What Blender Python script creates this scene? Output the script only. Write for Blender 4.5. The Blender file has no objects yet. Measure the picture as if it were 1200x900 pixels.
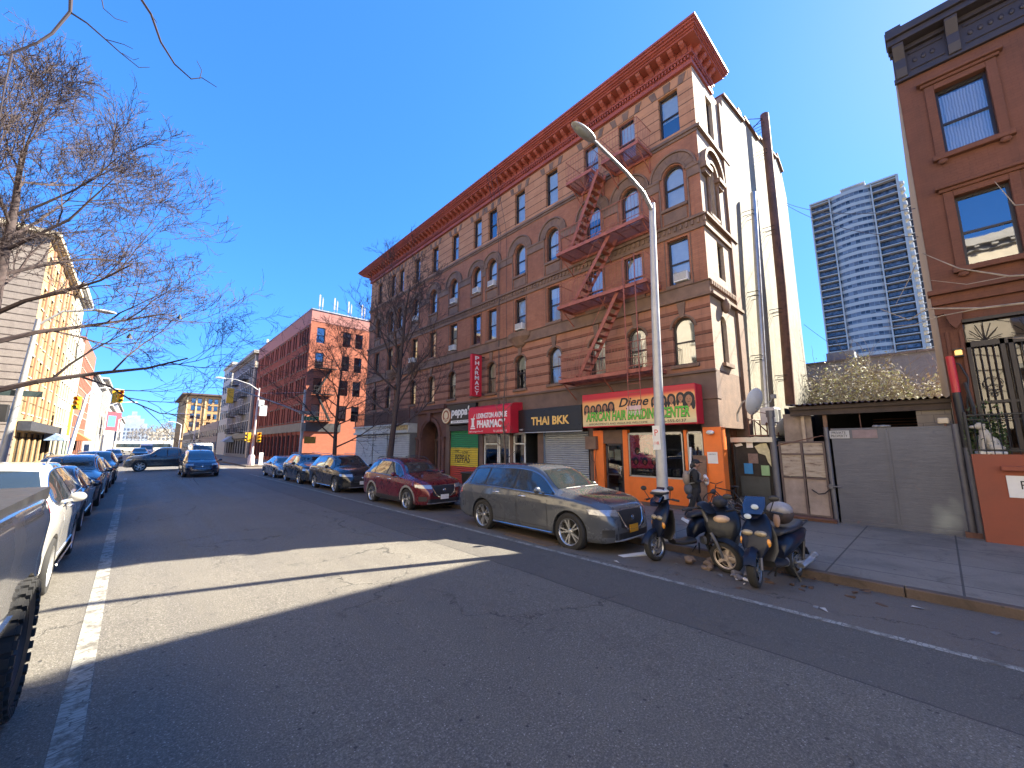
import bpy, bmesh, math, random
from mathutils import Vector, Matrix
from mathutils.bvhtree import BVHTree
from mathutils.geometry import tessellate_polygon
R=math.radians; PI=math.pi
SC=bpy.context.scene; COL=SC.collection
rnd=random.Random(7)

# ---------------------------------------------------------------- materials
MATS={}
def nodes_mat(name):
    m=bpy.data.materials.new(name); m.use_nodes=True
    nt=m.node_tree; b=nt.nodes['Principled BSDF']; MATS[name]=m
    return m,nt,b
def N(nt,t,**kw):
    n=nt.nodes.new(t)
    for k,v in kw.items():
        if k in n.inputs: n.inputs[k].default_value=v
        else: setattr(n,k,v)
    return n
def ramp(nt,fac,stops,interp='LINEAR'):
    n=nt.nodes.new('ShaderNodeValToRGB'); n.color_ramp.interpolation=interp
    el=n.color_ramp.elements
    while len(el)<len(stops): el.new(0.5)
    for e,(p,c) in zip(el,stops):
        e.position=p; e.color=(c[0],c[1],c[2],1) if hasattr(c,'__len__') else (c,c,c,1)
    nt.links.new(fac,n.inputs[0]); return n.outputs[0]
def mix(nt,fac,a,b,mode='MIX'):
    n=nt.nodes.new('ShaderNodeMix'); n.data_type='RGBA'; n.blend_type=mode
    for s,v in ((0,fac),(6,a),(7,b)):
        if hasattr(v,'links') or hasattr(v,'is_linked'): nt.links.new(v,n.inputs[s])
        elif s==0: n.inputs[0].default_value=v
        else: n.inputs[s].default_value=(v[0],v[1],v[2],1)
    return n.outputs[2]
def mth(nt,op,a,b=None,c=None):
    n=nt.nodes.new('ShaderNodeMath'); n.operation=op
    for i,v in enumerate((a,b,c)):
        if v is None: continue
        if hasattr(v,'is_linked'): nt.links.new(v,n.inputs[i])
        else: n.inputs[i].default_value=v
    return n.outputs[0]
def coords(nt): return nt.nodes.new('ShaderNodeTexCoord').outputs['Object']
def noise(nt,vec,scale,detail=4,rough=.6,dist=0):
    n=N(nt,'ShaderNodeTexNoise',Scale=scale,Detail=detail,Roughness=rough,Distortion=dist)
    nt.links.new(vec,n.inputs['Vector']); return n.outputs['Fac']
def bump(nt,b,h,strength=.3,dist=.01):
    n=N(nt,'ShaderNodeBump',Strength=strength,Distance=dist); nt.links.new(h,n.inputs['Height']); nt.links.new(n.outputs[0],b.inputs['Normal'])
def shade(c,k): return tuple(min(1,x*k) for x in c)
def M(name,c,rough=.6,metal=0,var=.18,scale=3,bmp=0,coat=0,emit=0,spec=.5,fine=0):
    if name in MATS: return MATS[name]
    m,nt,b=nodes_mat(name)
    v=coords(nt)
    if var>0:
        f=noise(nt,v,scale,5,.65)
        col=ramp(nt,f,[(.3,shade(c,1-var)),(.7,shade(c,1+var))])
        nt.links.new(col,b.inputs['Base Color'])
        if rough>.25:
            r=ramp(nt,f,[(.3,max(0,rough-.1)),(.7,min(1,rough+.1))]); nt.links.new(r,b.inputs['Roughness'])
        else: b.inputs['Roughness'].default_value=rough
    else:
        b.inputs['Base Color'].default_value=(*c,1); b.inputs['Roughness'].default_value=rough
    b.inputs['Metallic'].default_value=metal; b.inputs['Specular IOR Level'].default_value=spec
    b.inputs['Coat Weight'].default_value=coat; b.inputs['Coat Roughness'].default_value=.04
    if bmp: bump(nt,b,noise(nt,v,fine or scale*8,6,.7),bmp,.02)
    if emit:
        b.inputs['Emission Color'].default_value=(*c,1); b.inputs['Emission Strength'].default_value=emit
    return m
def wallvec(nt):
    s=nt.nodes.new('ShaderNodeSeparateXYZ'); nt.links.new(coords(nt),s.inputs[0])
    c=nt.nodes.new('ShaderNodeCombineXYZ'); nt.links.new(mth(nt,'ADD',s.outputs[0],s.outputs[1]),c.inputs[0]); nt.links.new(s.outputs[2],c.inputs[1])
    return c.outputs[0],s
def brick(name,c1,c2,mortar,stain=.35,bw=.21,bh=.07,bands=None,stainc=(.05,.035,.03)):
    """bands: (period, groove, offset, colour) paints courses every period metres of height"""
    if name in MATS: return MATS[name]
    m,nt,b=nodes_mat(name); v,s=wallvec(nt)
    br=N(nt,'ShaderNodeTexBrick'); nt.links.new(v,br.inputs['Vector'])
    br.inputs['Color1'].default_value=(*c1,1); br.inputs['Color2'].default_value=(*c2,1); br.inputs['Mortar'].default_value=(*mortar,1)
    br.inputs['Scale'].default_value=1; br.inputs['Brick Width'].default_value=bw; br.inputs['Row Height'].default_value=bh
    br.inputs['Mortar Size'].default_value=.006; br.inputs['Bias'].default_value=0
    col=br.outputs['Color']
    if bands:
        per,gr,off,bc,hw=bands
        t=mth(nt,'FRACT',mth(nt,'DIVIDE',mth(nt,'ADD',s.outputs[2],off),per))
        if hw>0: col=mix(nt,mth(nt,'LESS_THAN',t,hw),col,bc)
        col=mix(nt,mth(nt,'LESS_THAN',t,gr/per),col,(.03,.02,.017))
    cv=coords(nt)
    f1=noise(nt,cv,.5,6,.65); f2=noise(nt,cv,2.6,6,.7,.4)
    col=mix(nt,ramp(nt,f1,[(.42,0),(.7,stain)]),col,stainc)
    col=mix(nt,ramp(nt,f2,[(.35,0),(.75,.35)]),col,shade(c2,1.45))
    mp=N(nt,'ShaderNodeMapping'); mp.inputs['Scale'].default_value=(2.2,2.2,.12); nt.links.new(cv,mp.inputs[0])
    f3=noise(nt,mp.outputs[0],1,5,.7); col=mix(nt,ramp(nt,f3,[(.5,0),(.75,stain*.9)]),col,stainc)
    nt.links.new(col,b.inputs['Base Color']); b.inputs['Roughness'].default_value=.85; b.inputs['Specular IOR Level'].default_value=.25
    bump(nt,b,mth(nt,'SUBTRACT',mth(nt,'MULTIPLY',f2,.6),br.outputs['Fac']),.5,.012)
    return m
def glass(name,tint=(.75,.8,.82),refl=.22,rough=.02):
    if name in MATS: return MATS[name]
    m,nt,b=nodes_mat(name); nt.nodes.remove(b); out=nt.nodes['Material Output']
    t=N(nt,'ShaderNodeBsdfTransparent'); t.inputs[0].default_value=(*tint,1)
    g=N(nt,'ShaderNodeBsdfGlossy',Roughness=rough); g.inputs[0].default_value=(.95,.97,1,1)
    fr=N(nt,'ShaderNodeFresnel',IOR=1.55)
    v=coords(nt); bp=N(nt,'ShaderNodeBump',Strength=.06,Distance=.02); nt.links.new(noise(nt,v,1.6,2),bp.inputs['Height']); nt.links.new(bp.outputs[0],g.inputs['Normal'])
    mx=N(nt,'ShaderNodeMixShader'); nt.links.new(mth(nt,'ADD',fr.outputs[0],refl),mx.inputs[0]); nt.links.new(t.outputs[0],mx.inputs[1]); nt.links.new(g.outputs[0],mx.inputs[2])
    nt.links.new(mx.outputs[0],out.inputs[0]); return m
def paint(name,c,metal=.35,rough=.28,dirt=.15):
    if name in MATS: return MATS[name]
    m,nt,b=nodes_mat(name); v=coords(nt)
    f=noise(nt,v,1.7,6,.7,.3)
    s=nt.nodes.new('ShaderNodeSeparateXYZ'); nt.links.new(v,s.inputs[0])
    low=mth(nt,'MULTIPLY',mth(nt,'SUBTRACT',1,mth(nt,'MULTIPLY',s.outputs[2],1.1)),f)
    k=ramp(nt,low,[(.2,0),(.6,.4)]); k2=ramp(nt,f,[(.5,0),(.85,dirt*.7)])
    dust=(.11,.105,.10)
    col=mix(nt,k,c,dust); col=mix(nt,k2,col,dust); nt.links.new(col,b.inputs['Base Color'])
    b.inputs['Metallic'].default_value=metal
    nt.links.new(ramp(nt,mth(nt,'ADD',f,k),[(.3,rough-.08),(.9,rough+.12)]),b.inputs['Roughness'])
    b.inputs['Coat Weight'].default_value=.9; nt.links.new(ramp(nt,f,[(.35,.02),(.8,.09)]),b.inputs['Coat Roughness'])
    return m

# ---------------------------------------------------------------- mesh builder
class MB:
    def __init__(s): s.v=[]; s.f=[]; s.mi=[]; s.cur=0; s.cuts=[]
    def cut(s): s.cuts.append(len(s.f)); return s
    def add(s,vs,fs):
        o=len(s.v); s.v+= [tuple(p) for p in vs]; s.f+=[tuple(i+o for i in f) for f in fs]; s.mi+=[s.cur]*len(fs); return s
    def box(s,x0,x1,y0,y1,z0,z1):
        if x0>x1:x0,x1=x1,x0
        if y0>y1:y0,y1=y1,y0
        if z0>z1:z0,z1=z1,z0
        return s.add([(x0,y0,z0),(x1,y0,z0),(x1,y1,z0),(x0,y1,z0),(x0,y0,z1),(x1,y0,z1),(x1,y1,z1),(x0,y1,z1)],
          [(0,3,2,1),(4,5,6,7),(0,1,5,4),(1,2,6,5),(2,3,7,6),(3,0,4,7)])
    def bar(s,a,b,w,h,up=(0,0,1)):
        a=Vector(a);b=Vector(b);d=(b-a).normalized();u=Vector(up)
        if abs(d.dot(u))>.95:u=Vector((1,0,0))
        r=d.cross(u).normalized();u=r.cross(d)
        vs=[]
        for p in (a,b):
            for i,j in ((-1,-1),(1,-1),(1,1),(-1,1)): vs.append(p+r*(i*w/2)+u*(j*h/2))
        return s.add(vs,[(3,2,1,0),(4,5,6,7),(0,1,5,4),(1,2,6,5),(2,3,7,6),(3,0,4,7)])
    def tube(s,pts,r,n=6,caps=True):
        pts=[Vector(p) for p in pts]; m=len(pts)
        rr=[r]*m if not hasattr(r,'__len__') else r
        vs=[];pu=None
        for i,p in enumerate(pts):
            d=(pts[min(i+1,m-1)]-pts[max(i-1,0)])
            d=d.normalized() if d.length>1e-9 else Vector((0,0,1))
            if pu is None:
                u=Vector((0,0,1)) if abs(d.z)<.9 else Vector((1,0,0))
            else: u=pu
            u=(u-d*u.dot(d)).normalized(); pu=u; w=d.cross(u)
            for k in range(n):
                a=2*PI*k/n; vs.append(p+(u*math.cos(a)+w*math.sin(a))*rr[i])
        fs=[(i*n+k,i*n+(k+1)%n,(i+1)*n+(k+1)%n,(i+1)*n+k) for i in range(m-1) for k in range(n)]
        if caps: fs+=[tuple(range(n-1,-1,-1)),tuple(range((m-1)*n,m*n))]
        return s.add(vs,fs)
    def rings(s,rings,closed=True,cap=True):
        n=len(rings[0]); vs=[p for r in rings for p in r]; fs=[]
        for i in range(len(rings)-1):
            for k in range(n if closed else n-1):
                k2=(k+1)%n; fs.append((i*n+k,i*n+k2,(i+1)*n+k2,(i+1)*n+k))
        if cap and closed: fs+=[tuple(range(n-1,-1,-1)),tuple(range((len(rings)-1)*n,len(rings)*n))]
        return s.add(vs,fs)
    def lathe(s,prof,n=24,c=(0,0,0),axis='z',cap=False):
        rs=[]
        for r,h in prof:
            ring=[]
            for k in range(n):
                a=2*PI*k/n; x,y=r*math.cos(a),r*math.sin(a)
                p=(x,y,h) if axis=='z' else ((x,h,y) if axis=='y' else (h,x,y))
                ring.append((p[0]+c[0],p[1]+c[1],p[2]+c[2]))
            rs.append(ring)
        return s.rings(rs,True,cap)
    def ell(s,c,r,nu=14,nv=9,rot=None):
        vs=[];fs=[]
        for j in range(1,nv):
            t=PI*j/nv
            for i in range(nu):
                a=2*PI*i/nu; p=Vector((r[0]*math.sin(t)*math.cos(a),r[1]*math.sin(t)*math.sin(a),r[2]*math.cos(t)))
                if rot is not None: p=rot@p
                vs.append(p+Vector(c))
        a=Vector((0,0,r[2]));b=-a
        if rot is not None:a=rot@a;b=rot@b
        vs+=[a+Vector(c),b+Vector(c)]; T=len(vs)-2
        for j in range(nv-2):
            for i in range(nu): fs.append((j*nu+i,(j+1)*nu+i,(j+1)*nu+(i+1)%nu,j*nu+(i+1)%nu))
        for i in range(nu): fs.append((T,i,(i+1)%nu)); fs.append((T+1,(nv-2)*nu+(i+1)%nu,(nv-2)*nu+i))
        return s.add(vs,fs)
    def prism(s,poly,y0,y1):
        """polygon in xz extruded along y"""
        n=len(poly); vs=[(x,y0,z) for x,z in poly]+[(x,y1,z) for x,z in poly]
        return s.add(vs,[tuple(range(n)),tuple(range(2*n-1,n-1,-1))]+[(i,n+i,n+(i+1)%n,(i+1)%n) for i in range(n)])
    def prismX(s,poly,x0,x1):
        n=len(poly); vs=[(x0,y,z) for y,z in poly]+[(x1,y,z) for y,z in poly]
        return s.add(vs,[tuple(range(n)),tuple(range(2*n-1,n-1,-1))]+[(i,n+i,n+(i+1)%n,(i+1)%n) for i in range(n)])
    def xf(s,mt,start=0):
        for i in range(start,len(s.v)): s.v[i]=tuple(mt@Vector(s.v[i]))
        return s
    def build(s,name,mat,parent=None,loc=(0,0,0),rot=0,smooth=None,bevel=0):
        if s.cuts:          # every marked piece becomes an object of its own
            e=sorted(set([0]+s.cuts+[len(s.f)])); res=[]
            for a,b_ in zip(e,e[1:]):
                m_=MB(); mp={}
                for f,k in zip(s.f[a:b_],s.mi[a:b_]):
                    for i in f:
                        if i not in mp: mp[i]=len(m_.v); m_.v.append(s.v[i])
                    m_.f.append(tuple(mp[i] for i in f)); m_.mi.append(k)
                res.append(m_.build(name,mat,parent,loc,rot,smooth,bevel))
            s.res=res; return res[0]
        me=bpy.data.meshes.new(name); me.from_pydata(s.v,[],s.f)
        for m in (mat if isinstance(mat,(list,tuple)) else [mat]): me.materials.append(m)
        if isinstance(mat,(list,tuple)): me.polygons.foreach_set('material_index',s.mi)
        bm=bmesh.new(); bm.from_mesh(me)
        bmesh.ops.recalc_face_normals(bm,faces=bm.faces)
        if bevel: bmesh.ops.bevel(bm,geom=[e for e in bm.edges if len(e.link_faces)==2 and e.calc_face_angle(0)>.6],offset=bevel,segments=1,affect='EDGES',clamp_overlap=True)
        if smooth is not None:
            for f in bm.faces: f.smooth=True
            for e in bm.edges:
                if len(e.link_faces)==2 and e.calc_face_angle(0)>R(smooth): e.smooth=False
        bm.to_mesh(me); bm.free(); me.update()
        return link(name,me,parent,loc,rot)
def link(name,me,parent=None,loc=(0,0,0),rot=0):
    o=bpy.data.objects.new(name,me); COL.objects.link(o); o.location=loc
    o.rotation_euler=(0,0,rot) if not hasattr(rot,'__len__') else rot
    if parent: o.parent=parent
    return o
def tag(o,label=None,cat=None,group=None,kind=None):
    if label: o['label']=label
    if cat: o['category']=cat
    if group: o['group']=group
    if kind: o['kind']=kind
    return o
def thing(name,label,cat,loc=(0,0,0),rot=0,group=None):
    o=bpy.data.objects.new(name,None); COL.objects.link(o); o.location=loc; o.empty_display_size=.2
    o.rotation_euler=(0,0,rot) if not hasattr(rot,'__len__') else rot
    return tag(o,label,cat,group)
def copy_tree(o,parent=None):
    c=o.copy(); COL.objects.link(c); c.parent=parent
    for ch in list(o.children): copy_tree(ch,c)
    return c
def text(name,s,w,h,mat,parent=None,loc=(0,0,0),rot=0,depth=.012,shear=0,bold=0,spacing=1,arc=None):
    """flat lettering in the local xz plane facing -y, fitted to w x h, lower-left corner at loc"""
    cu=bpy.data.curves.new(name,'FONT'); cu.body=s; cu.shear=shear; cu.offset=bold; cu.space_character=spacing; cu.resolution_u=3; cu.extrude=.01
    ob=bpy.data.objects.new(name,cu); COL.objects.link(ob)
    dg=bpy.context.evaluated_depsgraph_get(); me=bpy.data.meshes.new_from_object(ob.evaluated_get(dg))
    bpy.data.objects.remove(ob); bpy.data.curves.remove(cu)
    xs=[v.co.x for v in me.vertices]; ys=[v.co.y for v in me.vertices]
    x0,x1,y0,y1=min(xs),max(xs),min(ys),max(ys)
    for v in me.vertices:
        x=(v.co.x-x0)/(x1-x0)*w; z=(v.co.y-y0)/(y1-y0)*h; y=-depth if v.co.z>0 else 0
        if arc: z+=arc*(1-(2*x/w-1)**2)
        v.co=(x,y,z)
    me.materials.clear(); me.materials.append(mat); me.name=name
    return link(name,me,parent,loc,rot)
def arcpts(cx,cz,r,a0,a1,n): return [(cx+r*math.cos(a0+(a1-a0)*i/n),cz+r*math.sin(a0+(a1-a0)*i/n)) for i in range(n+1)]
def hole_pts(h,n=12):
    x0,x1,z0,z1=h[:4]
    if len(h)>4 and h[4]=='arch':
        r=(x1-x0)/2; return [(x0,z0),(x1,z0)]+arcpts((x0+x1)/2,z1-r,r,0,PI,n)
    return [(x0,z0),(x1,z0),(x1,z1),(x0,z1)]
def wall_mb(mb,W,H,holes,reveal=.25,x0=0,z0=0,top=None):
    """front face with real openings in the xz plane at y=0, reveals going to +y"""
    outer=[(x0,z0),(x0+W,z0)]+(top or [(x0+W,z0+H),(x0,z0+H)])
    loops=[outer]+[hole_pts(h) for h in holes]
    flat=[p for l in loops for p in l]
    tris=tessellate_polygon([[Vector((p[0],p[1],0)) for p in l] for l in loops])
    mb.add([(p[0],0,p[1]) for p in flat],tris)
    for l in loops[1:]:
        n=len(l); mb.add([(x,0,z) for x,z in l]+[(x,reveal,z) for x,z in l],[(i,(i+1)%n,n+(i+1)%n,n+i) for i in range(n)])
    return mb
# ---------------------------------------------------------------- shared materials
m_brick=brick('main brick',(.40,.17,.098),(.32,.13,.075),(.23,.135,.095),.4)
m_rust5=brick('top storey stone',(.50,.25,.135),(.43,.205,.11),(.28,.15,.09),.2,.9,.36,(.43,.035,.0,(.2,.07,.04),0))
m_rust2=brick('second storey stone',(.40,.195,.125),(.33,.155,.10),(.24,.13,.09),.35,.8,.3,(.44,.03,.1,(.19,.075,.045),.30))
m_sand=M('brownstone trim',(.185,.115,.08),.8,0,.3,2.5,.5)
m_sand2=M('dark brown fascia',(.14,.09,.07),.75,0,.35,1.2,.2)
m_corn=M('red painted cornice',(.31,.075,.052),.6,0,.2,2,.1)
m_frame=M('dark window frame',(.035,.025,.022),.5,0,.1)
m_wfr=M('white window frame',(.7,.7,.68),.5,0,.08)
m_pane=glass('window glass',refl=.2)
m_pane2=glass('shop glass',(.55,.58,.58),.08)
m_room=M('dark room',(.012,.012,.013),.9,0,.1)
m_blind=M('cream blind',(.80,.78,.70),.8,0,.1,4)
m_curt=None
def curtain(name,c):
    m,nt,b=nodes_mat(name); v=coords(nt)
    w=N(nt,'ShaderNodeTexWave',Scale=6,Distortion=2.2); w.bands_direction='X'; nt.links.new(v,w.inputs[0])
    nt.links.new(ramp(nt,w.outputs['Fac'],[(0,shade(c,.55)),(1,c)]),b.inputs['Base Color']); b.inputs['Roughness'].default_value=.9
    return m
m_curt=curtain('lace curtain',(.75,.72,.66)); m_redc=curtain('red curtain',(.35,.03,.04))
m_iron=M('rusty red iron',(.33,.10,.065),.6,0,.35,6)
m_black=M('black iron',(.018,.018,.02),.5,0,.2)
m_steel=M('galvanised steel',(.42,.42,.42),.42,.75,.15,5)
m_rustp=M('rusty pipe',(.15,.075,.055),.75,.1,.45,3,.3)
m_white=M('white plastic',(.72,.72,.7),.5,0,.08)
m_greyp=M('grey plastic',(.22,.22,.22),.5,0,.1)
m_dark=M('black plastic',(.02,.02,.022),.5,0,.15)
m_tyre=M('tyre rubber',(.022,.021,.02),.85,0,.35,9,.2)
m_chrome=M('chrome',(.75,.75,.76),.12,1,0)
m_rim=M('alloy rim',(.5,.5,.5),.3,.8,.1)
m_cglass=M('car glass',(.02,.028,.03),.04,0,0,coat=1,spec=1)
m_head=M('headlamp',(.35,.36,.38),.12,.4,.25,30,coat=1)
m_tail=M('tail lamp',(.35,.015,.012),.2,0,.1,coat=1)
m_amber=M('amber lens',(.75,.3,.03),.25,0,.1,coat=1)
m_signy=M('signal yellow',(.75,.42,.02),.45,0,.1)
m_bark=M('tree bark',(.115,.085,.066),.9,0,.3,8,.6)
m_barkd=M('dark twig bark',(.055,.038,.036),.9,0,.3,8)
m_barkl=M('pale bark',(.30,.25,.20),.9,0,.3,8)
m_wood=M('worn wood',(.20,.12,.08),.8,0,.35,5)

def stucco(name,c,c2,stainc=(.22,.17,.12)):
    m,nt,b=nodes_mat(name); v=coords(nt)
    f=noise(nt,v,.7,7,.7,.5); f2=noise(nt,v,5,6,.75)
    mp=N(nt,'ShaderNodeMapping'); mp.inputs['Scale'].default_value=(1.6,1.6,.1); nt.links.new(v,mp.inputs[0]); f3=noise(nt,mp.outputs[0],1.4,5,.7)
    col=ramp(nt,f,[(.3,c),(.7,c2)]); col=mix(nt,ramp(nt,f3,[(.45,0),(.7,.75)]),col,stainc); col=mix(nt,ramp(nt,f2,[(.5,0),(.75,.6)]),col,shade(stainc,.8)); pt=noise(nt,v,.35,4,.6,1.0); col=mix(nt,ramp(nt,pt,[(.52,0),(.54,.45)]),col,shade(c2,.75))
    nt.links.new(col,b.inputs['Base Color']); b.inputs['Roughness'].default_value=.9; bump(nt,b,f2,.6,.03); return m
m_stucco=stucco('cream stucco',(.35,.335,.26),(.25,.235,.18))
m_side=brick('sunlit return brick',(.40,.33,.27),(.34,.28,.22),(.36,.28,.22),.25)  # paler copy of the front brick, sunlight put into its colour

def shutter(name,c,per=.09,paint_z=None,dirt=.3):
    """roller shutter: slats by height; paint_z = [(z,colour)...] bands from the bottom"""
    m,nt,b=nodes_mat(name); v=coords(nt); s=nt.nodes.new('ShaderNodeSeparateXYZ'); nt.links.new(v,s.inputs[0])
    t=mth(nt,'FRACT',mth(nt,'DIVIDE',s.outputs[2],per))
    col=None
    if paint_z:
        wz=mth(nt,'ADD',s.outputs[2],mth(nt,'MULTIPLY',noise(nt,v,2,4),.12))
        cur=paint_z[0][1]
        cur_sock=mix(nt,0.0,cur,cur)
        for z,cc in paint_z[1:]:
            cur_sock=mix(nt,mth(nt,'GREATER_THAN',wz,z),cur_sock,cc)
        col=cur_sock
    else: col=mix(nt,0.0,c,c)
    f=noise(nt,v,2.5,6,.7); col=mix(nt,ramp(nt,f,[(.4,0),(.8,dirt)]),col,(.06,.05,.05))
    col=mix(nt,mth(nt,'LESS_THAN',t,.10),col,shade(c,.3))
    nt.links.new(col,b.inputs['Base Color']); b.inputs['Roughness'].default_value=.5; b.inputs['Metallic'].default_value=.15
    bump(nt,b,mth(nt,'SINE',mth(nt,'MULTIPLY',t,PI)),.9,.03); return m
m_shut=shutter('grey shutter',(.36,.38,.40)); m_shutl=shutter('pale shutter',(.50,.50,.46),.12)
m_shutp=shutter('painted shutter',(.2,.2,.2),.11,[(0,(.52,.05,.02)),(.98,(.78,.55,.03)),(1.98,(.03,.26,.08))],.25)

def asphalt():
    m,nt,b=nodes_mat('asphalt'); v=coords(nt); s=nt.nodes.new('ShaderNodeSeparateXYZ'); nt.links.new(v,s.inputs[0])
    agg=noise(nt,v,62,4,.85); f=noise(nt,v,.35,6,.6,.5); f2=noise(nt,v,3.2,6,.7)
    mp=N(nt,'ShaderNodeMapping'); mp.inputs['Scale'].default_value=(1.3,.06,1); nt.links.new(v,mp.inputs[0]); st=noise(nt,mp.outputs[0],1,5,.65)
    col=ramp(nt,f,[(.3,(.098,.087,.071)),(.7,(.134,.120,.097))])
    col=mix(nt,ramp(nt,st,[(.35,.35),(.6,0)]),col,(.065,.058,.05)); col=mix(nt,ramp(nt,st,[(.55,0),(.75,.35)]),col,(.15,.137,.112))
    col=mix(nt,ramp(nt,agg,[(.52,0),(.66,.9)]),col,(.30,.28,.24)); col=mix(nt,ramp(nt,agg,[(.34,.85),(.46,0)]),col,(.025,.023,.02))
    for sc,th,cc,k in ((34,.12,(.42,.40,.36),.9),(16,.075,(.38,.36,.32),.8),(9,.10,(.02,.018,.018),.85)):
        vo=N(nt,'ShaderNodeTexVoronoi',Scale=float(sc)); nt.links.new(v,vo.inputs['Vector'])
        pick=nt.nodes.new('ShaderNodeSeparateColor'); nt.links.new(vo.outputs['Color'],pick.inputs[0])
        sp=mth(nt,'MULTIPLY',ramp(nt,vo.outputs['Distance'],[(th,k),(th+.06,0)]),mth(nt,'GREATER_THAN',pick.outputs[0],.72))
        col=mix(nt,sp,col,cc)
    # worn parking lane at the right: browner and paler
    k=ramp(nt,mth(nt,'ADD',mth(nt,'MULTIPLY',mth(nt,'SUBTRACT',s.outputs[0],6.15),2.0),mth(nt,'MULTIPLY',f2,.5)),[(.25,0),(.75,.65)])
    col=mix(nt,k,col,(.135,.108,.086))
    wx=mth(nt,'ADD',s.outputs[0],mth(nt,'MULTIPLY',noise(nt,v,.25,3),.25))
    band=mth(nt,'MULTIPLY',mth(nt,'GREATER_THAN',wx,4.98),mth(nt,'LESS_THAN',wx,6.35))
    col=mix(nt,mth(nt,'MULTIPLY',band,.45),col,(.062,.056,.050))
    wob=mth(nt,'ADD',wx,mth(nt,'MULTIPLY',noise(nt,v,6,4),.05))
    for xx,w_ in ((5.0,.012),):
        col=mix(nt,mth(nt,'MULTIPLY',mth(nt,'LESS_THAN',mth(nt,'ABSOLUTE',mth(nt,'SUBTRACT',wob,xx)),w_),.75),col,(.02,.018,.017))
    # oil drips and tyre dirt down the lane centres
    col=mix(nt,ramp(nt,f2,[(.58,0),(.74,.5)]),col,(.035,.031,.028))
    # chalky scuffs
    sc_=noise(nt,v,1.1,7,.8,1.2); fine=noise(nt,v,22,4,.8)
    col=mix(nt,mth(nt,'MULTIPLY',ramp(nt,sc_,[(.64,0),(.70,.8)]),ramp(nt,fine,[(.48,0),(.6,1)])),col,(.30,.28,.26))
    # square utility patches
    pv=N(nt,'ShaderNodeTexBrick'); nt.links.new(v,pv.inputs[0]); pv.inputs['Scale'].default_value=.16; pv.inputs['Mortar Size'].default_value=0; pv.inputs['Color1'].default_value=(0,0,0,1); pv.inputs['Color2'].default_value=(1,1,1,1); pv.inputs['Bias'].default_value=-.2
    pc=nt.nodes.new('ShaderNodeSeparateColor'); nt.links.new(pv.outputs['Color'],pc.inputs[0])
    col=mix(nt,mth(nt,'MULTIPLY',mth(nt,'GREATER_THAN',pc.outputs[0],.86),.35),col,(.06,.054,.048))
    # cracks in two sizes
    wn=nt.nodes.new('ShaderNodeTexNoise'); wn.inputs['Scale'].default_value=1.3; wn.inputs['Detail'].default_value=7; wn.inputs['Roughness'].default_value=.65; nt.links.new(v,wn.inputs['Vector'])
    wv=nt.nodes.new('ShaderNodeVectorMath'); wv.operation='MULTIPLY_ADD'; nt.links.new(wn.outputs['Color'],wv.inputs[0]); wv.inputs[1].default_value=(1.4,1.4,0); nt.links.new(v,wv.inputs[2])
    ckk=None
    for sc,w_,th in ((.42,.006,.46),(1.5,.010,.60)):
        cr=N(nt,'ShaderNodeTexVoronoi',Scale=sc); cr.feature='DISTANCE_TO_EDGE'; nt.links.new(wv.outputs[0],cr.inputs['Vector'])
        ck=mth(nt,'MULTIPLY',ramp(nt,cr.outputs['Distance'],[(0,1),(w_,0)]),ramp(nt,noise(nt,v,.45+sc*.1,3),[(th,0),(th+.08,.85)]))
        ckk=ck if ckk is None else mth(nt,'MAXIMUM',ckk,ck)
    col=mix(nt,ckk,col,(.018,.016,.015))
    nt.links.new(col,b.inputs['Base Color']); nt.links.new(ramp(nt,st,[(.3,.60),(.7,.82)]),b.inputs['Roughness']); b.inputs['Specular IOR Level'].default_value=.55
    bump(nt,b,mth(nt,'SUBTRACT',agg,mth(nt,'MULTIPLY',ckk,2)),.6,.012); return m
m_asph=asphalt()
def roadpaint():
    m,nt,b=nodes_mat('worn road paint'); v=coords(nt)
    f=noise(nt,v,5,7,.75); vo=N(nt,'ShaderNodeTexVoronoi',Scale=9); vo.feature='DISTANCE_TO_EDGE'
    mp=N(nt,'ShaderNodeMapping'); mp.inputs['Scale'].default_value=(.8,2.4,1); nt.links.new(v,mp.inputs[0]); nt.links.new(mp.outputs[0],vo.inputs['Vector'])
    k=mth(nt,'MAXIMUM',ramp(nt,vo.outputs['Distance'],[(.02,1),(.06,0)]),ramp(nt,f,[(.47,0),(.60,1)]))
    nt.links.new(mix(nt,k,(.33,.32,.28),(.115,.105,.088)),b.inputs['Base Color']); b.inputs['Roughness'].default_value=.75; return m
m_rpaint=roadpaint()
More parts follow.
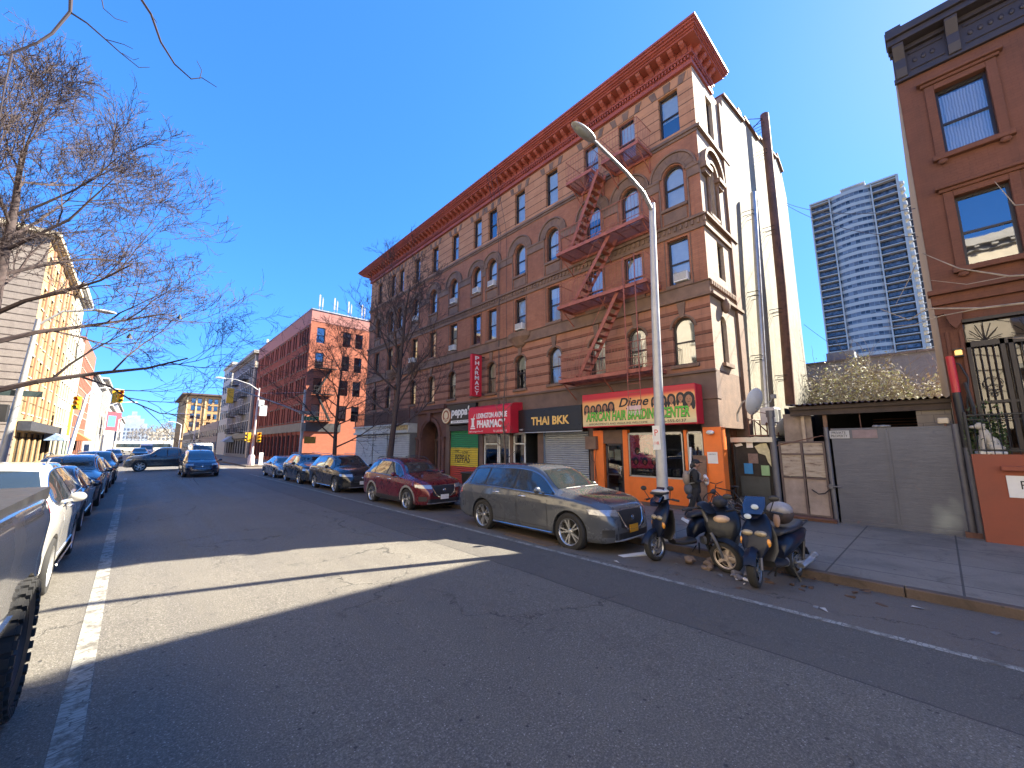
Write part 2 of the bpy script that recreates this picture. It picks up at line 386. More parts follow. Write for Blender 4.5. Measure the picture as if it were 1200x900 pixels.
def concrete(name,c,slab=1.5,dark=.35):
    m,nt,b=nodes_mat(name); v=coords(nt); s=nt.nodes.new('ShaderNodeSeparateXYZ'); nt.links.new(v,s.inputs[0])
    f=noise(nt,v,.8,7,.7,.6); f2=noise(nt,v,40,3,.8)
    col=ramp(nt,f,[(.3,shade(c,.55)),(.5,shade(c,.85)),(.7,shade(c,1.05))]); st_=noise(nt,v,1.7,6,.75,1.5); col=mix(nt,ramp(nt,st_,[(.56,0),(.66,.55)]),col,shade(c,.35)); col=mix(nt,ramp(nt,f2,[(.35,.4),(.6,0)]),col,shade(c,.5))
    gum=N(nt,'ShaderNodeTexVoronoi',Scale=2.5); nt.links.new(v,gum.inputs['Vector']); col=mix(nt,ramp(nt,gum.outputs['Distance'],[(.05,.7),(.07,0)]),col,(.04,.04,.04))
    if slab:
        for ax in (0,1):
            t=mth(nt,'FRACT',mth(nt,'DIVIDE',s.outputs[ax],slab)); col=mix(nt,mth(nt,'MULTIPLY',mth(nt,'LESS_THAN',t,.018),.75),col,(.03,.03,.03))
    nt.links.new(col,b.inputs['Base Color']); b.inputs['Roughness'].default_value=.85; bump(nt,b,f2,.3,.01); return m
m_conc=concrete('sidewalk concrete',(.27,.235,.19),1.52)
m_curb=concrete('kerb stone',(.13,.095,.075),0)
m_ground=concrete('city ground',(.12,.11,.10),0)
# ---------------------------------------------------------------- ground, road, pavements
mb=MB(); mb.add([(-1500,-1500,-.32),(1500,-1500,-.32),(1500,1500,-.32),(-1500,1500,-.32)],[(0,1,2,3)])
mb.build('ground',m_ground).__setitem__('kind','structure')
PROF=[(-3.35,-.13),(-1.5,-.05),(0,-.01),(2.5,.02),(5,0),(6.5,-.03),(8.38,-.13)]
def roadz(x):
    for (a,za),(b_,zb) in zip(PROF,PROF[1:]):
        if a<=x<=b_: return za+(zb-za)*(x-a)/(b_-a)
    return -.13
ys=[-45,-20,0,10,20,36.5,48.8,80,150,700]
mb=MB(); vs=[(x,y,z) for y in ys for x,z in PROF]; n=len(PROF)
mb.add(vs,[(j*n+i,j*n+i+1,(j+1)*n+i+1,(j+1)*n+i) for j in range(len(ys)-1) for i in range(n-1)])
mb.build('avenue_road',m_asph,smooth=40)['kind']='structure'
mb=MB(); mb.add([(8.38,36.5,-.13),(180,36.5,-.13),(180,48.8,-.13),(8.38,48.8,-.13)],[(0,1,2,3)]).add([(-160,36.5,-.13),(-3.35,36.5,-.13),(-3.35,48.8,-.13),(-160,48.8,-.13)],[(0,1,2,3)])
mb.build('side_street_road',m_asph)['kind']='structure'
def pave(name,x0,x1,y0,y1,curbs):
    mb=MB(); mb.box(x0,x1,y0,y1,-.3,0); mb.build(name,m_conc)['kind']='structure'
# each block gets a slab; kerb stones stand along the carriageway side
pave('sidewalk_east_near',8.53,26,-45,36.35,0); pave('sidewalk_east_far',8.53,26,48.95,700,0)
pave('sidewalk_west_near',-9,-3.5,-45,36.35,0); pave('sidewalk_west_far',-9,-3.5,48.95,700,0)
mb=MB()
for y0,y1 in ((-45,36.5),(48.8,700)):
    y=y0
    while y<y1:
        L_=min(2.4 if y<60 else 200,y1-y); j=rnd.uniform(-.006,.006)
        mb.box(8.38+j,8.53,y+.006,y+L_-.006,-.3,.004+j); mb.box(-3.5,-3.35+j,y+.006,y+L_-.006,-.3,.004+j); y+=L_
for sx0,sx1 in ((8.53,120),(-120,-3.5)):
    for yy in (36.35,48.8): mb.box(sx0,sx1,yy,yy+.15,-.3,.003)
mb.build('kerb',m_curb,bevel=.012)['kind']='structure'
def ribbon(name,pts,w,mat):
    mb=MB(); vs=[]
    for x,y in pts: vs+=[(x-w/2,y,roadz(x-w/2)+.004),(x+w/2,y,roadz(x+w/2)+.004)]
    mb.add(vs,[(2*i,2*i+1,2*i+3,2*i+2) for i in range(len(pts)-1)]); o=mb.build(name,mat); o['kind']='structure'; return o
ribbon('parking_lane_line',[(6.30,-20),(6.27,-.3),(6.26,2),(6.3,8.4),(6.27,33),(6.3,35)],.11,m_rpaint)
ribbon('edge_line',[(-.14,-20),(-.14,4),(-.2,12),(-.26,24)],.16,m_rpaint)
for y in (26.5,30.5,34): ribbon('edge_line',[(-.28,y),(-.29,y+1.9)],.14,m_rpaint)
mb=MB()
for i in range(8):
    x=-2.3+i*1.35
    mb.add([(x,43.0,roadz(x)+.005),(x+.5,43.0,roadz(x+.5)+.005),(x+.5,46.2,roadz(x+.5)+.005),(x,46.2,roadz(x)+.005)],[(0,1,2,3)])
mb.build('crosswalk',m_rpaint)['kind']='structure'
ribbon('stop_line',[(2.5,50.6),(2.5,51.1)],9.5,m_rpaint)
# iron covers in the carriageway and a gutter drain
mb=MB(); mb.lathe([(.0,.0),(.33,.0),(.36,-.006)],28); mb.cur=0
c=mb.build('manhole_cover',m_dark,loc=(7.4,-1.15,-.072),smooth=30); tag(c,'round iron cover in the parking lane by the kerb','manhole cover')
mb=MB(); mb.box(12.0,13.0,22,24.5,0,.006)

# ---------------------------------------------------------------- windows
def win_mesh(w,h,arch,fr=.055,y0=.12):
    """frame ring + meeting rail, local origin at the lower middle of the opening"""
    mb=MB(); o=hole_pts((-w/2,w/2,0,h)+(('arch',) if arch else ()))
    cx,cz=0,h/2; i_=[(x*(1-2*fr/w),cz+(z-cz)*(1-2*fr/h)) for x,z in o]; n=len(o)
    for ya,yb in ((y0,y0+.09),):
        vs=[(x,ya,z) for x,z in o]+[(x,ya,z) for x,z in i_]+[(x,yb,z) for x,z in i_]
        mb.add(vs,[(k,(k+1)%n,n+(k+1)%n,n+k) for k in range(n)]+[(n+k,n+(k+1)%n,2*n+(k+1)%n,2*n+k) for k in range(n)])
    mb.box(-w/2+fr,w/2-fr,y0+.01,y0+.06,h*.47,h*.47+.05)
    return mb
_wc={}
def wdata(w,h,arch,frm,pane,key=''):
    k=(round(w,3),round(h,3),arch,frm.name,pane.name)
    if k in _wc: return _wc[k]
    a=win_mesh(w,h,arch).build('window',frm)
    b=MB(); p=hole_pts((-w/2+.03,w/2-.03,.03,h-.03)+(('arch',) if arch else ())); b.add([(x,.165,z) for x,z in p],[tuple(range(len(p)))]); b=b.build('pane',pane)
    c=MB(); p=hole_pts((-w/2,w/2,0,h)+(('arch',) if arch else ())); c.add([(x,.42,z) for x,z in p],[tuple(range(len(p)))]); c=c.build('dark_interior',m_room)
    _wc[k]=tuple(o.data for o in (a,b,c))
    for o in (a,b,c): bpy.data.objects.remove(o)
    return _wc[k]
def window(parent,x,z,w,h,arch=False,frm=None,pane=None,blind=None,curt=None,loc_y=0,rot=0,off=None,room=True,name='window',label=None,bmat=None):
    """a window part placed in a facade frame; blind = covered share of the opening from the top"""
    d=wdata(w,h,arch,frm or m_frame,pane or m_pane)
    loc=(x,loc_y,z) if off is None else off
    o=link(name,d[0],parent,loc,rot)
    if label: o['label']=label
    link('pane',d[1],o)
    if room: link('backing',d[2],o)
    if blind:
        mb=MB(); zb=h*(1-blind); W2=w/2-.03
        if arch:
            r=w/2-.03; zs=h-.03-r; pts=[(-W2,max(zb,0)),(W2,max(zb,0))]+([p for p in arcpts(0,zs,r,0,PI,10)] if zb<zs else [(W2,h-.05),(-W2,h-.05)])
        else: pts=[(-W2,zb),(W2,zb),(W2,h-.04),(-W2,h-.04)]
        mb.add([(px_,.25,pz) for px_,pz in pts],[tuple(range(len(pts)))]); mb.build('blind',bmat or m_blind,o)
    if curt:
        mb=MB(); vs=[];W2=w/2-.04;n_=16
        for i in range(n_+1):
            t=i/n_; yy=.32+.02*math.sin(i*2.1); vs+=[(-W2+2*W2*t,yy,.03),(-W2+2*W2*t,yy,h-.06 if not arch else h-.06-(w/2)*(1-math.sqrt(max(0,1-(2*t-1)**2))))]
        mb.add(vs,[(2*i,2*i+2,2*i+3,2*i+1) for i in range(n_)]); mb.build('curtain',curt,o)
    return o
# ================================================================ the five storey corner building
YL=31.3; FX=13.1; U=lambda y:YL-y; WID=U(4.6)
B=thing('apartment_building','five storey red brick and brownstone corner building with red cornice and shops below','building',(FX,YL,0),-PI/2)
cols=[5.53,7.27,9.0,11.25,13.42,15.58,16.92,19.15,21.42,23.72,26.02,27.35,29.6]
ww=.74
F5=(13.28,15.02);F4=(10.45,12.05);F3=(7.55,9.22);F2=(4.72,6.35)
def uh(y,z,arch=False): return (U(y)-ww/2,U(y)+ww/2,z[0],z[1])+(('arch',) if arch else ())
# front walls, one panel per stone or brick zone
def zone(z0,z1,holes,mat,name='wall'):
    mb=MB(); wall_mb(mb,WID,z1-z0,holes,.3,0,z0); return mb.build(name,mat,B)
zone(13.1,15.6,[uh(y,F5) for y in cols],m_rust5)
zone(9.3,13.1,[uh(y,F4,True) for y in cols],m_brick)
zone(6.95,9.3,[uh(y,F3) for y in cols],m_brick)
zone(4.45,6.95,[uh(y,F2,True) for y in cols],m_rust2)
# windows
shade5=[.95,.9,.8,.85,.6,.2,.7,.2,.2,.2,.5,.6,.3]
for i,y in enumerate(cols):
    r=random.Random(i*13+5)
    for k,(f,arch) in enumerate(((F5,False),(F4,True),(F3,False),(F2,True))):
        bl=r.choice([.3,.5,.5,.6,.8,.9]) if k else [.55,.5,.35,.95,.9,0,.85,0,0,0,.5,.6,.3][i]
        cu=m_curt if r.random()<.55 else None; lab=None
        if k==1: bl=max(bl,.8) if i in (1,4,5,6) else bl
        if k==3: cu=m_curt if i%3!=1 else None; bl=r.choice([.5,.55,1,.4])
        if k==2 and i==6: cu=m_redc; bl=0; lab='third storey window with dark red curtains'
        window(B,U(y),f[0],ww,f[1]-f[0],arch,blind=bl,curt=cu,label=lab)
# sills and heads
def trim(name,fn,mat=None,bev=.01):
    mb=MB(); fn(mb); return mb.build(name,mat or m_sand,B,bevel=bev)
def sills(mb):
    for y in cols:
        for z,f in ((F4[0],.1),(F3[0],.12),(F2[0],.12)): mb.cut(); mb.box(U(y)-ww/2-.1,U(y)+ww/2+.1,-.09,.1,z-.12,z-.002)
trim('window_sill',sills)
def bands(mb):
    mb.box(-.06,WID+.06,-.10,.0,13.0,13.12); mb.box(-.03,WID+.03,-.05,-.001,12.9,13.0)          # below the top storey
    mb.cut(); mb.box(-.05,WID+.05,-.06,-.001,9.3,9.42); mb.box(-.09,WID+.09,-.12,-.001,9.68,9.78); mb.box(-.03,WID+.03,-.035,-.001,9.421,9.679)
    mb.cut(); mb.box(-.04,WID+.04,-.05,-.001,7.02,7.40); mb.box(-.08,WID+.08,-.12,-.001,6.9,7.019); mb.box(-.08,WID+.08,-.09,-.001,7.401,7.43)
    x=.1; mb.cut()
    while x<WID:
        mb.box(x,x+.09,-.085,-.036,9.48,9.66); x+=.2
trim('stone_band',bands)
def archs(mb):
    for y in cols:
        mb.cut()
        u=U(y); n=14; zc=F4[1]-ww/2
        wid=.30 if min(abs(y-c) for c in cols if c!=y)>1.5 else .24
        for r0,r1,yo in ((ww/2+.04,ww/2+.12,-.07),(ww/2+.121,ww/2+.12+wid,-.045),(ww/2+.121+wid,ww/2+.19+wid,-.10)):
            rs=[]
            for a in [PI*i/n for i in range(n+1)]:
                c,s=math.cos(a),math.sin(a); rs.append([(u+c*r0,0,zc+s*r0),(u+c*r0,yo,zc+s*r0),(u+c*r1,yo,zc+s*r1),(u+c*r1,0,zc+s*r1)])
            mb.rings(rs,True,True)
        # radiating voussoir joints read as thin ridges
        for a in [PI*i/9+.17 for i in range(9)]:
            c,s=math.cos(a),math.sin(a); r0,r1=ww/2+.13,ww/2+.11+wid
            mb.bar((u+c*r0,-.05,zc+s*r0),(u+c*r1,-.05,zc+s*r1),.02,.02)
    # impost band between the arches
    cs=sorted(U(y) for y in cols); e=[0]+cs+[WID]
    for a,b in zip(e,e[1:]):
        x0=a+(ww/2+.13 if a>0 else 0); x1=b-(ww/2+.13 if b<WID else 0)
        if x1-x0>.1: mb.cut(); mb.box(x0,x1,-.05,-.001,11.28,11.66); mb.box(x0-.02,x1+.02,-.085,-.051,11.6,11.7)
trim('arch_moulding',archs)
def pan(mb):
    for y in cols:
        u=U(y); mb.cut()
        for sx in (-1,1):
            mb.tube([(u+sx*(ww/2+.14),-.03,9.8),(u+sx*(ww/2+.14),-.03,11.28)],.035,6)
            mb.tube([(u+sx*(ww/2+.09),-.02,7.45),(u+sx*(ww/2+.09),-.02,9.28)],.02,5)
        mb.box(u-ww/2-.05,u+ww/2+.05,-.035,-.001,9.85,10.3)
        # carved keystone and lintel blocks
        mb.prism([(u-.07,F2[1]-.02),(u+.07,F2[1]-.02),(u+.15,6.88),(u-.15,6.88)],-.07,-.002)
        n=10; zc=F2[1]-ww/2; r0,r1=ww/2+.02,ww/2+.09; rs=[]
        for a in [PI*i/n for i in range(n+1)]:
            c,s=math.cos(a),math.sin(a); rs.append([(u+c*r0,0,zc+s*r0),(u+c*r0,-.05,zc+s*r0),(u+c*r1,-.05,zc+s*r1),(u+c*r1,0,zc+s*r1)])
        mb.rings(rs,True,True)
        mb.prism([(u-ww/2-.22,15.05),(u-ww/2-.02,15.05),(u-ww/2-.1,15.42),(u-ww/2-.36,15.42)],-.03,-.002); mb.prism([(u+.36+ww/2,15.42),(u+ww/2+.1,15.42),(u+ww/2+.02,15.05),(u+ww/2+.22,15.05)],-.03,-.002)
        mb.prism([(u-.1,15.05),(u+.1,15.05),(u+.15,15.42),(u-.15,15.42)],-.03,-.002)
trim('carved_stone',pan,m_sand)
def corb(mb):
    for y in (13.42,23.72,26.7):
        u=U(y); mb.cut()
        rs=[[(u+r*math.cos(a),-max(0,r*.55*math.sin(a)),z) for a in [PI*i/10 for i in range(11)]] for r,z in ((.12,6.7),(.35,6.82),(.5,7.0),(.72,7.2),(.76,7.42))]
        mb.rings(rs,False,False)
        top=rs[-1]; mb.add(top,[tuple(range(len(top)))])
trim('corbel',corb)
# cornice ------------------------------------------------------------
def cornice(mb,W,l=1,r=.62,q=1):
    for p,z0,z1 in ((.12,15.52,15.66),(.08,15.66,15.86),(.2,15.86,15.93),(.16,15.93,16.18),(.62,16.18,16.25),(.68,16.25,16.30),(.76,16.30,16.37),(.83,16.37,16.44),(.89,16.44,16.52)):
        mb.box(-p*l,W+p*r,-p*q,0,z0,z1)
    x=0
    while x<W: mb.box(x,x+.06,-.17*q,-.081*q,15.74,15.85); x+=.12
    x=.05
    while x<W-.1:
        mb.prismX([(y*q,z) for y,z in ((-.162,15.95),(-.2,15.95),(-.3,16.02),(-.38,16.04),(-.5,16.1),(-.56,16.178),(-.162,16.178))],x,x+.16); x+=.42
mb=MB(); cornice(mb,WID); mb.build('cornice',m_corn,B)
# return of the cornice on the south side
mb=MB(); cornice(mb,1.75,0,.6,.62); mb.build('cornice_return',m_corn,B,(WID,0,0),PI/2)
# ---- south return (sunlit paleness put into the brick colour) : local x runs into depth
SR=lambda X:X-FX
rw=[(SR(14.53),13.45,.62,1.65,False),(SR(14.0),10.0,.66,1.95,True),(SR(14.45),7.8,.62,1.35,False),(SR(14.15),4.75,.55,1.65,True)]
mb=MB(); hs=[(x-w/2,x+w/2,z,z+h)+(('arch',) if a else ()) for x,z,w,h,a in rw]
wall_mb(mb,2.35,11.15,hs,.3,0,4.45); mb.build('return_wall',m_side,B,(WID,0,0),PI/2)
for x,z,w,h,a in rw: window(B,0,0,w,h,a,off=(WID,x,z),rot=PI/2,blind=.45,curt=None)
mb=MB()
mb.box(2.35,2.9,-.09,.3,0,15.5)                                        # brown corner pilaster
mb.box(0,2.34,-.001,.3,2.6,4.449)
for z0,z1,p in ((13.0,13.14,.12),(9.3,9.45,.08),(9.68,9.78,.14),(6.9,7.02,.14),(7.4,7.45,.08)): mb.box(-.05,2.95,-p,0,z0,z1)
mb.build('corner_trim',m_sand,B,(WID,0,0),PI/2,bevel=.01)
mb=MB(); n=14; zc=10.0+1.95-.33; u=SR(14.0)+.05
for r0,r1,yo in ((.4,.5,-.12),(.5,.8,-.07),(.8,.92,-.2)):
    rs=[]
    for a in [PI*i/n for i in range(n+1)]:
        c_,s_=math.cos(a),math.sin(a); rs.append([(u+c_*r0,0,zc+s_*r0),(u+c_*r0,yo,zc+s_*r0),(u+c_*r1,yo,zc+s_*r1),(u+c_*r1,0,zc+s_*r1)])
    mb.rings(rs,True,True)
for s_ in (-1,1):
    mb.box(u+s_*.62-.3,u+s_*.62+.3,-.22,0,zc-.14,zc+.02); mb.box(u+s_*.62-.22,u+s_*.62+.22,-.15,0,zc-.3,zc-.141)
    mb.tube([(u+s_*.42,-.06,8.0+1.8),(u+s_*.42,-.06,zc-.3)],.06,8)
mb.cut(); mb.box(u-.5,u+.5,-.1,0,9.88,9.98); mb.cut(); mb.ell((SR(14.15),-.12,6.75),(.16,.14,.28)); mb.cut(); mb.box(SR(14.15)-.4,SR(14.15)+.4,-.12,0,4.62,4.74)
x=.02; mb.cut()
while x<2.3: mb.box(x,x+.07,-.1,-.001,7.25,7.39); x+=.16
mb.build('side_arch_trim',m_sand,B,(WID,0,0),PI/2)
# stucco side wall with raking parapet, and the hidden sides
mb=MB(); mb.prism([(2.9,0),(13.1,0),(13.1,16.3),(12.5,17.6),(11.4,18.2),(11.35,17.9),(7.9,17.2),(7.85,17.0),(5.6,16.85),(5.55,16.6),(2.9,16.2)],-.04,.3)
mb.build('stucco_wall',m_stucco,B,(WID,0,0),PI/2)
mb=MB(); mb.box(0.31,WID-.31,1.9,13,0,15.9); mb.box(.31,WID-.31,.31,1.9,15.4,15.6); mb.box(.31,WID-.31,.46,1.9,4.41,4.5); mb.box(0,.3,0.001,13,0,15.6); mb.box(0,WID-.001,12.7,13,0,15.9)
mb.box(WID-.3,WID-.002,.31,.35,4.5,15.6)
mb.build('inner_block',m_brick,B)
# coping pieces on the side parapet
mb=MB()
for a,b in (((2.9,16.2),(5.55,16.62)),((5.6,16.85),(7.85,17.02)),((7.9,17.2),(11.35,17.92)),((11.4,18.2),(12.5,17.62))):
    mb.bar((a[0],.1,a[1]+.04),(b[0],.1,b[1]+.04),.5,.08)
mb.box(4.9,5.3,-.1,.4,16.6,16.95); mb.build('parapet_coping',m_rustp,B,(WID,0,0),PI/2)
# ---------------- ground storey: fascia and piers
mb=MB(); mb.box(U(19.6),WID+.02,-.06,.3,3.5,4.449); mb.box(U(19.6)-.03,WID+.05,-.14,0,4.36,4.448)
mb.build('storefront_fascia',m_sand2,B,bevel=.01)
mb=MB()
for a,b in ((4.6,5.15),(9.3,9.55),(11.95,12.3),(13.95,14.15),(16.2,16.55),(19.25,19.6)): mb.cut(); mb.box(U(b),U(a),-.02,.4,0,3.499)
mb.build('pier',m_sand2,B)
m_orange=M('orange paint',(.85,.19,.03),.5,0,.12,1.5); m_orange2=m_orange
mb=MB()
mb.box(U(5.12),U(4.6)+.03,-.05,.35,0,2.62)       # corner pier
mb.box(U(7.85),U(5.12),-.045,.1,.12,.95)         # stall riser
mb.box(U(9.3),U(8.85),-.05,.2,0,2.62); mb.box(U(8.0),U(7.8),-.05,.15,0,2.62); mb.box(U(5.75),U(5.65),-.03,.12,.95,2.55)
mb.build('orange_shopfront',m_orange,B,bevel=.012)
mb=MB(); mb.box(U(7.85),U(5.12),-.06,.1,0,.12); mb.build('base_course',m_sand2,B)
mb=MB()
for a,b,z0,z1 in ((5.8,7.8,.95,2.5),(5.15,5.65,.1,2.5)):
    w=b-a; mb.box(U(b),U(a),.0,.05,z1-.06,z1); mb.box(U(b),U(a),.0,.05,z0,z0+.05); mb.box(U(b),U(b)+.04,.0,.05,z0,z1); mb.box(U(a)-.04,U(a),.0,.05,z0,z1)
o=mb.build('shop_window',m_steel,B)
mb=MB(); mb.add([(U(7.78),.03,1),(U(5.82),.03,1),(U(5.82),.03,2.45),(U(7.78),.03,2.45)],[(0,1,2,3)]).add([(U(5.63),.03,.1),(U(5.17),.03,.1),(U(5.17),.03,2.45),(U(5.63),.03,2.45)],[(0,1,2,3)]); mb.build('pane',m_pane2,o)
mb=MB(); mb.box(U(9.3),U(4.9),1.6,1.65,0,3.4); mb.box(U(9.3),U(4.9),.35,1.6,.01,.05); mb.build('shop_interior',M('shop interior wall',(.10,.085,.08),.8,0,.5,2),B)
mb=MB()   # shelves with goods inside
for z in (1.0,1.35,1.7,2.05):
    mb.box(U(6.3),U(5.2),1.0,1.25,z,z+.02)
for i in range(60):
    x=U(7.7)+rnd.random()*2.4; z=rnd.choice([1.02,1.37,1.72,2.07]) if x>U(6.3) else 1.0; h=rnd.uniform(.08,.25)
    mb.box(x,x+.05,1.02-.3*(x<U(6.3)),1.12-.3*(x<U(6.3)),z,z+h)
mb.build('shelf_goods',M('assorted goods',(.22,.19,.2),.4,0,.9,14),B)
# poster of braided hair styles: generic red and violet pattern of heads
m,nt,b=nodes_mat('poster print'); v=coords(nt)
vo=N(nt,'ShaderNodeTexVoronoi',Scale=4.2); nt.links.new(v,vo.inputs['Vector']); f=noise(nt,v,5,5,.7,1.5)
col=ramp(nt,f,[(.3,(.05,.01,.05)),(.42,(.42,.02,.12)),(.52,(.75,.05,.08)),(.62,(.6,.12,.3)),(.75,(.9,.35,.2))]); col=mix(nt,ramp(nt,vo.outputs['Distance'],[(.18,.9),(.3,0)]),col,(.03,.01,.02))
nt.links.new(col,b.inputs['Base Color']); b.inputs['Roughness'].default_value=.35
P=thing('window_poster','red and violet poster of hair styles hung in the orange shop window','poster',(FX+.01,7.1,0),-PI/2)
mb=MB(); mb.box(-.65,.5,.045,.052,1.25,2.42); mb.build('sheet',m,P)
mb=MB()
for px_ in (-.45,-.1,.25):
    for pz in (1.5,1.85):
        mb.ell((px_+.08*(pz>1.6),.038,pz),(.11,.004,.14),10,6)
mb.build('hair_shapes',M('poster black',(.03,.01,.015),.4,0,0),P)
mb=MB()
for px_ in (-.45,-.1,.25):
    for pz in (1.49,1.84): mb.ell((px_+.08*(pz>1.6),.035,pz-.02),(.055,.004,.08),10,6)
mb.build('face_shapes',M('poster skin',(.45,.13,.08),.4,0,.2,9),P)
text('lettering','AFRICAN HAIR',.8,.08,M('poster letters',(.9,.3,.25),.4,0,0),P,(-.45,.044,2.29))
# glass shop door
mb=MB(); d0,d1=U(8.8),U(8.05)
mb.box(d0,d0+.07,.05,.11,0,2.12); mb.box(d1-.07,d1,.05,.11,0,2.12); mb.box(d0,d1,.05,.11,2.05,2.12); mb.box(d0,d1,.05,.11,0,.22); mb.box(d0,d1,.05,.11,.95,1.0)
o=mb.build('shop_door',M('dark door frame',(.05,.04,.045),.4,.2,.1),B)
mb=MB(); mb.add([(d0,.08,.2),(d1,.08,.2),(d1,.08,2.1),(d0,.08,2.1)],[(0,1,2,3)]); mb.build('pane',m_pane2,o)
mb=MB(); mb.box(d0+.12,d0+.3,.1,.11,1.6,1.85); mb.box(d0+.35,d0+.6,.1,.11,1.5,1.9); mb.box(d0+.36,d0+.46,.1,.11,.3,.5); mb.build('notices',M('pale paper',(.6,.55,.4),.8,0,.2,7),o)
mb=MB(); mb.tube([(d1-.12,.03,.95),(d1-.12,.0,1.0),(d1-.12,.0,1.2),(d1-.12,.03,1.25)],.012); mb.build('handle',m_chrome,o)
mb=MB(); mb.box(U(9.2),U(8.0),-.02,.4,2.12,2.62); mb.build('transom_panel',m_sand2,B)
# ---- thai shop : shutter, doorway
mb=MB(); mb.box(U(11.92),U(9.55),.06,.1,0,2.62); mb.build('roller_shutter',m_shut,B)
mb=MB(); mb.box(U(11.98),U(11.92),-.02,.14,0,2.62); mb.box(U(9.55),U(9.5),-.02,.14,0,2.62); mb.build('shutter_rail',M('blue grey rail',(.2,.25,.32),.5,.3,.1),B)
mb=MB(); mb.box(U(13.13),U(12.35),.8,.85,0,2.6); mb.box(U(13.13),U(13.1),.05,.8,0,2.6); mb.box(U(12.37),U(12.34),.05,.8,0,2.6); mb.build('doorway',m_room,B)
def glazed(x0,x1,name='shop_door',rails=(1.0,),frm=None,z1=2.62,t=.07):
    mb=MB(); mb.box(x0,x0+t,.04,.11,0,z1); mb.box(x1-t,x1,.04,.11,0,z1); mb.box(x0,x1,.04,.11,z1-t,z1); mb.box(x0,x1,.04,.11,0,.2)
    for r_ in rails: mb.box(x0,x1,.04,.11,r_,r_+.06)
    o=mb.build(name,frm or m_wfr,B)
    mb=MB(); mb.add([(x0,.08,.1),(x1,.08,.1),(x1,.08,z1-.02),(x0,.08,z1-.02)],[(0,1,2,3)]); mb.build('pane',m_pane2,o)
    mb=MB(); mb.add([(x0,.9,0),(x1,.9,0),(x1,.9,z1),(x0,.9,z1)],[(0,1,2,3)]); mb.build('backing',M('dim interior',(.07,.065,.06),.8,0,.6,3),o)
    return o
glazed(U(13.95),U(13.15),rails=(1.05,2.1)); glazed(U(15.0),U(14.2),'shop_window'); glazed(U(16.15),U(15.05),rails=(2.1,))
mb=MB(); mb.box(U(15.9),U(15.3),.3,.4,.1,.7); mb.box(U(15.8),U(15.35),.3,.36,.75,1.15); mb.build('window_display',M('white cards',(.6,.6,.58),.6,0,.3,9),B)
# ---- painted shutter
mb=MB(); mb.box(U(19.2),U(16.6),.06,.1,0,2.85); mb.build('roller_shutter',m_shutp,B)['label']='roller shutter painted green, yellow and red'
mb=MB(); mb.box(U(19.25),U(16.55),-.05,.3,2.85,3.15); mb.box(U(16.6),U(16.5),-.02,.14,0,2.9); mb.build('shutter_box',m_dark,B)
mk=M('black brush paint',(.02,.02,.02),.6,0,0)
text('brush_lettering','PEPPAS',1.35,.42,mk,B,(U(18.75),.055,1.12),depth=.006,shear=.05)
text('brush_lettering','LOVE',.5,.17,mk,B,(U(18.05),.055,1.58),depth=.006,shear=.1)
text('brush_lettering','ONE',.4,.13,mk,B,(U(18.8),.055,1.68),depth=.006)
# ---- brownstone portal
m_portal=M('portal brownstone',(.13,.06,.045),.75,0,.3,2.5,.4)
mb=MB(); x0=U(22.95); wall_mb(mb,U(19.6)-x0,4.5,[(U(22.25),U(20.35),.0,3.5,'arch')],.9,x0,0)
n=14
for r0,r1,yo in ((.96,1.08,-.07),(1.08,1.2,-.12)):
    rs=[]
    for a in [PI*i/n for i in range(n+1)]:
        c_,s_=math.cos(a),math.sin(a); rs.append([(U(21.3)+c_*r0,0,2.55+s_*r0),(U(21.3)+c_*r0,yo,2.55+s_*r0),(U(21.3)+c_*r1,yo,2.55+s_*r1),(U(21.3)+c_*r1,0,2.55+s_*r1)])
    mb.rings(rs,True,True)
for x in (U(22.85),U(22.5),U(20.25),U(19.9)):
    mb.box(x,x+.22,-.12,0,0,2.4); mb.box(x-.04,x+.26,-.17,0,2.4,2.55); mb.box(x-.04,x+.26,-.17,0,0,.25)
mb.box(x0-.1,U(19.5),-.3,0,4.2,4.45); mb.box(x0-.05,U(19.55),-.18,0,4.0,4.2); mb.prism([(U(21.3)-.12,3.5),(U(21.3)+.12,3.5),(U(21.3)+.2,4.0),(U(21.3)-.2,4.0)],-.2,0)
mb.build('entrance_portal',m_portal,B)
mb=MB(); mb.box(U(22.25),U(20.35),.9,.95,0,3.5); mb.build('entrance_door',M('dark brown door',(.03,.02,.018),.5),B)
mb=MB(); 
for x in (U(22.0),U(21.3),U(20.6)): mb.box(x-.04,x+.04,.82,.89,0,2.4)
mb.box(U(22.2),U(20.4),.82,.89,2.35,2.45); mb.build('door_frame',m_sand2,B)
# ---- corner shop with grey shutters and balustrade
m_cream=M('cream cornice paint',(.52,.52,.47),.6,0,.15,3)
mb=MB(); xs=[U(31.3)-.25,U(28.35),U(26.05),U(22.98)]
mb.box(xs[0],xs[3],-.45,.3,0,2.85); mb.build('shop_box',M('grey shop front',(.16,.16,.15),.6,0,.2),B)
mb=MB()
for a,b in zip(xs,xs[1:]): mb.cut(); mb.box(a+.08,b-.08,-.50,-.451,.05,2.78)
mb.build('roller_shutter',m_shutl,B)
mb=MB(); mb.box(xs[0]-.12,xs[3],-.66,.3,2.86,3.02); mb.box(xs[0]-.05,xs[3],-.56,.3,3.02,3.36); mb.box(xs[0]-.15,xs[3],-.7,.3,3.36,3.46); mb.build('shop_cornice',m_cream,B,bevel=.01)
mb=MB(); mb.box(xs[2]+.6,xs[3]-.2,-.6,-.561,3.05,3.33); mb.build('gilt_panel',M('gilt panel',(.45,.33,.14),.6,0,.6,9),B)
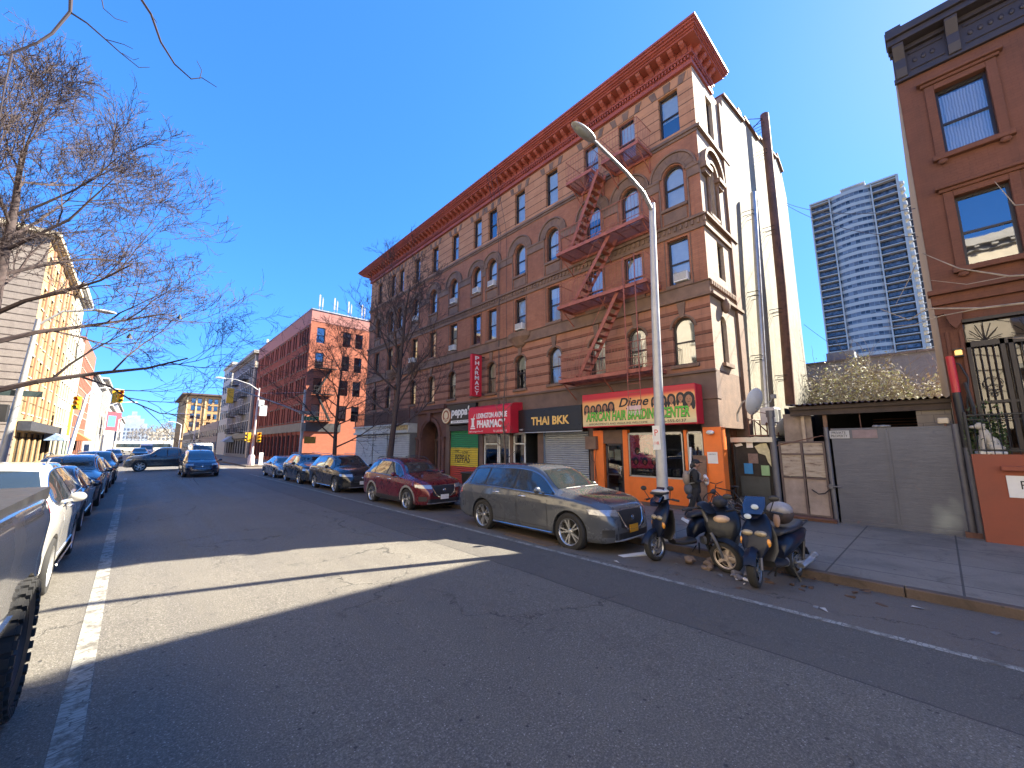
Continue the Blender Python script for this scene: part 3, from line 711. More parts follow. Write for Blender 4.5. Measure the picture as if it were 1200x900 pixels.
mb=MB(); mb.box(xs[0]-.1,xs[3],-.6,-.55,4.38,4.45); mb.box(xs[0]-.1,xs[3],-.6,-.55,3.52,3.57)
x=xs[0]
while x<xs[3]: mb.box(x,x+.03,-.59,-.56,3.46,4.4); x+=.16
for x in (xs[0]-.1,xs[1],xs[2],xs[3]-.06): mb.box(x,x+.07,-.61,-.54,3.46,4.5)
mb.build('balustrade',M('dark red iron',(.09,.035,.03),.6,0,.2),B)
mb=MB(); mb.box(0,U(22.9),-.001,.3,3.46,4.449); mb.build('wall',m_sand2,B)
# ---- fire escape (part of the building) -----------------------------
mb0=MB(); mb0.box(U(10.1),U(10.0),-.12,-.0,4.8,4.9); FE_=mb0.build('fire_escape',m_iron,B); FE=FE_
x0,x1=U(10.15),U(6.2); dep=-1.05
plats=[(4.62,0),(7.68,1),(10.0,2)]
def platform(z,x0,x1,tall=.95):
    mb=MB()
    for y in (-.06,dep): mb.box(x0,x1,y-.02,y+.02,z-.13,z)
    for x in (x0,x1): mb.box(x-.02,x+.02,dep,-.02,z-.13,z)
    x=x0
    nx=0
    y=-.1
    while y>dep: mb.box(x0,x1,y-.035,y,z-.03,z-.015); y-=.075
    x=x0+.3
    while x<x1: mb.box(x,x+.03,dep,-.02,z-.05,z-.03); x+=.6
    mb.build('platform',m_iron,FE)
    mb=MB()
    for zz in (z+tall,z+.12):
        mb.tube([(x0,0,zz),(x0,dep,zz),(x1,dep,zz),(x1,0,zz)],.014,5)
    x=x0
    while x<x1+.01:
        mb.tube([(x,dep,z),(x,dep,z+tall)],.007,4,False); x+=.13
    for xx in (x0,x1):
        y=dep
        while y<-.05: mb.tube([(xx,y,z),(xx,y,z+tall)],.007,4,False); y+=.13
    for xx in (x0+.1,x1-.1,(x0+x1)/2):
        mb.bar((xx,-.02,z-.75),(xx,dep+.12,z-.1),.03,.03); mb.bar((xx,-.03,z-.75),(xx,-.03,z),.03,.03)
    mb.build('railing',m_iron,FE)
for z,_ in plats: platform(z,x0,x1)
platform(12.95,U(9.55),U(8.3)); platform(12.95,U(7.8),U(6.25))
def stair(xa,za,xb,zb,y):
    mb=MB(); n=max(4,int((zb-za)/.24))
    for yy in (y,y-.5):
        mb.bar((xa,yy,za),(xb,yy,zb),.025,.14,up=(0,0,1))
        mb.tube([(xa,yy,za+.1),(xa+.02,yy,za+.8),(xb,yy,zb+.75)],.012,5)
    for i in range(1,n):
        t=i/n; x=xa+(xb-xa)*t; z=za+(zb-za)*t; mb.box(x-.1,x+.1,y-.49,y-.01,z-.012,z+.012)
    mb.build('stair',m_iron,FE)
stair(U(9.3),4.7,U(7.45),7.62,-.35); stair(U(9.5),7.7,U(7.7),9.95,-.35); stair(U(9.6),10.0,U(8.1),12.9,-.35)
mb=MB()  # drop ladder and its guide rails
for x in (U(7.05),U(6.6)): mb.tube([(x,dep-.06,4.2),(x,dep-.06,8.7)],.02,5); mb.tube([(x+.02,dep-.1,3.2),(x+.02,dep-.1,5.3)],.012,5)
z=3.2
while z<5.3: mb.tube([(U(7.03),dep-.1,z),(U(6.58),dep-.1,z)],.01,5); z+=.3
mb.build('ladder',m_iron,FE)
# flues fixed to the south wall (rust coloured and galvanised)
mb=MB(); mb.tube([(19.8,4.12,3.75),(20.35,4.1,9),(20.7,4.1,18.0)],.18,14)
mb.v=[(YL-p[1]-0,p[0]-FX,p[2]) for p in mb.v]; mb.build('rusty_flue',m_rustp,B,smooth=40)
mb=MB(); mb.tube([(16.7,4.25,3.2),(17.2,4.22,8),(17.75,4.2,12.5)],.11,10)
mb.v=[(YL-p[1],p[0]-FX,p[2]) for p in mb.v]; mb.build('steel_flue',m_steel,B,smooth=40)
mb=MB()
for x,z,yy in ((20.68,17.5,4.1),(20.6,16,4.1),(20.45,12,4.1),(20.2,8,4.1),(19.95,5.0,4.1),(17.6,11.6,4.2),(17.2,8,4.2),(16.9,5.4,4.2)):
    mb.cut()
    for dz in (0,-.18): mb.tube([(x-.25,4.56,z+dz),(x-.2,yy,z+dz),(x+.2,yy-.02,z+dz),(x+.25,4.56,z+dz)],.015,4)
mb.tube([(20.7,4.1,17.8),(19.6,4.6,17.4)],.02,4); mb.tube([(20.7,4.1,17.95),(20.0,4.6,17.0)],.02,4)
mb.v=[(YL-p[1],p[0]-FX,p[2]) for p in mb.v]; mb.build('flue_bracket',m_black,B)
# loose aerial cables hanging down the front
mb=MB()
for a,s_ in ((15.05,.1),(14.75,-.12),(14.4,.05)):
    mb.cut(); mb.tube([(U(a)+s_*math.sin(t*2.3)+.25*t*s_,-.9+.82*min(1,t*4) if t<.25 else -.08,16.5-t*13) for t in [i/16 for i in range(17)]],.012,4)
mb.build('hanging_cable',m_black,B)

# window air conditioners: separate things sitting in the windows
def ac(X,Y,z,label,rot=-PI/2,off=.0):
    t=thing('air_conditioner',label,'air conditioner',(X,Y,z),rot,'window air conditioners of the corner building')
    mb=MB(); mb.box(-.24,.24,-.15,.2,0,.32); mb.build('casing',m_white,t,bevel=.015)
    mb=MB()
    for i in range(7): mb.box(-.22,.22,-.156,-.151,.05+i*.04,.07+i*.04)
    mb.build('grille',m_greyp,t)
    return t
for y,z,l in ((5.45,7.6,'white air conditioner in the third storey window nearest the sunlit corner'),(13.42,7.62,'white air conditioner above the small stone corbel, third storey, over the black shop sign'),
  (15.58,10.5,'white air conditioner in the right window of the arched pair beside the hanging cables'),(16.92,10.5,'white air conditioner in the left window of the arched pair beside the cables'),
  (19.15,10.5,'white air conditioner in an arched window just right of the bare tree crown'),(24.0,7.62,'white air conditioner in a third storey window behind the bare tree crown'),
  (19.15,7.6,'white air conditioner in a third storey window two windows left of the red curtains'),(23.72,10.5,'white air conditioner in an arched window half hidden by the tree crown')):
    ac(FX+.0,y,z,l)
# ================================================================ signs and awnings on the corner building
def facade_thing(name,label,cat,Y,X=FX,z=0,group=None): return thing(name,label,cat,(X,Y,z),-PI/2,group)
m_red=M('red awning cloth',(.58,.018,.035),.55,0,.08,2); m_blk=M('black sign board',(.012,.012,.014),.35,0,.1); m_txtw=M('white lettering',(.8,.8,.78),.5,0,0); m_gold=M('gold lettering',(.85,.52,.14),.45,0,0)
m_grn=M('green lettering',(.12,.55,.05),.5,0,0); m_yel=M('yellow board',(.85,.55,.13),.5,0,.06,1)
# hair shop box awning
A=facade_thing('awning_sign','wide box awning with red ends, portraits and green lettering over the orange shop','shop sign',9.37)
w=4.34
mb=MB(); mb.box(0,w,-.6,-.075,2.72,3.98); mb.build('awning_box',m_red,A,bevel=.02)
m,nt,b=nodes_mat('hair awning board'); v=coords(nt); s=nt.nodes.new('ShaderNodeSeparateXYZ'); nt.links.new(v,s.inputs[0])
zz=mth(nt,'ADD',s.outputs[2],mth(nt,'MULTIPLY',s.outputs[0],-.01))
col=ramp(nt,mth(nt,'DIVIDE',mth(nt,'SUBTRACT',zz,2.72),1.26),[(0,(.55,.5,.3)),(.12,(.75,.6,.3)),(.45,(.80,.42,.17)),(.72,(.78,.38,.12)),(.80,(.70,.10,.05)),(.84,(.5,.01,.03))])
nt.links.new(col,b.inputs['Base Color']); b.inputs['Roughness'].default_value=.4
mb=MB(); mb.box(.02,w-.02,-.606,-.601,2.76,3.95); mb.build('printed_face',m,A)
text('lettering','Djene',1.15,.42,mk,A,(1.62,-.607,3.3),shear=.35,depth=.006,bold=.02)
text('lettering','AFRICAN HAIR BRAIDING CENTER',3.95,.37,m_dark,A,(.18,-.607,2.93),depth=.004,bold=.045,shear=.15)
text('lettering','AFRICAN HAIR BRAIDING CENTER',3.92,.34,m_grn,A,(.2,-.612,2.95),depth=.008,bold=.012,shear=.15)
text('lettering','APPOINTMENTS AND WALK-INS WELCOME',2.4,.07,mk,A,(.3,-.607,2.8),depth=.004)
text('lettering','TEL 646-555-0137'.replace('TEL ',''),.9,.09,mk,A,(3.1,-.607,2.79),depth=.004,bold=.01)
heads=[(.22,3.42,.13),(.5,3.4,.12),(.76,3.42,.13),(1.03,3.44,.12),(1.3,3.46,.14),(2.98,3.52,.12),(3.27,3.52,.14),(3.56,3.54,.14),(3.86,3.56,.14),(4.12,3.5,.19)]
mh=MB(); mf=MB(); ms=MB()
for i,(x,z,r_) in enumerate(heads):
    mh.cut(); mf.cut(); ms.cut()
    mh.ell((x,-.607,z),(r_,.003,r_*1.25),12,8); mh.ell((x-r_*.7,-.6065,z-r_*.8),(r_*.35,.003,r_),8,6); mh.ell((x+r_*.7,-.6065,z-r_*.8),(r_*.35,.003,r_),8,6)
    mf.ell((x,-.6095,z-r_*.12),(r_*.55,.003,r_*.8),12,8); mf.ell((x,-.608,z-r_*1.0),(r_*.25,.003,r_*.4),8,6)
    for sx in(-1,1): ms.ell((x+sx*r_*.22,-.612,z),(r_*.1,.002,r_*.05),6,4)
    ms.ell((x,-.612,z-r_*.5),(r_*.16,.002,r_*.05),6,4)
mh.build('portrait_hair',mk,A); mf.build('portrait_face',M('printed skin',(.38,.17,.09),.5,0,.25,8),A); ms.build('portrait_features',mk,A)
mb=MB(); mb.box(1.95,2.5,-.615,-.607,3.1,3.42); mb.build('pasted_paper',M('pasted pink paper',(.7,.5,.48),.7,0,.15,6),A)
# thai sign
A=facade_thing('shop_sign','flat black sign board reading THAI BKK in gold','shop sign',13.38)
mb=MB(); mb.box(0,3.78,-.34,-.07,2.66,3.66); mb.build('board',m_blk,A,bevel=.01)
text('lettering','THAI BKK',2.15,.36,m_gold,A,(1.0,-.341,2.93),bold=.03)
text('lettering','1987',.22,.07,m_txtw,A,(.25,-.341,2.72),depth=.005)
mb=MB(); mb.box(0,3.78,-.345,-.30,2.6,2.64); mb.build('drip_edge',m_steel,A)
# pharmacy awning
A=facade_thing('pharmacy_awning','red rounded box awning reading LEXINGTON AVENUE PHARMACY in white','awning',16.36)
mb=MB(); mb.prismX([(-.07,2.62),(-.85,2.62),(-.85,3.75),(-.8,3.9),(-.7,3.98),(-.5,4.02),(-.07,4.05)],0,3.15); mb.build('awning_box',m_red,A,smooth=30)
text('lettering','LEXINGTON AVENUE',2.25,.26,m_txtw,A,(.68,-.851,3.36),bold=.03)
text('lettering','PHARMACY',2.1,.38,m_txtw,A,(.72,-.851,2.90),bold=.035)
text('lettering','1863 Lexington Ave NY',1.1,.09,m_txtw,A,(.1,-.851,2.68),depth=.005)
text('lettering','TEL 212-555-0101',.95,.09,m_txtw,A,(1.95,-.851,2.68),depth=.005)
mb=MB(); mb.prism([(.2,2.95),(.55,2.95),(.47,3.05),(.47,3.3),(.55,3.4),(.2,3.4),(.28,3.3),(.28,3.05)],-.858,-.851); mb.bar((.42,-.86,3.35),(.55,-.86,3.6),.05,.01); mb.box(.18,.57,-.858,-.851,2.86,2.92); mb.build('mortar_emblem',m_txtw,A)
# peppas sign
A=facade_thing('shop_sign','black sign with round orange emblem and white lettering over the painted shutter','shop sign',19.55)
mb=MB(); mb.box(.35,3.0,-.25,-.07,3.2,4.3); mb.build('board',m_blk,A)
text('lettering',"peppa's",1.9,.62,m_txtw,A,(.75,-.251,3.55),bold=.035,shear=.15)
mb=MB(); mb.box(.75,2.6,-.258,-.251,3.27,3.42); mb.build('white_strip',m_txtw,A)
text('lettering','JERK CHICKEN',1.6,.09,mk,A,(.9,-.259,3.3),depth=.004)
mb=MB(); mb.lathe([(0,-.30),(.42,-.30),(.45,-.27),(.45,-.07)],28,(.3,0,3.72),'y'); mb.build('round_emblem',M('emblem red brown',(.4,.13,.05),.5,0,.2,4),A)
mb=MB(); mb.lathe([(.33,-.301),(.40,-.308),(.42,-.301)],28,(.3,0,3.72),'y'); mb.lathe([(.0,-.306),(.2,-.303)],20,(.3,0,3.75),'y'); mb.box(.1,.5,-.306,-.301,3.47,3.52); mb.build('emblem_rings',M('emblem cream',(.8,.65,.4),.5,0,.1),A)
# vertical blade sign
A=thing('blade_sign','tall narrow red sign reading PHARMACY downward, jutting from the wall','sign',(0,0,0),0)
bx0,bx1,by,bz0,bz1=12.2,12.85,16.15,4.55,6.75
mb=MB(); mb.box(bx0,bx1,by-.09,by+.09,bz0,bz1); mb.build('panel',m_red,A,bevel=.01)
for i,ch in enumerate('PHARMACY'):
    text('letter',ch,.27,.205,m_txtw,A,(bx0+.19,by-.091,bz1-.3-i*.26),bold=.03,depth=.006)
mb=MB(); mb.box(bx1,FX+.0,by-.02,by+.02,bz1-.1,bz1-.05); mb.box(bx0,bx1,by-.02,by+.02,bz1,bz1+.04); mb.box(bx1,FX,by-.02,by+.02,bz0+.1,bz0+.15); mb.build('bracket',m_black,A)
def small_sign(name,label,cat,w,h,mat,loc,rot,parts=(),group=None):
    t=thing(name,label,cat,loc,rot,group); mb=MB(); mb.box(0,w,-.012,0,0,h); mb.build('plate',mat,t)
    for s_,x,z,tw,th,mt in parts: text('lettering',s_,tw,th,mt,t,(x,-.013,z),depth=.003)
    return t
small_sign('notice','white notice stuck on the orange corner pier','notice',.3,.35,m_white,(FX-.052,5.02,1.5),-PI/2,[('NOTICE',.05,.26,.2,.04,mk)])
t=thing('wall_light','white flood lamp on the orange pier under the awning end','lamp',(FX-.05,4.85,2.45),-PI/2)
mb=MB(); mb.ell((0,-.12,.0),(.12,.1,.07)); mb.build('lamp_head',m_white,t); mb=MB(); mb.tube([(0,0,.05),(0,-.1,.02)],.02); mb.build('arm',m_white,t)
t=thing('cable_box','weathered meter box with loose wires on the post right of the grey shutter','box',(FX-.02,9.42,1.9),-PI/2)
mb=MB(); mb.box(-.15,.35,-.2,-.0,0,.5); mb.build('casing',m_sand,t,bevel=.01)
mb=MB(); mb.tube([(0,-.1,0),(.1,-.12,-.4),(.22,-.1,-.5),(.2,-.05,-1.2)],.012,5); mb.tube([(.3,-.1,0),(.25,-.14,-.5),(.3,-.05,-1.5)],.01,5); mb.build('wire',m_black,t)

# ================================================================ dishes, boxes and rack on the narrow lean-to roof
def dish(loc,rot,r,label,tilt=.2):
    t=thing('satellite_dish',label,'satellite dish',loc,rot)
    mb=MB(); prof=[(r*i/8,-(1-(i/8)**2)*r*.28) for i in range(9)]; mb.lathe(prof+[(r*1.0,.02),(r*.98,.03)],28,axis='y',c=(0,-.35,0)); mb.xf(Matrix.Rotation(tilt,4,'X')); mb.build('reflector',M('dish grey',(.62,.63,.62),.45,.1,.1),t,smooth=50)
    mb=MB(); mb.tube([(0,-.2,0),(0,.05,-.1),(0,.25,-.45),(0,.25,-.7)],.03,8); mb.tube([(0,-.35,-r*.8),(0,-.35-r*1.1,-r*.35),(0,-.35-r*1.2,-.05)],.015,6); mb.build('mount',m_steel,t)
    mb=MB(); mb.box(-.05,.05,-.45-r*1.2,-.33-r*1.2,-.07,.05); mb.build('receiver',m_greyp,t)
dish((13.9,4.12,3.5),R(-14),.42,'large grey satellite dish seen edge on at the foot of the pale side wall',.3)
dish((15.7,3.7,2.75),R(-30),.4,'cream satellite dish behind a rusty rack on the lean-to roof',.4)
dish((16.9,3.4,3.05),R(-50),.26,'small flat satellite dish beside the plywood sheet',.9)
t=thing('air_conditioner','outdoor air conditioner unit hung on the pale wall beside the dishes','air conditioner',(16.35,4.1,2.75))
mb=MB(); mb.box(-.4,.4,-.3,.15,0,.62); mb.build('casing',m_white,t,bevel=.02)
mb=MB()
for i in range(12): mb.box(-.35,.0,-.31,-.301,.06+i*.043,.075+i*.043)
for i in range(6): mb.box(.08+i*.05,.09+i*.05,-.31,-.301,.06,.56)
mb.build('grille',m_greyp,t)
t=thing('antenna_rack','rusty pipe rack with bent bars on the lean-to roof','rack',(14.7,3.9,2.35))
mb=MB()
for x in (-.6,0,.6):
    mb.tube([(x,.2,0),(x,.2,.55)],.02,6); mb.tube([(x,-.3,0),(x,-.3,.4)],.02,6)
mb.tube([(-.7,.2,.5),(.7,.2,.55)],.02,6); mb.tube([(-.7,-.3,.35),(.7,-.3,.45)],.02,6); mb.tube([(-.6,-.3,.1),(.1,.2,.5)],.02,6); mb.box(-.8,.8,-.35,.25,-.02,.02)
mb.build('frame',m_rustp,t)
# lean-to (dark recess with posters)
t=thing('lean_to_shed','narrow dark lean-to with pasted papers between orange shop and grey post','shed',(14,4.58,0),-PI/2)
mb=MB(); mb.box(0,1.1,.05,.1,0,2.3); mb.box(.0,.05,-.0,1.6,0,2.3); mb.box(1.06,1.1,0,1.6,0,2.3); mb.build('wall',M('dark painted boards',(.035,.03,.028),.8,0,.6,3),t)
mb=MB(); mb.box(-.02,1.14,-.1,1.8,2.2,2.26); mb.box(-.02,1.14,-.12,-.05,2.15,2.3); mb.build('roof',m_steel,t)
mb=MB(); mb.box(.15,.95,-.01,.04,0,1.1); mb.build('lower_panel',M('dark grey panel',(.05,.055,.055),.6,0,.3),t)
def poster(x,z,w,h,mat,nm): mb=MB(); mb.box(x,x+w,-.02,-.012,z,z+h); mb.build(nm,mat,t)
poster(.28,1.18,.24,.32,M('blue paper',(.04,.22,.5),.7,0,.1,9),'blue_poster'); poster(.75,1.15,.22,.3,M('green paper',(.25,.42,.22),.7,0,.1,9),'green_poster')
poster(.4,1.98,.18,.17,m_white,'paper'); poster(.42,1.5,.27,.3,M('faded paper',(.2,.14,.12),.8,0,.3,9),'faded_poster')
mb=MB(); mb.prism([(.62,2.02),(.78,2.1),(.95,2.12),(1.02,1.9),(1.03,1.42),(.95,1.55),(.9,1.75),(.72,1.82)],-.02,-.012); mb.build('torn_sheet',M('torn cream paper',(.55,.52,.33),.8,0,.2,9),t)
mb=MB(); mb.prism([(.05,2.08),(.25,2.12),(.3,2.05),(.1,2.0)],-.02,-.012); mb.build('torn_sheet',m_white,t)
# door and gate -------------------------------------------------------
GX=14.0
t=thing('gate_post','tall round grey pipe post left of the plywood door','post',(GX-.02,3.45,0))
mb=MB(); mb.tube([(0,0,0),(0,0,2.9)],.09,12); mb.tube([(0,0,2.9),(0,0,3.1)],.12,8); mb.build('post',M('grey pipe paint',(.12,.12,.135),.5,.2,.2,3),t,smooth=40)
mb=MB(); mb.tube([(0,.1,2.0),(0,-1.2,2.32),(.0,-1.25,2.3)],.015,5); mb.tube([(-.02,.05,3.0),(-.1,.4,3.1),(-.2,.5,2.7)],.012,5); mb.build('rod',m_rustp,t)
t=thing('yard_door','low door of faded plywood panels in a brown steel frame','door',(GX,3.32,0),-PI/2)
m_ply=M('faded plywood',(.31,.25,.215),.85,0,.3,2.2,.3)
mb=MB()
for x0,x1 in ((.05,.55),(.6,1.06)):
    mb.cut(); mb.box(x0,x1,.0,.03,.12,1.13)
mb.build('lower_panel',m_ply,t)
m,nt,b=nodes_mat('peeling painted boards'); v=coords(nt); mp=N(nt,'ShaderNodeMapping'); mp.inputs['Scale'].default_value=(3,1,14); nt.links.new(v,mp.inputs[0]); f=noise(nt,mp.outputs[0],1,6,.7)
nt.links.new(ramp(nt,f,[(.4,(.42,.36,.29)),(.55,(.34,.28,.22)),(.65,(.13,.09,.075))]),b.inputs['Base Color']); b.inputs['Roughness'].default_value=.85
mb=MB()
for x0,x1 in ((.05,.55),(.6,1.06)): mb.cut(); mb.box(x0,x1,.0,.03,1.17,2.12)
mb.build('upper_panel',m,t)
mb=MB()
for x in (0,.53,1.05): mb.box(x,x+.05,-.03,.04,.1,2.16)
for z in (.1,1.11,1.78,2.12): mb.box(0,1.1,-.032,.038,z,z+.045)
mb.build('frame',M('brown steel',(.10,.07,.065),.6,0,.3),t)
mb=MB(); mb.box(-.1,1.2,-.25,.1,.0,.06); mb.box(-.08,1.18,-.3,.1,.06,.09); mb.build('sill',m_rustp,t)
mb=MB(); mb.tube([(.7,-.05,.83),(.85,-.07,.72),(1.0,-.07,.75),(1.1,-.06,.86)],.014,5); mb.build('chain',m_black,t)
m,nt,b=nodes_mat('grey gate paint'); v=coords(nt); f=noise(nt,v,1.1,7,.7,.5); f2=noise(nt,v,3.5,5,.7)
mp=N(nt,'ShaderNodeMapping'); mp.inputs['Scale'].default_value=(.7,1,5); nt.links.new(v,mp.inputs[0]); f3=noise(nt,mp.outputs[0],2.2,6,.75)
col=ramp(nt,f,[(.3,(.078,.084,.112)),(.7,(.112,.12,.15))]); col=mix(nt,ramp(nt,f2,[(.62,0),(.75,.5)]),col,(.20,.10,.09)); col=mix(nt,ramp(nt,f3,[(.6,0),(.68,.6)]),col,(.07,.07,.08)); col=mix(nt,ramp(nt,noise(nt,v,.8,3,.5,.2),[(.62,0),(.8,.6)]),col,(.33,.38,.36))
nt.links.new(col,b.inputs['Base Color']); b.inputs['Roughness'].default_value=.45; b.inputs['Metallic'].default_value=.2; bump(nt,b,f3,.4,.02); m_gate=m
t=thing('driveway_gate','wide grey sheet steel double gate with scuffs and rust spots','gate',(GX,2.15,0),-PI/2)
mb=MB(); mb.box(.1,1.22,.0,.03,.08,2.47); mb.build('gate_leaf',m_gate,t,bevel=.004); mb=MB(); mb.box(1.235,2.36,.0,.03,.08,2.47); mb.build('gate_leaf',m_gate,t,bevel=.004)
mb=MB(); mb.box(1.2,1.25,-.03,.0,.08,2.45); mb.box(.1,2.36,-.02,.05,.0,.1); mb.box(.1,2.36,-.01,.05,2.47,2.51)
mb.build('gate_frame',m_gate,t)
mb=MB(); mb.tube([(0,-.02,0),(0,-.02,2.55)],.055,10); mb.cut(); mb.tube([(2.42,-.03,0),(2.42,-.03,2.55)],.065,10)
for z in (.95,): mb.cut(); mb.tube([(-.08,-.09,z),(.2,-.09,z)],.02,6); mb.box(-.06,.02,-.12,-.07,z-.06,z+.06)
mb.build('gate_post',M('grey pipe paint',(.12,.12,.135)),t,smooth=40)
mb=MB(); mb.box(2.3,2.56,-.12,.0,.0,.12); mb.build('hinge_block',m_rustp,t)
small_sign('yard_sign','small sign reading PRIVATE PROPERTY at the top left of the grey gate','sign',.42,.21,M('sign grey white',(.42,.42,.42),.6,0,.1),(GX-.01,2.08,2.24),-PI/2,[('PRIVATE',.05,.12,.3,.07,mk),('PROPERTY',.03,.03,.35,.07,mk)])
t=thing('patch_plate','faded pink patch beside the lettered sign on the gate','patch',(GX-.01,1.60,2.24),-PI/2); mb=MB(); mb.box(0,.5,-.008,0,0,.22); mb.build('plate',M('faded pink',(.24,.18,.18),.7,0,.2,5),t)
t=thing('flood_lamp','cream flood lamp on top of the gate at its right end','lamp',(GX,-.12,2.56)); mb=MB(); mb.box(-.07,.05,-.07,.12,0,.14); mb.build('lamp_head',M('cream lamp',(.6,.5,.35),.5,0,.1),t,bevel=.02); mb=MB(); mb.box(-.03,.03,-.02,.02,-.06,0); mb.build('foot',m_rustp,t)
t=thing('litter_cloth','crumpled grey rag lying on top of the gate','rag',(GX,1.0,2.52)); mb=MB()
for i in range(4): mb.ell((.0,-.1+.07*i,.02),(.06,.08,.03+.01*(i%2)),8,6)
mb.build('folds',m_greyp,t,smooth=60)
t=thing('corner_pipe','round post painted red on top and black below at the gate end','post',(GX-.05,-.40,0))
mb=MB(); mb.tube([(0,0,2.0),(0,.02,3.28)],.075,10); mb.build('black_part',m_black,t,smooth=40)
mb=MB(); mb.tube([(0,.02,3.28),(0,.03,4.15)],.076,10); mb.build('red_part',M('red enamel',(.5,.02,.03),.4,0,.1),t,smooth=40)
mb=MB(); mb.tube([(0.02,-.12,1.9),(0.02,-.12,3.0),(.02,-.2,3.6),(.02,-.1,3.95),(.02,.02,4.0)],.02,6); mb.tube([(0.0,-.16,1.9),(0.0,-.2,2.9),(.0,-.14,3.5)],.035,6); mb.build('conduit',m_black,t,smooth=50)
mb=MB(); mb.tube([(0,0,0),(0,0,2.0)],.07,10); mb.build('lower_pole',M('grey pipe paint',(.12,.12,.135)),t,smooth=40)

# shed behind the gate --------------------------------------------------
t=thing('garage_shed','dark open garage shed with corrugated roof behind the grey gate','shed',(GX+.35,2.9,0),-PI/2)
mb=MB(); vs=[]; n_=90
for i in range(n_+1):
    x=-.15+3.45*i/n_; z=.035*math.sin(i*1.9); vs+=[(x,-.35,3.22+z-.02*i/n_),(x,9,3.7+z-.02*i/n_)]
mb.add(vs,[(2*i,2*i+2,2*i+3,2*i+1) for i in range(n_)]); mb.build('corrugated_roof',m_rustp,t)
mb=MB(); mb.box(-.1,3.2,-.12,.02,2.92,3.16); mb.box(-.1,3.2,-.2,-.12,3.08,3.18); mb.build('roof_beam',M('weathered dark wood',(.06,.045,.04),.85,0,.4,4),t)
mb=MB(); mb.box(-.3,3.2,4.5,4.6,0,3.3); mb.box(-.35,-.3,.4,4.5,0,3.2); mb.build('back_wall',m_room,t)
for x in (.65,1.45): mb=MB(); mb.box(x,x+.09,.0,.09,0,2.95) if x<1 else mb.box(x,x+.02,.0,.02,0,3.1); mb.build('post',m_wood if x<1 else m_rustp,t)
mb=MB(); mb.box(-.35,.35,.15,.2,1.5,3.0); mb.build('plywood_sheet',m_ply,t)
mb=MB(); mb.box(.12,.2,.05,.12,2.1,3.05); mb.build('pale_stud',M('pale timber',(.45,.36,.28),.8,0,.2),t)
for i in range(6):
    mb=MB()
    for r_ in range(1): mb.box(1.5,2.6,2.2+.1*i,2.25+.1*i,2.4+.09*i,2.43+.09*i)
    mb.build('stored_pipe',m_rustp,t)
m_block=brick('cinder block',(.22,.19,.16),(.18,.16,.14),(.1,.09,.08),.3,.4,.2)
mb=MB(); mb.box(2.55,3.15,-.05,.3,0,2.96); mb.build('block_pier',m_block,t)
# ivy and vines, grey building behind
def leafcloud(name,n,boxf,size,mats,parent=None,seed=1,flat=.0):
    r=random.Random(seed); mbs=[MB() for _ in mats]
    for i in range(n):
        p=boxf(r); k=r.choice(range(len(mats))); s_=size*r.uniform(.6,1.4)
        a=Vector((r.gauss(0,1),r.gauss(0,1),r.gauss(0,1))).normalized(); b_=a.orthogonal().normalized(); b_=Matrix.Rotation(r.uniform(0,6.28),3,a)@b_; c_=a.cross(b_)
        p=Vector(p); mbs[k].add([p-b_*s_,p+c_*s_*.45,p+b_*s_,p-c_*s_*.45],[(0,1,2,3)])
    return [mb.build(name,m_,parent) for mb,m_ in zip(mbs,mats)]
m_leaf1=M('pale vine leaf',(.50,.52,.26),.7,0,.4,6); m_leaf2=M('dry vine leaf',(.45,.40,.28),.8,0,.3,6); m_leaf3=M('grey vine stem',(.26,.22,.17),.9,0,.3,6); m_leaf4=M('white seed tuft',(.55,.53,.45),.8,0,.2,6)
t=thing('vine_thicket','tangled half dry climbing vines over the corrugated shed roof','vines',(26.6,2.1,0))
def vb(r):
    y=r.uniform(-2.6,2.7); top=3.3+.3*math.sin(y*1.9+1)+.35*math.sin(y*4.7)+r.gauss(0,.35)-(max(0,-.6-y)*.7)
    return (r.uniform(-1.3,2.0),y,2.6+r.random()**.8*max(.5,top))
leafcloud('foliage',7500,vb,.08,[m_leaf1,m_leaf2,m_leaf3,m_leaf4],t,3)
r=random.Random(9); mb=MB()
for i in range(700):
    p=Vector(vb(r)); p.z=2.4+(p.z-2.4)*.95; pts=[p]; d=Vector((r.gauss(0,.5),r.gauss(0,1),r.uniform(.0,1))).normalized()
    for k in range(6): d=(d+Vector((r.gauss(0,.25),r.gauss(0,.25),r.gauss(-.05,.2)))).normalized(); pts.append(pts[-1]+d*.28)
    mb.tube(pts,[.014,.012,.01,.008,.007,.006,.004],3,False)
mb.build('stems',m_leaf3,t)
t=thing('rear_building','low grey painted brick building with flat roof behind the vines','building',(32,9.5,0),-PI/2)
m_gb=brick('grey blue brick',(.32,.35,.36),(.28,.31,.33),(.24,.26,.27),.2)
mb=MB(); wall_mb(mb,16,7.3,[(8.1,8.7,4.3,5.3)],.2,0,0); mb.box(.0,16,.21,10,.0,7.29); mb.build('wall',m_gb,t)
mb=MB(); mb.box(-.1,16.1,-.1,10,7.3,7.42); mb.build('coping',m_conc,t)
window(t,8.4,4.3,.6,1.0,frm=m_steel)
mb=MB(); mb.box(5.0,6.4,.4,1.5,7.42,8.0); mb.build('roof_hut',m_gb,t)
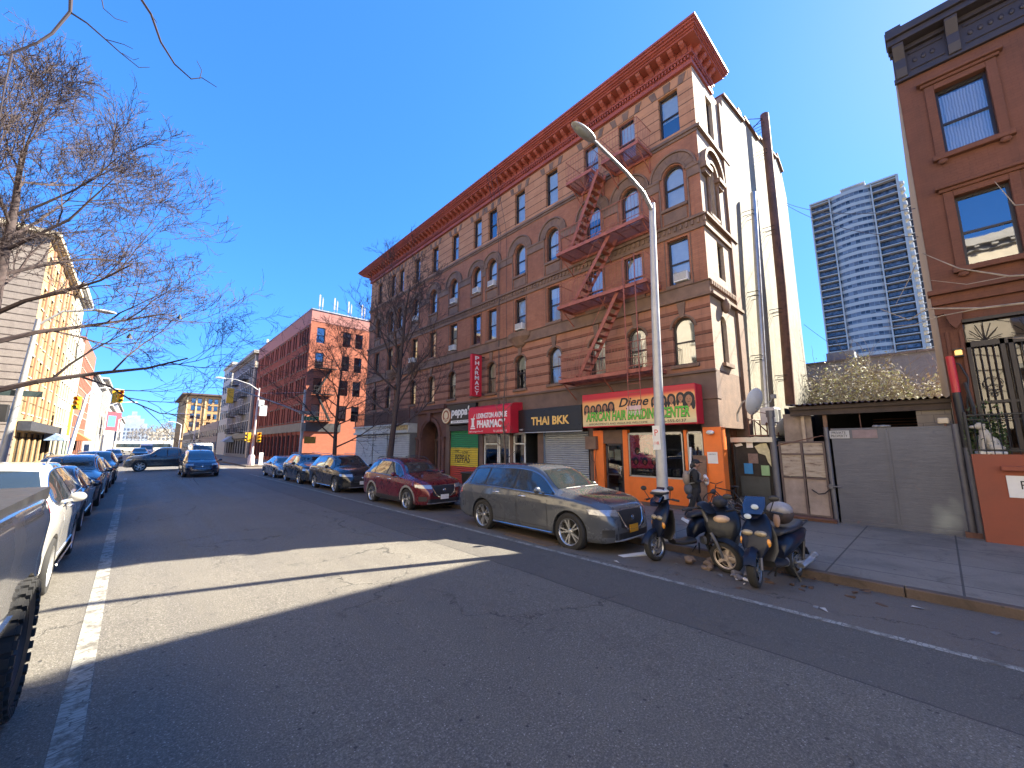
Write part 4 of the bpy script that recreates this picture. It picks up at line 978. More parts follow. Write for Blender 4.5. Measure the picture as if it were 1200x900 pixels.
# cables strung from the corner building to the right
def wire(a,b,sag,label,r_=.012):
    a=Vector(a);b=Vector(b); mb=MB(); pts=[a.lerp(b,i/20)-Vector((0,0,sag*4*(i/20)*(1-i/20))) for i in range(21)]; mb.tube(pts,r_,4,False)
    o=mb.build('overhead_cable',m_black); tag(o,label,'cable')
wire((25.9,4.6,15.9),(15.5,-.9,8.6),.5,'upper overhead cable from the pale wall down to the brown house'); wire((25.9,4.6,15.8),(17.5,-1.6,8.2),.8,'double overhead cable just under the upper one')
wire((26.0,4.4,8.6),(30,3.0,7.2),.1,'lower slack cable behind the pale wall')

# ================================================================ brown row house at the right
BX=14.05; BY=-.28
B2=thing('row_house','three storey brown painted row house with black cornice and porch grille','house',(BX,BY,0),-PI/2); V=lambda y:BY-y
m_brown=brick('brown house paint',(.165,.07,.045),(.152,.064,.041),(.14,.058,.038),.4,.21,.072); m_brown2=m_brown
W2=8.4; wys=(-1.32,-4.0,-6.7)
hs=[]
for y in wys:
    for z0,z1 in ((9.25,11.08),(6.28,8.1)): hs.append((V(y)-.43,V(y)+.43,z0,z1))
hs+= [(V(-.66),V(-2.5),1.9,5.0),(V(-3.4),V(-4.6),1.9,4.8),(V(-6.1),V(-7.3),1.9,4.8)]
mb=MB(); wall_mb(mb,W2,11.7,hs,.22,0,0); mb.box(0,W2,.6,11,0.001,12.9); mb.box(0,.15,.002,.6,0,11.7); mb.box(0,.001,.0,.229,0,11.7); mb.build('wall',m_brown,B2)
mb=MB(); mb.box(-.012,-.002,.12,11,0,12.7); mb.build('party_wall',M('beige party wall',(.42,.34,.25),.85,0,.2),B2)
for y in wys:
    for z0,z1 in ((9.25,11.08),(6.28,8.1)):
        window(B2,V(y),z0,.86,z1-z0,frm=M('black sash',(.02,.014,.015),.4,0,0),curt=m_curt if z0>9 else None,blind=None if z0>9 else 0,pane=glass('reflective house glass',(.7,.72,.75),.20))
mb=MB()
for y in wys:
    u=V(y)
    for z0,z1 in ((9.25,11.08),(6.28,8.1)):
        mb.cut()
        for s_ in(-1,1): mb.box(u+s_*.43+(0 if s_>0 else -.17),u+s_*.43+(.17 if s_>0 else 0),-.05,-.001,z0-.0,z1+.15)
        mb.box(u-.43,u+.43,-.05,-.001,z1,z1+.15); mb.box(u-.66,u+.66,-.1,-.001,z1+.151,z1+.23); mb.box(u-.72,u+.72,-.17,-.001,z1+.231,z1+.31)
        mb.box(u-.66,u+.66,-.14,-.001,z0-.13,z0-.001); 
        for s_ in(-1,1): mb.ell((u+s_*.5,-.07,z0-.18),(.1,.06,.07),10,6)
mb.build('window_surround',m_brown2,B2,bevel=.01)
mb=MB(); mb.box(-.06,W2,-.16,0,5.42,5.66); mb.box(-.1,W2,-.28,0,5.661,5.78); mb.box(-.03,W2,-.07,0,5.2,5.419)
for u in (.12,2.45): mb.prism([(u,5.2),(u+.3,5.2),(u+.24,4.9),(u+.15,4.78),(u+.06,4.9)],-.2,-.071)
for u in (.08,.3): mb.box(u,u+.06,-.05,0,1.9,4.75)
mb.build('belt_course',m_brown2,B2,bevel=.008)
m_cb=M('black cornice paint',(.035,.028,.032),.5,0,.2,2)
mb=MB(); mb.box(-.05,W2,-.1,0,11.7,11.82); mb.box(-.02,W2,-.06,0,11.82,12.5); mb.box(-.06,W2,-.16,0,12.5,12.62); mb.box(-.08,W2,-.42,0,12.62,12.78); mb.box(-.10,W2,-.5,0,12.78,12.98); mb.box(-.08,.22,-.46,.3,12.98,13.08)
for u in (.0,.95,2.6,4.2,5.8,7.4):
    mb.prismX([(-.06,11.75),(-.14,11.78),(-.2,12.0),(-.2,12.25),(-.38,12.55),(-.38,12.62),(-.06,12.62)],u,u+.22)
for a,b in ((.28,.9),(1.25,2.5),(2.9,4.1),(4.5,5.7)):
    mb.box(a,b,-.09,-.061,11.9,11.95); mb.box(a,b,-.09,-.061,12.36,12.42)
    x=a+.1
    while x<b-.1: mb.ell((x,-.075,12.15),(.05,.03,.07),8,5); x+=.16
mb.build('cornice',m_cb,B2,bevel=.008)
# porch grille and door, railing, low front wall
m_grill=M('iron scroll grille',(.03,.024,.022),.5,.1,.1)
mb=MB(); u0,u1=V(-.66),V(-2.5)
for u in (u0,u0+.5,u0+.62,u0+1.2,u1-.06): mb.box(u,u+.07,-.05,0,1.9,4.45)
mb.box(u0,u1,-.05,0,4.32,4.45); mb.box(u0,u1,-.05,0,4.93,5.0); mb.box(u0,u1,-.04,0,1.9,2.0); mb.box(u0,u1,-.04,0,3.0,3.06)
u=u0+.1
while u<u1: mb.tube([(u,-.03,2),(u,-.03,4.32)],.011,4); u+=.1
for cx in (u0+.3,u0+.95,u0+1.5):
    for k in range(3):
        rr=.05+.05*k; mb.tube([(cx+rr*math.cos(a),-.035,3.2+.12*k+rr*math.sin(a)) for a in [i*.5 for i in range(13)]],.009,4)
    for k in range(7):
        a=PI*(k+.5)/7; mb.tube([(cx,-.035,4.45),(cx+.13*math.cos(a),-.035,4.45+.2*math.sin(a)),(cx+.27*math.cos(a),-.035,4.45+.42*math.sin(a))],.009,4)
mb.build('door_grille',m_grill,B2)
mb=MB(); mb.add([(u0,.1,1.9),(u1,.1,1.9),(u1,.1,5),(u0,.1,5)],[(0,1,2,3)]); mb.build('door_glass',glass('door glass clear',(.6,.6,.6),.05),B2)
mb=MB(); vs=[]; n_=40
for i in range(n_+1): x=u0+(u1-u0)*i/n_; vs+=[(x,.2+.02*math.sin(i*1.7),1.95),(x,.2+.02*math.sin(i*1.7),4.4)]
mb.add(vs,[(2*i,2*i+2,2*i+3,2*i+1) for i in range(n_)]); mb.build('curtain',curtain('brown curtain',(.17,.10,.07)),B2)
mb=MB(); mb.add([(u0,.215,4.45),(u1,.215,4.45),(u1,.215,4.95),(u0,.215,4.95)],[(0,1,2,3)]); mb.build('fanlight_panel',M('fanlight grey',(.3,.24,.2),.7,0,.2),B2)
t=thing('porch_wall','low terracotta painted porch wall with a ledge beside the gate','wall',(13.55,-.43,0),-PI/2)
m_terra=M('terracotta paint',(.25,.068,.036),.7,0,.15,1.5,.15)
mb=MB(); mb.box(0,8,0,.49,0,1.86); mb.build('wall',m_terra,t); mb=MB(); mb.box(.38,8,-.12,0,1.52,1.62); mb.build('ledge',m_terra,t,bevel=.01)
mb=MB(); mb.tube([(0,.04,2.72),(8,.04,2.72)],.02,6); mb.tube([(0,.04,1.95),(8,.04,1.95)],.015,6); mb.tube([(0,.04,2.62),(8,.04,2.62)],.012,6)
for i in range(70): mb.tube([(i*.115,.04,1.86),(i*.115,.04,2.72)],.008,4,False)
mb.tube([(0,.04,1.86),(0,.04,2.8)],.03,8); mb.build('railing',m_black,t)
small_sign('wall_sign','white sign with large letter and marks on the terracotta wall','sign',.9,.45,m_white,(13.54,-.86,.97),-PI/2,[('P',.18,.18,.09,.17,mk)])
t=thing('dog_statue','pale sitting dog statue on the porch wall behind the railing','statue',(13.78,-.72,1.86),-PI/2+.3)
mb=MB()
mb.box(-.2,.22,-.12,.12,0,.06); mb.build('plinth',m_white,t,bevel=.01)
mb=MB(); ell=lambda c_,r_,rx=0: mb.ell(c_,r_,14,9,Matrix.Rotation(rx,3,'Y'))
ell((.06,0,.22),(.12,.1,.17)); ell((-.02,0,.40),(.09,.085,.2),-.25); ell((-.1,0,.62),(.075,.065,.08)); ell((-.19,0,.60),(.075,.04,.038)); 
for s_ in(-1,1): mb.tube([(-.08,s_*.055,.42),(-.1,s_*.06,.2),(-.12,s_*.06,.07)],[.045,.035,.03],8); ell((-.15,s_*.06,.075),(.05,.03,.02)); ell((.08,s_*.09,.14),(.11,.05,.08)); ell((-.06,s_*.07,.6),(.03,.015,.07),.3)
mb.tube([(.16,0,.1),(.24,.03,.12),(.26,.08,.2)],[.03,.022,.012],7)
mb.build('dog_body',M('statue stone',(.5,.47,.42),.7,0,.15,5),t,smooth=60)
t=thing('porch_shrub','small dark green shrub behind the porch railing by the dog statue','shrub',(13.9,-.55,1.86))
leafcloud('foliage',1300,lambda r:(r.gauss(0,.09),r.uniform(-.45,.16),max(0,.38+r.gauss(0,.28))),.035,[M('dark leaf',(.04,.07,.02),.6,0,.3),M('mid leaf',(.07,.11,.03),.6,0,.3)],t,5)
mb=MB(); mb.tube([(0,0,0),(0,.02,.5)],.02,6); mb.build('stem',m_bark,t)
t=thing('porch_lamp','small amber wall lamp on the brown house beside the grille','lamp',(BX-.02,-.52,4.15),-PI/2)
mb=MB(); mb.box(-.06,.06,-.12,-.02,0,.13); mb.build('lamp_glass',M('amber glass lit',(.85,.5,.16),.4,0,.15,20,emit=.25),t,bevel=.02); mb=MB(); mb.box(-.08,.08,-.14,0,.13,.16); mb.box(-.08,.08,-.14,0,-.03,0); mb.build('lamp_frame',m_black,t)
# ================================================================ other buildings
def block_building(name,label,loc,rot,W,D,H,wallm,rows,colsx,side=None,trimm=None,frm=None,cor=None,pane=None,extra=None,ground=None,dark_base=None):
    """rows: [(z,h)], colsx: [x], window width w in colsx tuples (x,w). side: list of (x,w) on the wall at local x=0 side or W side"""
    t=thing(name,label,'building',loc,rot)
    hs=[(x-w/2,x+w/2,z,z+h) for x,w in colsx for z,h in rows]
    if ground: hs+=ground
    mb=MB(); wall_mb(mb,W,H,hs,.18,0,0)
    for a in range(0): pass
    mb.box(0,W,D-.2,D,0,H); mb.box(0.001,W-.001,.3,D-.2,H-.5,H-.35); 
    if not side or side[0]!='L': mb.box(0,.2,.001,D-.2,0,H-.001)
    if not side or side[0]!='R': mb.box(W-.2,W,.001,D-.2,0,H-.001)
    mb.build('wall',wallm,t)
    for x,w in colsx:
        for z,h in rows:
            bl=rnd.choice([0,.3,.5,.5,.8]); window(t,x,z,w,h,frm=frm or m_frame,pane=pane or m_pane,blind=bl)
    if ground:
        for g in ground:
            window(t,(g[0]+g[1])/2,g[2],g[1]-g[0],g[3]-g[2],frm=m_dark,pane=m_pane2,name='shop_window')
    if side:
        kind,sc,srows=side[:3]
        swm=side[3] if len(side)>3 else wallm
        hs=[(x-w/2,x+w/2,z,z+h) for x,w in sc for z,h in srows]
        mb=MB(); wall_mb(mb,D-.2,H,hs,.18,0,0)
        if kind=='R': l_,r_=(W,0,0),PI/2
        else: l_,r_=(0,D-.2,0),-PI/2
        mb.build('side_wall',swm,t,l_,r_)
        for x,w in sc:
            for z,h in srows:
                off=(W,x,z) if kind=='R' else (0,D-.2-x,z)
                window(t,0,0,w,h,frm=frm or m_frame,pane=pane or m_pane,blind=rnd.choice([0,.3,.5,.8]),off=off,rot=r_)
    tm=trimm or m_sand
    mb=MB()
    for z,h in rows:
        for x,w in colsx: mb.cut(); mb.box(x-w/2-.08,x+w/2+.08,-.08,.02,z-.14,z-.003); mb.cut(); mb.box(x-w/2-.06,x+w/2+.06,-.05,-.001,z+h+.003,z+h+.18)
    mb.build('window_trim',tm,t)
    if cor:
        p,hh,cm=cor; mb=MB(); mb.box(-.1,W+.1,-p*.4,0,H-hh*1.6,H-hh); mb.box(-.15,W+.15,-p,.0,H-hh,H); mb.box(-p,0,-p,D,H-hh,H) ; mb.box(W,W+p,-p,D,H-hh,H)
        x=.1
        while x<W: mb.box(x,x+.2,-p*.8,-p*.401,H-hh*1.35,H-hh-.002); x+=.7
        mb.build('cornice',cm,t)
    return t
def simple_fe(t,x0,x1,zs,rot=None,loc=(0,0,0),mat=None):
    mb=MB()
    for k,z in enumerate(zs):
        mb.box(x0,x1,-1.0,-.05,z,z+.06)
        for zz in (z+.45,z+.9): mb.tube([(x0,-.05,zz),(x0,-1,zz),(x1,-1,zz),(x1,-.05,zz)],.03,4)
        x=x0
        while x<=x1+.01: mb.box(x-.012,x+.012,-1.01,-.99,z,z+.9); x+=.25
        if k<len(zs)-1:
            z2=zs[k+1]; a,b_=(x0+.3,x1-.5) if k%2 else (x1-.3,x0+.5)
            for yy in (-.3,-.7): mb.bar((a,yy,z),(b_,yy,z2),.03,.16)
            for i in range(10): q=i/10; mb.box(a+(b_-a)*q-.1,a+(b_-a)*q+.1,-.7,-.3,z+(z2-z)*q,z+(z2-z)*q+.03)
    return mb.build('fire_escape',mat or m_black,t,loc,rot or 0)
# red brick building across the side street
m_rb=brick('far red brick',(.32,.075,.045),(.26,.06,.035),(.2,.09,.07),.2); m_rbs=brick('sunlit far brick',(.42,.14,.08),(.36,.115,.065),(.3,.14,.1),.15)  # second brick is the sunlit south face, sun warmth put into its colour
rows=[(4.95,1.9),(8.1,1.9),(11.2,1.9),(14.3,1.9)]
cx=[]; x=1.0
while x<27.6: cx.append((28.4-x,.62)); x+=1.02 if int(x*3)%4 else 1.75
cx=[c for c in cx if .6<c[0]<27.8]
Brd=block_building('brick_building','five storey red brick building on the far side of the cross street','x' and (13.75,78.3,0),-PI/2,28.4,20,18.3,m_rb,rows,cx,side=('R',[(1.2,.95),(4.3,.95),(5.85,.95),(9,1),(12,1)],rows,m_rbs),
  ground=[(20.0+i*2.0-18,21.4+i*2.0-18,.5,3.3) for i in range(13)],frm=m_frame)
m_pinkb=M('pinkish parapet brick',(.40,.17,.14),.8,0,.12,3)
mb=MB(); mb.box(-.02,28.42,-.035,-.001,16.5,18.25); mb.box(28.4,28.435,.0,20,16.9,18.25); mb.build('parapet_band',m_pinkb,Brd)
mb=MB(); mb.box(-.1,28.5,-.12,-.036,18.26,18.4); mb.box(28.436,28.5,-.1,20,18.26,18.4); mb.build('coping',m_steel,Brd)
mb=MB(); mb.box(-.04,28.45,-.14,0,3.65,4.65); mb.box(28.4,28.52,-.14,4.2,3.65,4.65); mb.build('dark_fascia',M('dark fascia panel',(.05,.05,.055),.5,0,.2),Brd)
mb=MB()
for i in range(14): mb.cut(); mb.box(1.7+i*2.0-.0,2.0+i*2.0,-.1,-.001,0,3.64)
mb.build('pier',m_rb,Brd)
simple_fe(Brd,2.2,4.6,[4.9,8.0,11.1],rot=PI/2,loc=(28.4,-1.6,0))
# rooftop phone antennas
for i in range(4):
    t=thing('roof_antenna',['leftmost of the four mast panels on the red brick roof','second mast panel from the left on the red brick roof','third mast panel from the left on the red brick roof','rightmost of the four mast panels on the red brick roof'][i],'antenna',(14.6+i*1.75,50.2,18.35),0,'mast panels on the red brick roof')
    mb=MB(); mb.tube([(0,0,0),(0,0,2.1)],.05,6); mb.tube([(.35,0,0),(.35,0,1.8)],.05,6); mb.build('mast',m_steel,t); mb=MB(); mb.box(-.09,.09,-.12,-.04,.5,2.0); mb.box(.28,.42,-.1,-.04,.5,1.6); mb.build('panel',M('panel grey',(.4,.4,.4),.6),t)
t=thing('roof_antenna','small white aerial cluster at the far end of the red brick roof','antenna',(14.4,76,18.3)); mb=MB()
for x in (0,.5,1): mb.tube([(x,0,0),(x,0,1.6)],.05,5); mb.box(x-.15,x+.15,-.1,.1,.6,1.5)
mb.build('panel',m_white,t)
# grey tenement with fire escapes
m_gt=brick('grey painted brick',(.24,.25,.27),(.21,.22,.24),(.17,.18,.19),.25)
Gt=block_building('grey_tenement','grey painted tenement with black fire escapes beyond the red brick building','x' and (13.8,103.5,0),-PI/2,23.8,16,18.4,m_gt,[(4.6,1.7),(7.8,1.7),(11.0,1.7),(14.2,1.7)],[(1.2+i*1.95,.85) for i in range(12)],trimm=M('light grey trim',(.5,.5,.5),.7),cor=(.7,.5,M('pale cornice',(.36,.34,.31),.7)),ground=[(.8+i*2.6,2.6+i*2.6,.5,3) for i in range(9)])
simple_fe(Gt,4.2,8.2,[4.4,7.6,10.8,14.0]); simple_fe(Gt,14.2,18.2,[4.4,7.6,10.8,14.0])
mb=MB(); mb.box(23.0,23.85,-.25,-.001,0,18.4); mb.build('pale_pilaster',M('beige pilaster',(.5,.42,.34),.8),Gt)
mb=MB(); mb.box(1,22.8,-.35,-.001,3.3,4.2); mb.build('shop_fascia',m_dark,Gt)
t=thing('pale_building','narrow pale building end rising beyond the grey tenement','building',(13.9,118,0),-PI/2); mb=MB(); mb.box(0,12,0,14,0,20); mb.box(-.2,12.2,-.3,14,20,20.5); mb.build('wall',M('pale stone wall',(.5,.48,.42),.85,0,.15),t)
for z in (5,8,11,14,17):
    for x in (2,5,8,10.5): window(t,x,z,1,1.7,loc_y=-.2)
t=thing('awning','grey blue slanted awning over a shop beyond the corner','awning',(13.8,99,2.6),-PI/2); mb=MB(); mb.prismX([(0,1.6),(-1.6,.3),(-1.6,.1),(0,.1)],0,4.5); mb.build('canvas',M('grey blue canvas',(.35,.4,.48),.7),t)
# tan corner building far up the avenue
m_tan=brick('tan brick',(.50,.30,.13),(.44,.26,.11),(.35,.24,.14),.2)
Tn=block_building('tan_building','six storey tan brick corner building with dark cornice far up the avenue','x' and (14.5,235,0),0,20,50,26,m_tan,[(6.6,2.2),(10.6,2.2),(14.4,2.2),(18.2,2.2),(21.6,2.1)],[(2.7,1.5),(5.0,1.5),(9.0,1.5),(11.3,1.5),(14.6,1.0),(17,1.2)],side=('L',[(3+i*4.2,1.4) for i in range(11)],[(6.6,2.2),(10.6,2.2),(14.4,2.2),(18.2,2.2),(21.6,2.1)]),cor=(1.6,.7,M('dark brown cornice',(.09,.06,.05),.7)),ground=[(6.5,10.5,1.2,4.2)])
mb=MB()
for x in (.3,3.6,7,13,16): mb.cut(); mb.box(x,x+.5,-.35,-.001,4.8,24)
mb.cut(); mb.box(-.1,20,-.5,0,4.6,5.2); mb.build('pale_pilaster',M('pale tan stone',(.6,.45,.25),.8),Tn)
t=thing('white_building','low pale building beyond the tan corner building','building',(16,262+30,0)); mb=MB(); mb.box(0,20,0,20,0,30); mb.build('wall',M('pale stone wall',(.5,.48,.42)),t)
# ---- west side
m_yel_b=brick('sunny yellow brick',(.42,.28,.14),(.36,.24,.12),(.42,.32,.18),.22,.21,.07,(3.1,.12,.4,(.2,.1,.05),0))
m_southb=brick('banded dim south brick',(.32,.27,.22),(.28,.23,.19),(.2,.17,.14),.3,.21,.07,(.62,.1,0,(.2,.1,.05),0))  # weaker sun on this face put into the colour; bands are its own
wr=[(4.9,1.8),(8.0,1.8),(11.1,1.8),(14.2,1.8),(17.3,1.7)]
WX=-7.5
Wy=block_building('yellow_building','tall yellow brick corner building in full sun behind the big bare tree','x' and (WX,52.3,0),PI/2,19.6,22,20.9,m_yel_b,wr,[(1.6+i*2.05,1.0) for i in range(9)],side=('L',[(3+i*2.6,1.1) for i in range(6)],wr,m_southb),trimm=M('white stone trim',(.38,.36,.31),.8),cor=(.6,.4,M('cream cornice',(.6,.5,.34),.8)),ground=[(1+i*3.1,3.4+i*3.1,.4,3.2) for i in range(6)])
mb=MB()
for i in range(4): mb.cut(); mb.box(2.3+i*4.3,3.0+i*4.3,-.12,-.001,4.4,20); 
mb.build('rust_pilaster',M('rust stained pilaster',(.26,.14,.08),.8,0,.3,1),Wy)
mb=MB(); mb.box(.2,19,-.8,-.05,3.3,4.1); mb.build('shop_fascia',M('dark shop fascia',(.045,.045,.05),.5),Wy)
block_building('pale_corniced_building','cream building with white cornice rising above the yellow one','x' and (WX,72.1,0),PI/2,9.4,16,22.3,M('cream wall',(.36,.32,.24),.85,0,.15,2),wr,[(1.3+i*2.2,1.0) for i in range(4)],trimm=M('white stone trim',(.68,.64,.55)),cor=(.8,.6,M('white cornice',(.5,.49,.46),.6)),ground=[(1,3.5,.4,3.2),(5,8,.4,3.2)])
block_building('green_grey_building','pale green grey building with a dark vertical sign','x' and (WX,81.6,0),PI/2,7.8,16,17.6,M('green grey wall',(.38,.43,.36),.85,0,.2,2),wr[:4],[(1.2+i*1.8,.9) for i in range(4)],trimm=M('white stone trim',(.68,.64,.55)),ground=[(1,3.5,.4,3.2),(4.5,7,.4,3.2)])
block_building('west_brick_building','red brick building on the west side beyond the green grey one','x' and (WX,89.5,0),PI/2,21,16,18.9,brick('west red brick',(.27,.11,.075),(.23,.09,.06),(.3,.15,.1),.2),wr[:4],[(1.4+i*2.0,.9) for i in range(10)],trimm=M('white stone trim',(.68,.64,.55)),ground=[(1+i*3.1,3.4+i*3.1,.4,3.2) for i in range(6)])
for i,(y,L_,H_,c,lab) in enumerate(((111,30,16,(.27,.27,.27),'grey west side building beyond the red brick one'),(142,38,19,(.24,.22,.2),'brown grey west side building farther up'),(181,50,15,(.33,.32,.30),'pale low west side building near the skyline'),(232,60,20,(.27,.28,.31),'blue grey west side block close to the skyline'),(293,80,17,(.32,.31,.29),'farthest pale block on the west side'))):
    block_building('west_building',lab,'x' and (WX,y,0),PI/2,L_-1,16,H_,M('west wall %d'%i,c,.85,0,.2,1),[(4.9+k*3,1.7) for k in range(int((H_-6)/3))],[(2+k*3.2,1.2) for k in range(int((L_-3)/3.2))],trimm=M('white stone trim',(.68,.64,.55)),cor=(.7,.5,M('pale cornice',(.55,.52,.47))))
for i,(y,L_,H_,c,lab) in enumerate(((119,40,15,(.3,.22,.18),'low brown building behind the grey tenement'),(160,60,13,(.35,.3,.26),'low east side block before the tan corner building'))):
    t=thing('east_building',lab,'building',(14,y+L_,0),-PI/2); mb=MB(); mb.box(0,L_-1,0,14,0,H_*.55 if i else 8); mb.build('wall',M('east wall %d'%i,c,.85,0,.2,1),t)
    for k in range(int(L_/4)): window(t,2+k*4,1,2,2,loc_y=-.2); window(t,2+k*4,4.3,1.2,1.8,loc_y=-.2)
# building across the avenue (throws warm light on the shaded fronts)
Tw=block_building('apartment_house','cream apartment house across the avenue from the corner building','x' and (WX-.2,-38,0),PI/2,62,14,14.5,M('cream front wall',(.62,.53,.40),.85,0,.12,2),[(4.6,1.8),(7.7,1.8),(10.8,1.8)],[(2+i*2.9,1.1) for i in range(21)],trimm=M('white stone trim',(.68,.64,.55)),cor=(.5,.5,M('pale cornice',(.55,.52,.47))),ground=[(2+i*5,5.5+i*5,.4,3) for i in range(12)])
# unseen block added behind the corner building to shade the avenue
def shade_block(lab,x0,x1,y0,y1,H_,c):
    t=thing('added_shade_block',lab,'building',(x0,y1,0),-PI/2); mb=MB(); W_,D_=y1-y0,x1-x0; mb.box(0,W_,0,D_,0,H_); mb.box(-.1,W_+.1,-.1,D_+.1,H_,H_+.4); mb.build('wall',c,t)
    for k in range(int(W_/3.2)):
        for z in range(3,int(H_)-3,3): window(t,1.8+k*3.2,z,1.1,1.6,loc_y=-.2)
shade_block('unseen brick block added behind the corner building to shade the avenue',32,48,9,31.2,28,m_rb)
# residential tower ----------------------------------------------------
TX=190; t=thing('residential_tower','tall residential tower with white balcony bands and dark recesses','tower',(TX,25.6,0),-PI/2)
m_tw=M('tower white concrete',(.56,.52,.44),.7,0,.06,.3); m_twd=M('tower dark recess',(.022,.023,.028),.5,0,.2,.5); m_twg=M('tower window strip',(.10,.13,.18),.15,0,.9,.9)
FH=2.755; NF=35; TW=25.3
mb=MB(); mb.box(0,TW,1.8,14,0,98.4); mb.build('core',m_twd,t)
m,nt,b=nodes_mat('tower glazing'); v=coords(nt); br=N(nt,'ShaderNodeTexBrick'); s=nt.nodes.new('ShaderNodeSeparateXYZ'); nt.links.new(v,s.inputs[0]); c=nt.nodes.new('ShaderNodeCombineXYZ'); nt.links.new(s.outputs[0],c.inputs[0]); nt.links.new(s.outputs[2],c.inputs[1]); nt.links.new(c.outputs[0],br.inputs[0])
br.inputs['Scale'].default_value=1; br.inputs['Brick Width'].default_value=1.35; br.inputs['Row Height'].default_value=FH; br.offset=0
br.inputs['Color1'].default_value=(.03,.036,.05,1); br.inputs['Color2'].default_value=(.26,.27,.28,1); br.inputs['Mortar'].default_value=(.35,.35,.34,1); br.inputs['Mortar Size'].default_value=.05; br.inputs['Bias'].default_value=-.1
nt.links.new(br.outputs['Color'],b.inputs['Base Color']); b.inputs['Roughness'].default_value=.2; m_tgl=m
def bowx(x): 
    q=(x-6.1)/(18.4-6.1); return -1.5*4*q*(1-q)
mb=MB(); xs=[6.1+12.3*i/12 for i in range(13)]; mb.add([(x,.9+bowx(x),z) for x in xs for z in (0,98.3)],[(2*i,2*i+2,2*i+3,2*i+1) for i in range(12)]); mb.build('curved_glazing',m_tgl,t)
mb=MB()
for k in range(NF+1):
    z=1.2+k*FH
    for x0,x1 in ((0,6.1),(18.4,25.3)): mb.box(x0,x1,0,1.9,z,z+.32)
    h=1.25
    rs=[[(x,.75+bowx(x),z-.1),(x,.75+bowx(x),z-.1+h),(x,1.2+bowx(x),z-.1+h),(x,1.2+bowx(x),z-.1)] for x in xs]; mb.rings(rs,True,True)
for x in (-.25,5.85,18.15,25.05): mb.box(x,x+.4,-.1,2,0,98.6)
mb.box(-.2,25.4,-.1,14.1,98.4,99.0)
mb.build('floor_bands',m_tw,t)
mb=MB()
for k in range(NF):
    z=1.5+k*FH
    for a,b_ in ((.2,5.6),(18.8,24.6)): mb.cut(); mb.box(a,b_,1.75,1.79,z+.9,z+2.2)
mb.build('balcony_window',m_twg,t)
mb=MB(); mb.box(9.6,16.4,4,10,99,102); mb.build('roof_plant',M('tower plant room',(.36,.32,.3),.8),t)
mb=MB(); mb.box(9.3,16.7,3.7,10.3,102,102.5); mb.box(16.4,16.8,3.7,10,99,102); mb.build('plant_cap',m_tw,t)
mb=MB(); mb.box(25.31,25.8,0,14,0,98.9)
for k in range(NF):
    z=1.2+k*FH; mb.lathe([(0,z+.9),(1.3,z+.9),(1.5,z+1.2),(1.5,z+2.2),(1.35,z+2.2),(1.35,z+1.3)],10,(25.6,4,0)); mb.lathe([(0,z+.9),(1.3,z+.9),(1.5,z+1.2),(1.5,z+2.2),(1.35,z+2.2),(1.35,z+1.3)],10,(25.6,9,0))
mb.build('side_balconies',m_tw,t)
mb=MB(); mb.box(25.8,28.5,16,26,0,96); mb.box(25.8,29.5,30,40,0,86); mb.build('rear_wing',m_twd,t)
mb=MB()
for k in range(NF-1): z=1.2+k*FH; mb.box(25.7,28.8,15.8,26,z,z+.35); 
for k in range(NF-5): z=1.2+k*FH; mb.box(25.7,29.8,29.8,40,z,z+.35); mb.box(29.5,30.6,30,31,z,z+1.3)
mb.build('wing_bands',m_tw,t)
# skyline -------------------------------------------------------------
t=thing('skyline_tower','pale stepped tower on the far skyline at the end of the avenue','tower',(0,700,0))
mb=MB()
for i,(w,z0,z1) in enumerate(((34,0,24),(27,24,30),(20,30,36),(12,36,40),(5,40,45))): mb.box(-w/2-6,w/2-6,0,w,z0,z1)
mb.build('tower_body',M('pale hazy stone',(.30,.35,.42),.9,0,.2,.1),t)  # distance haze put into the stone colour
mb=MB()
for i in range(9):
    for z in range(6,23,5): mb.cut(); mb.box(-6-15+i*3.6,-6-15+i*3.6+1.8,-.2,-.0,z,z+2.5)
mb.build('window',m_twg,t)
for i,(x,y,w,h,c,lab) in enumerate(((-45,640,22,22,(.45,.45,.45),'grey skyline slab left of the stepped tower'),(22,640,26,18,(.55,.52,.42),'yellowish skyline block right of the stepped tower'),(60,660,40,18,(.35,.36,.38),'low dark skyline block behind the far trees'),(-34,560,14,24,(.5,.5,.5),'narrow pale skyline block over the west side roofs'))):
    t=thing('skyline_block',lab,'building',(x,y,0)); mb=MB(); mb.box(-w/2,w/2,0,w,0,h); mb.box(-w/4,w/4,2,8,h,h+4); mb.build('wall',M('skyline wall %d'%i,c,.9,0,.2,.1),t)
    mb=MB()
    for a in range(int(w/4)):
        for z in range(5,h-3,4): mb.cut(); mb.box(-w/2+1+a*4,-w/2+3+a*4,-.2,0,z,z+2)
    mb.build('window',m_twg,t)
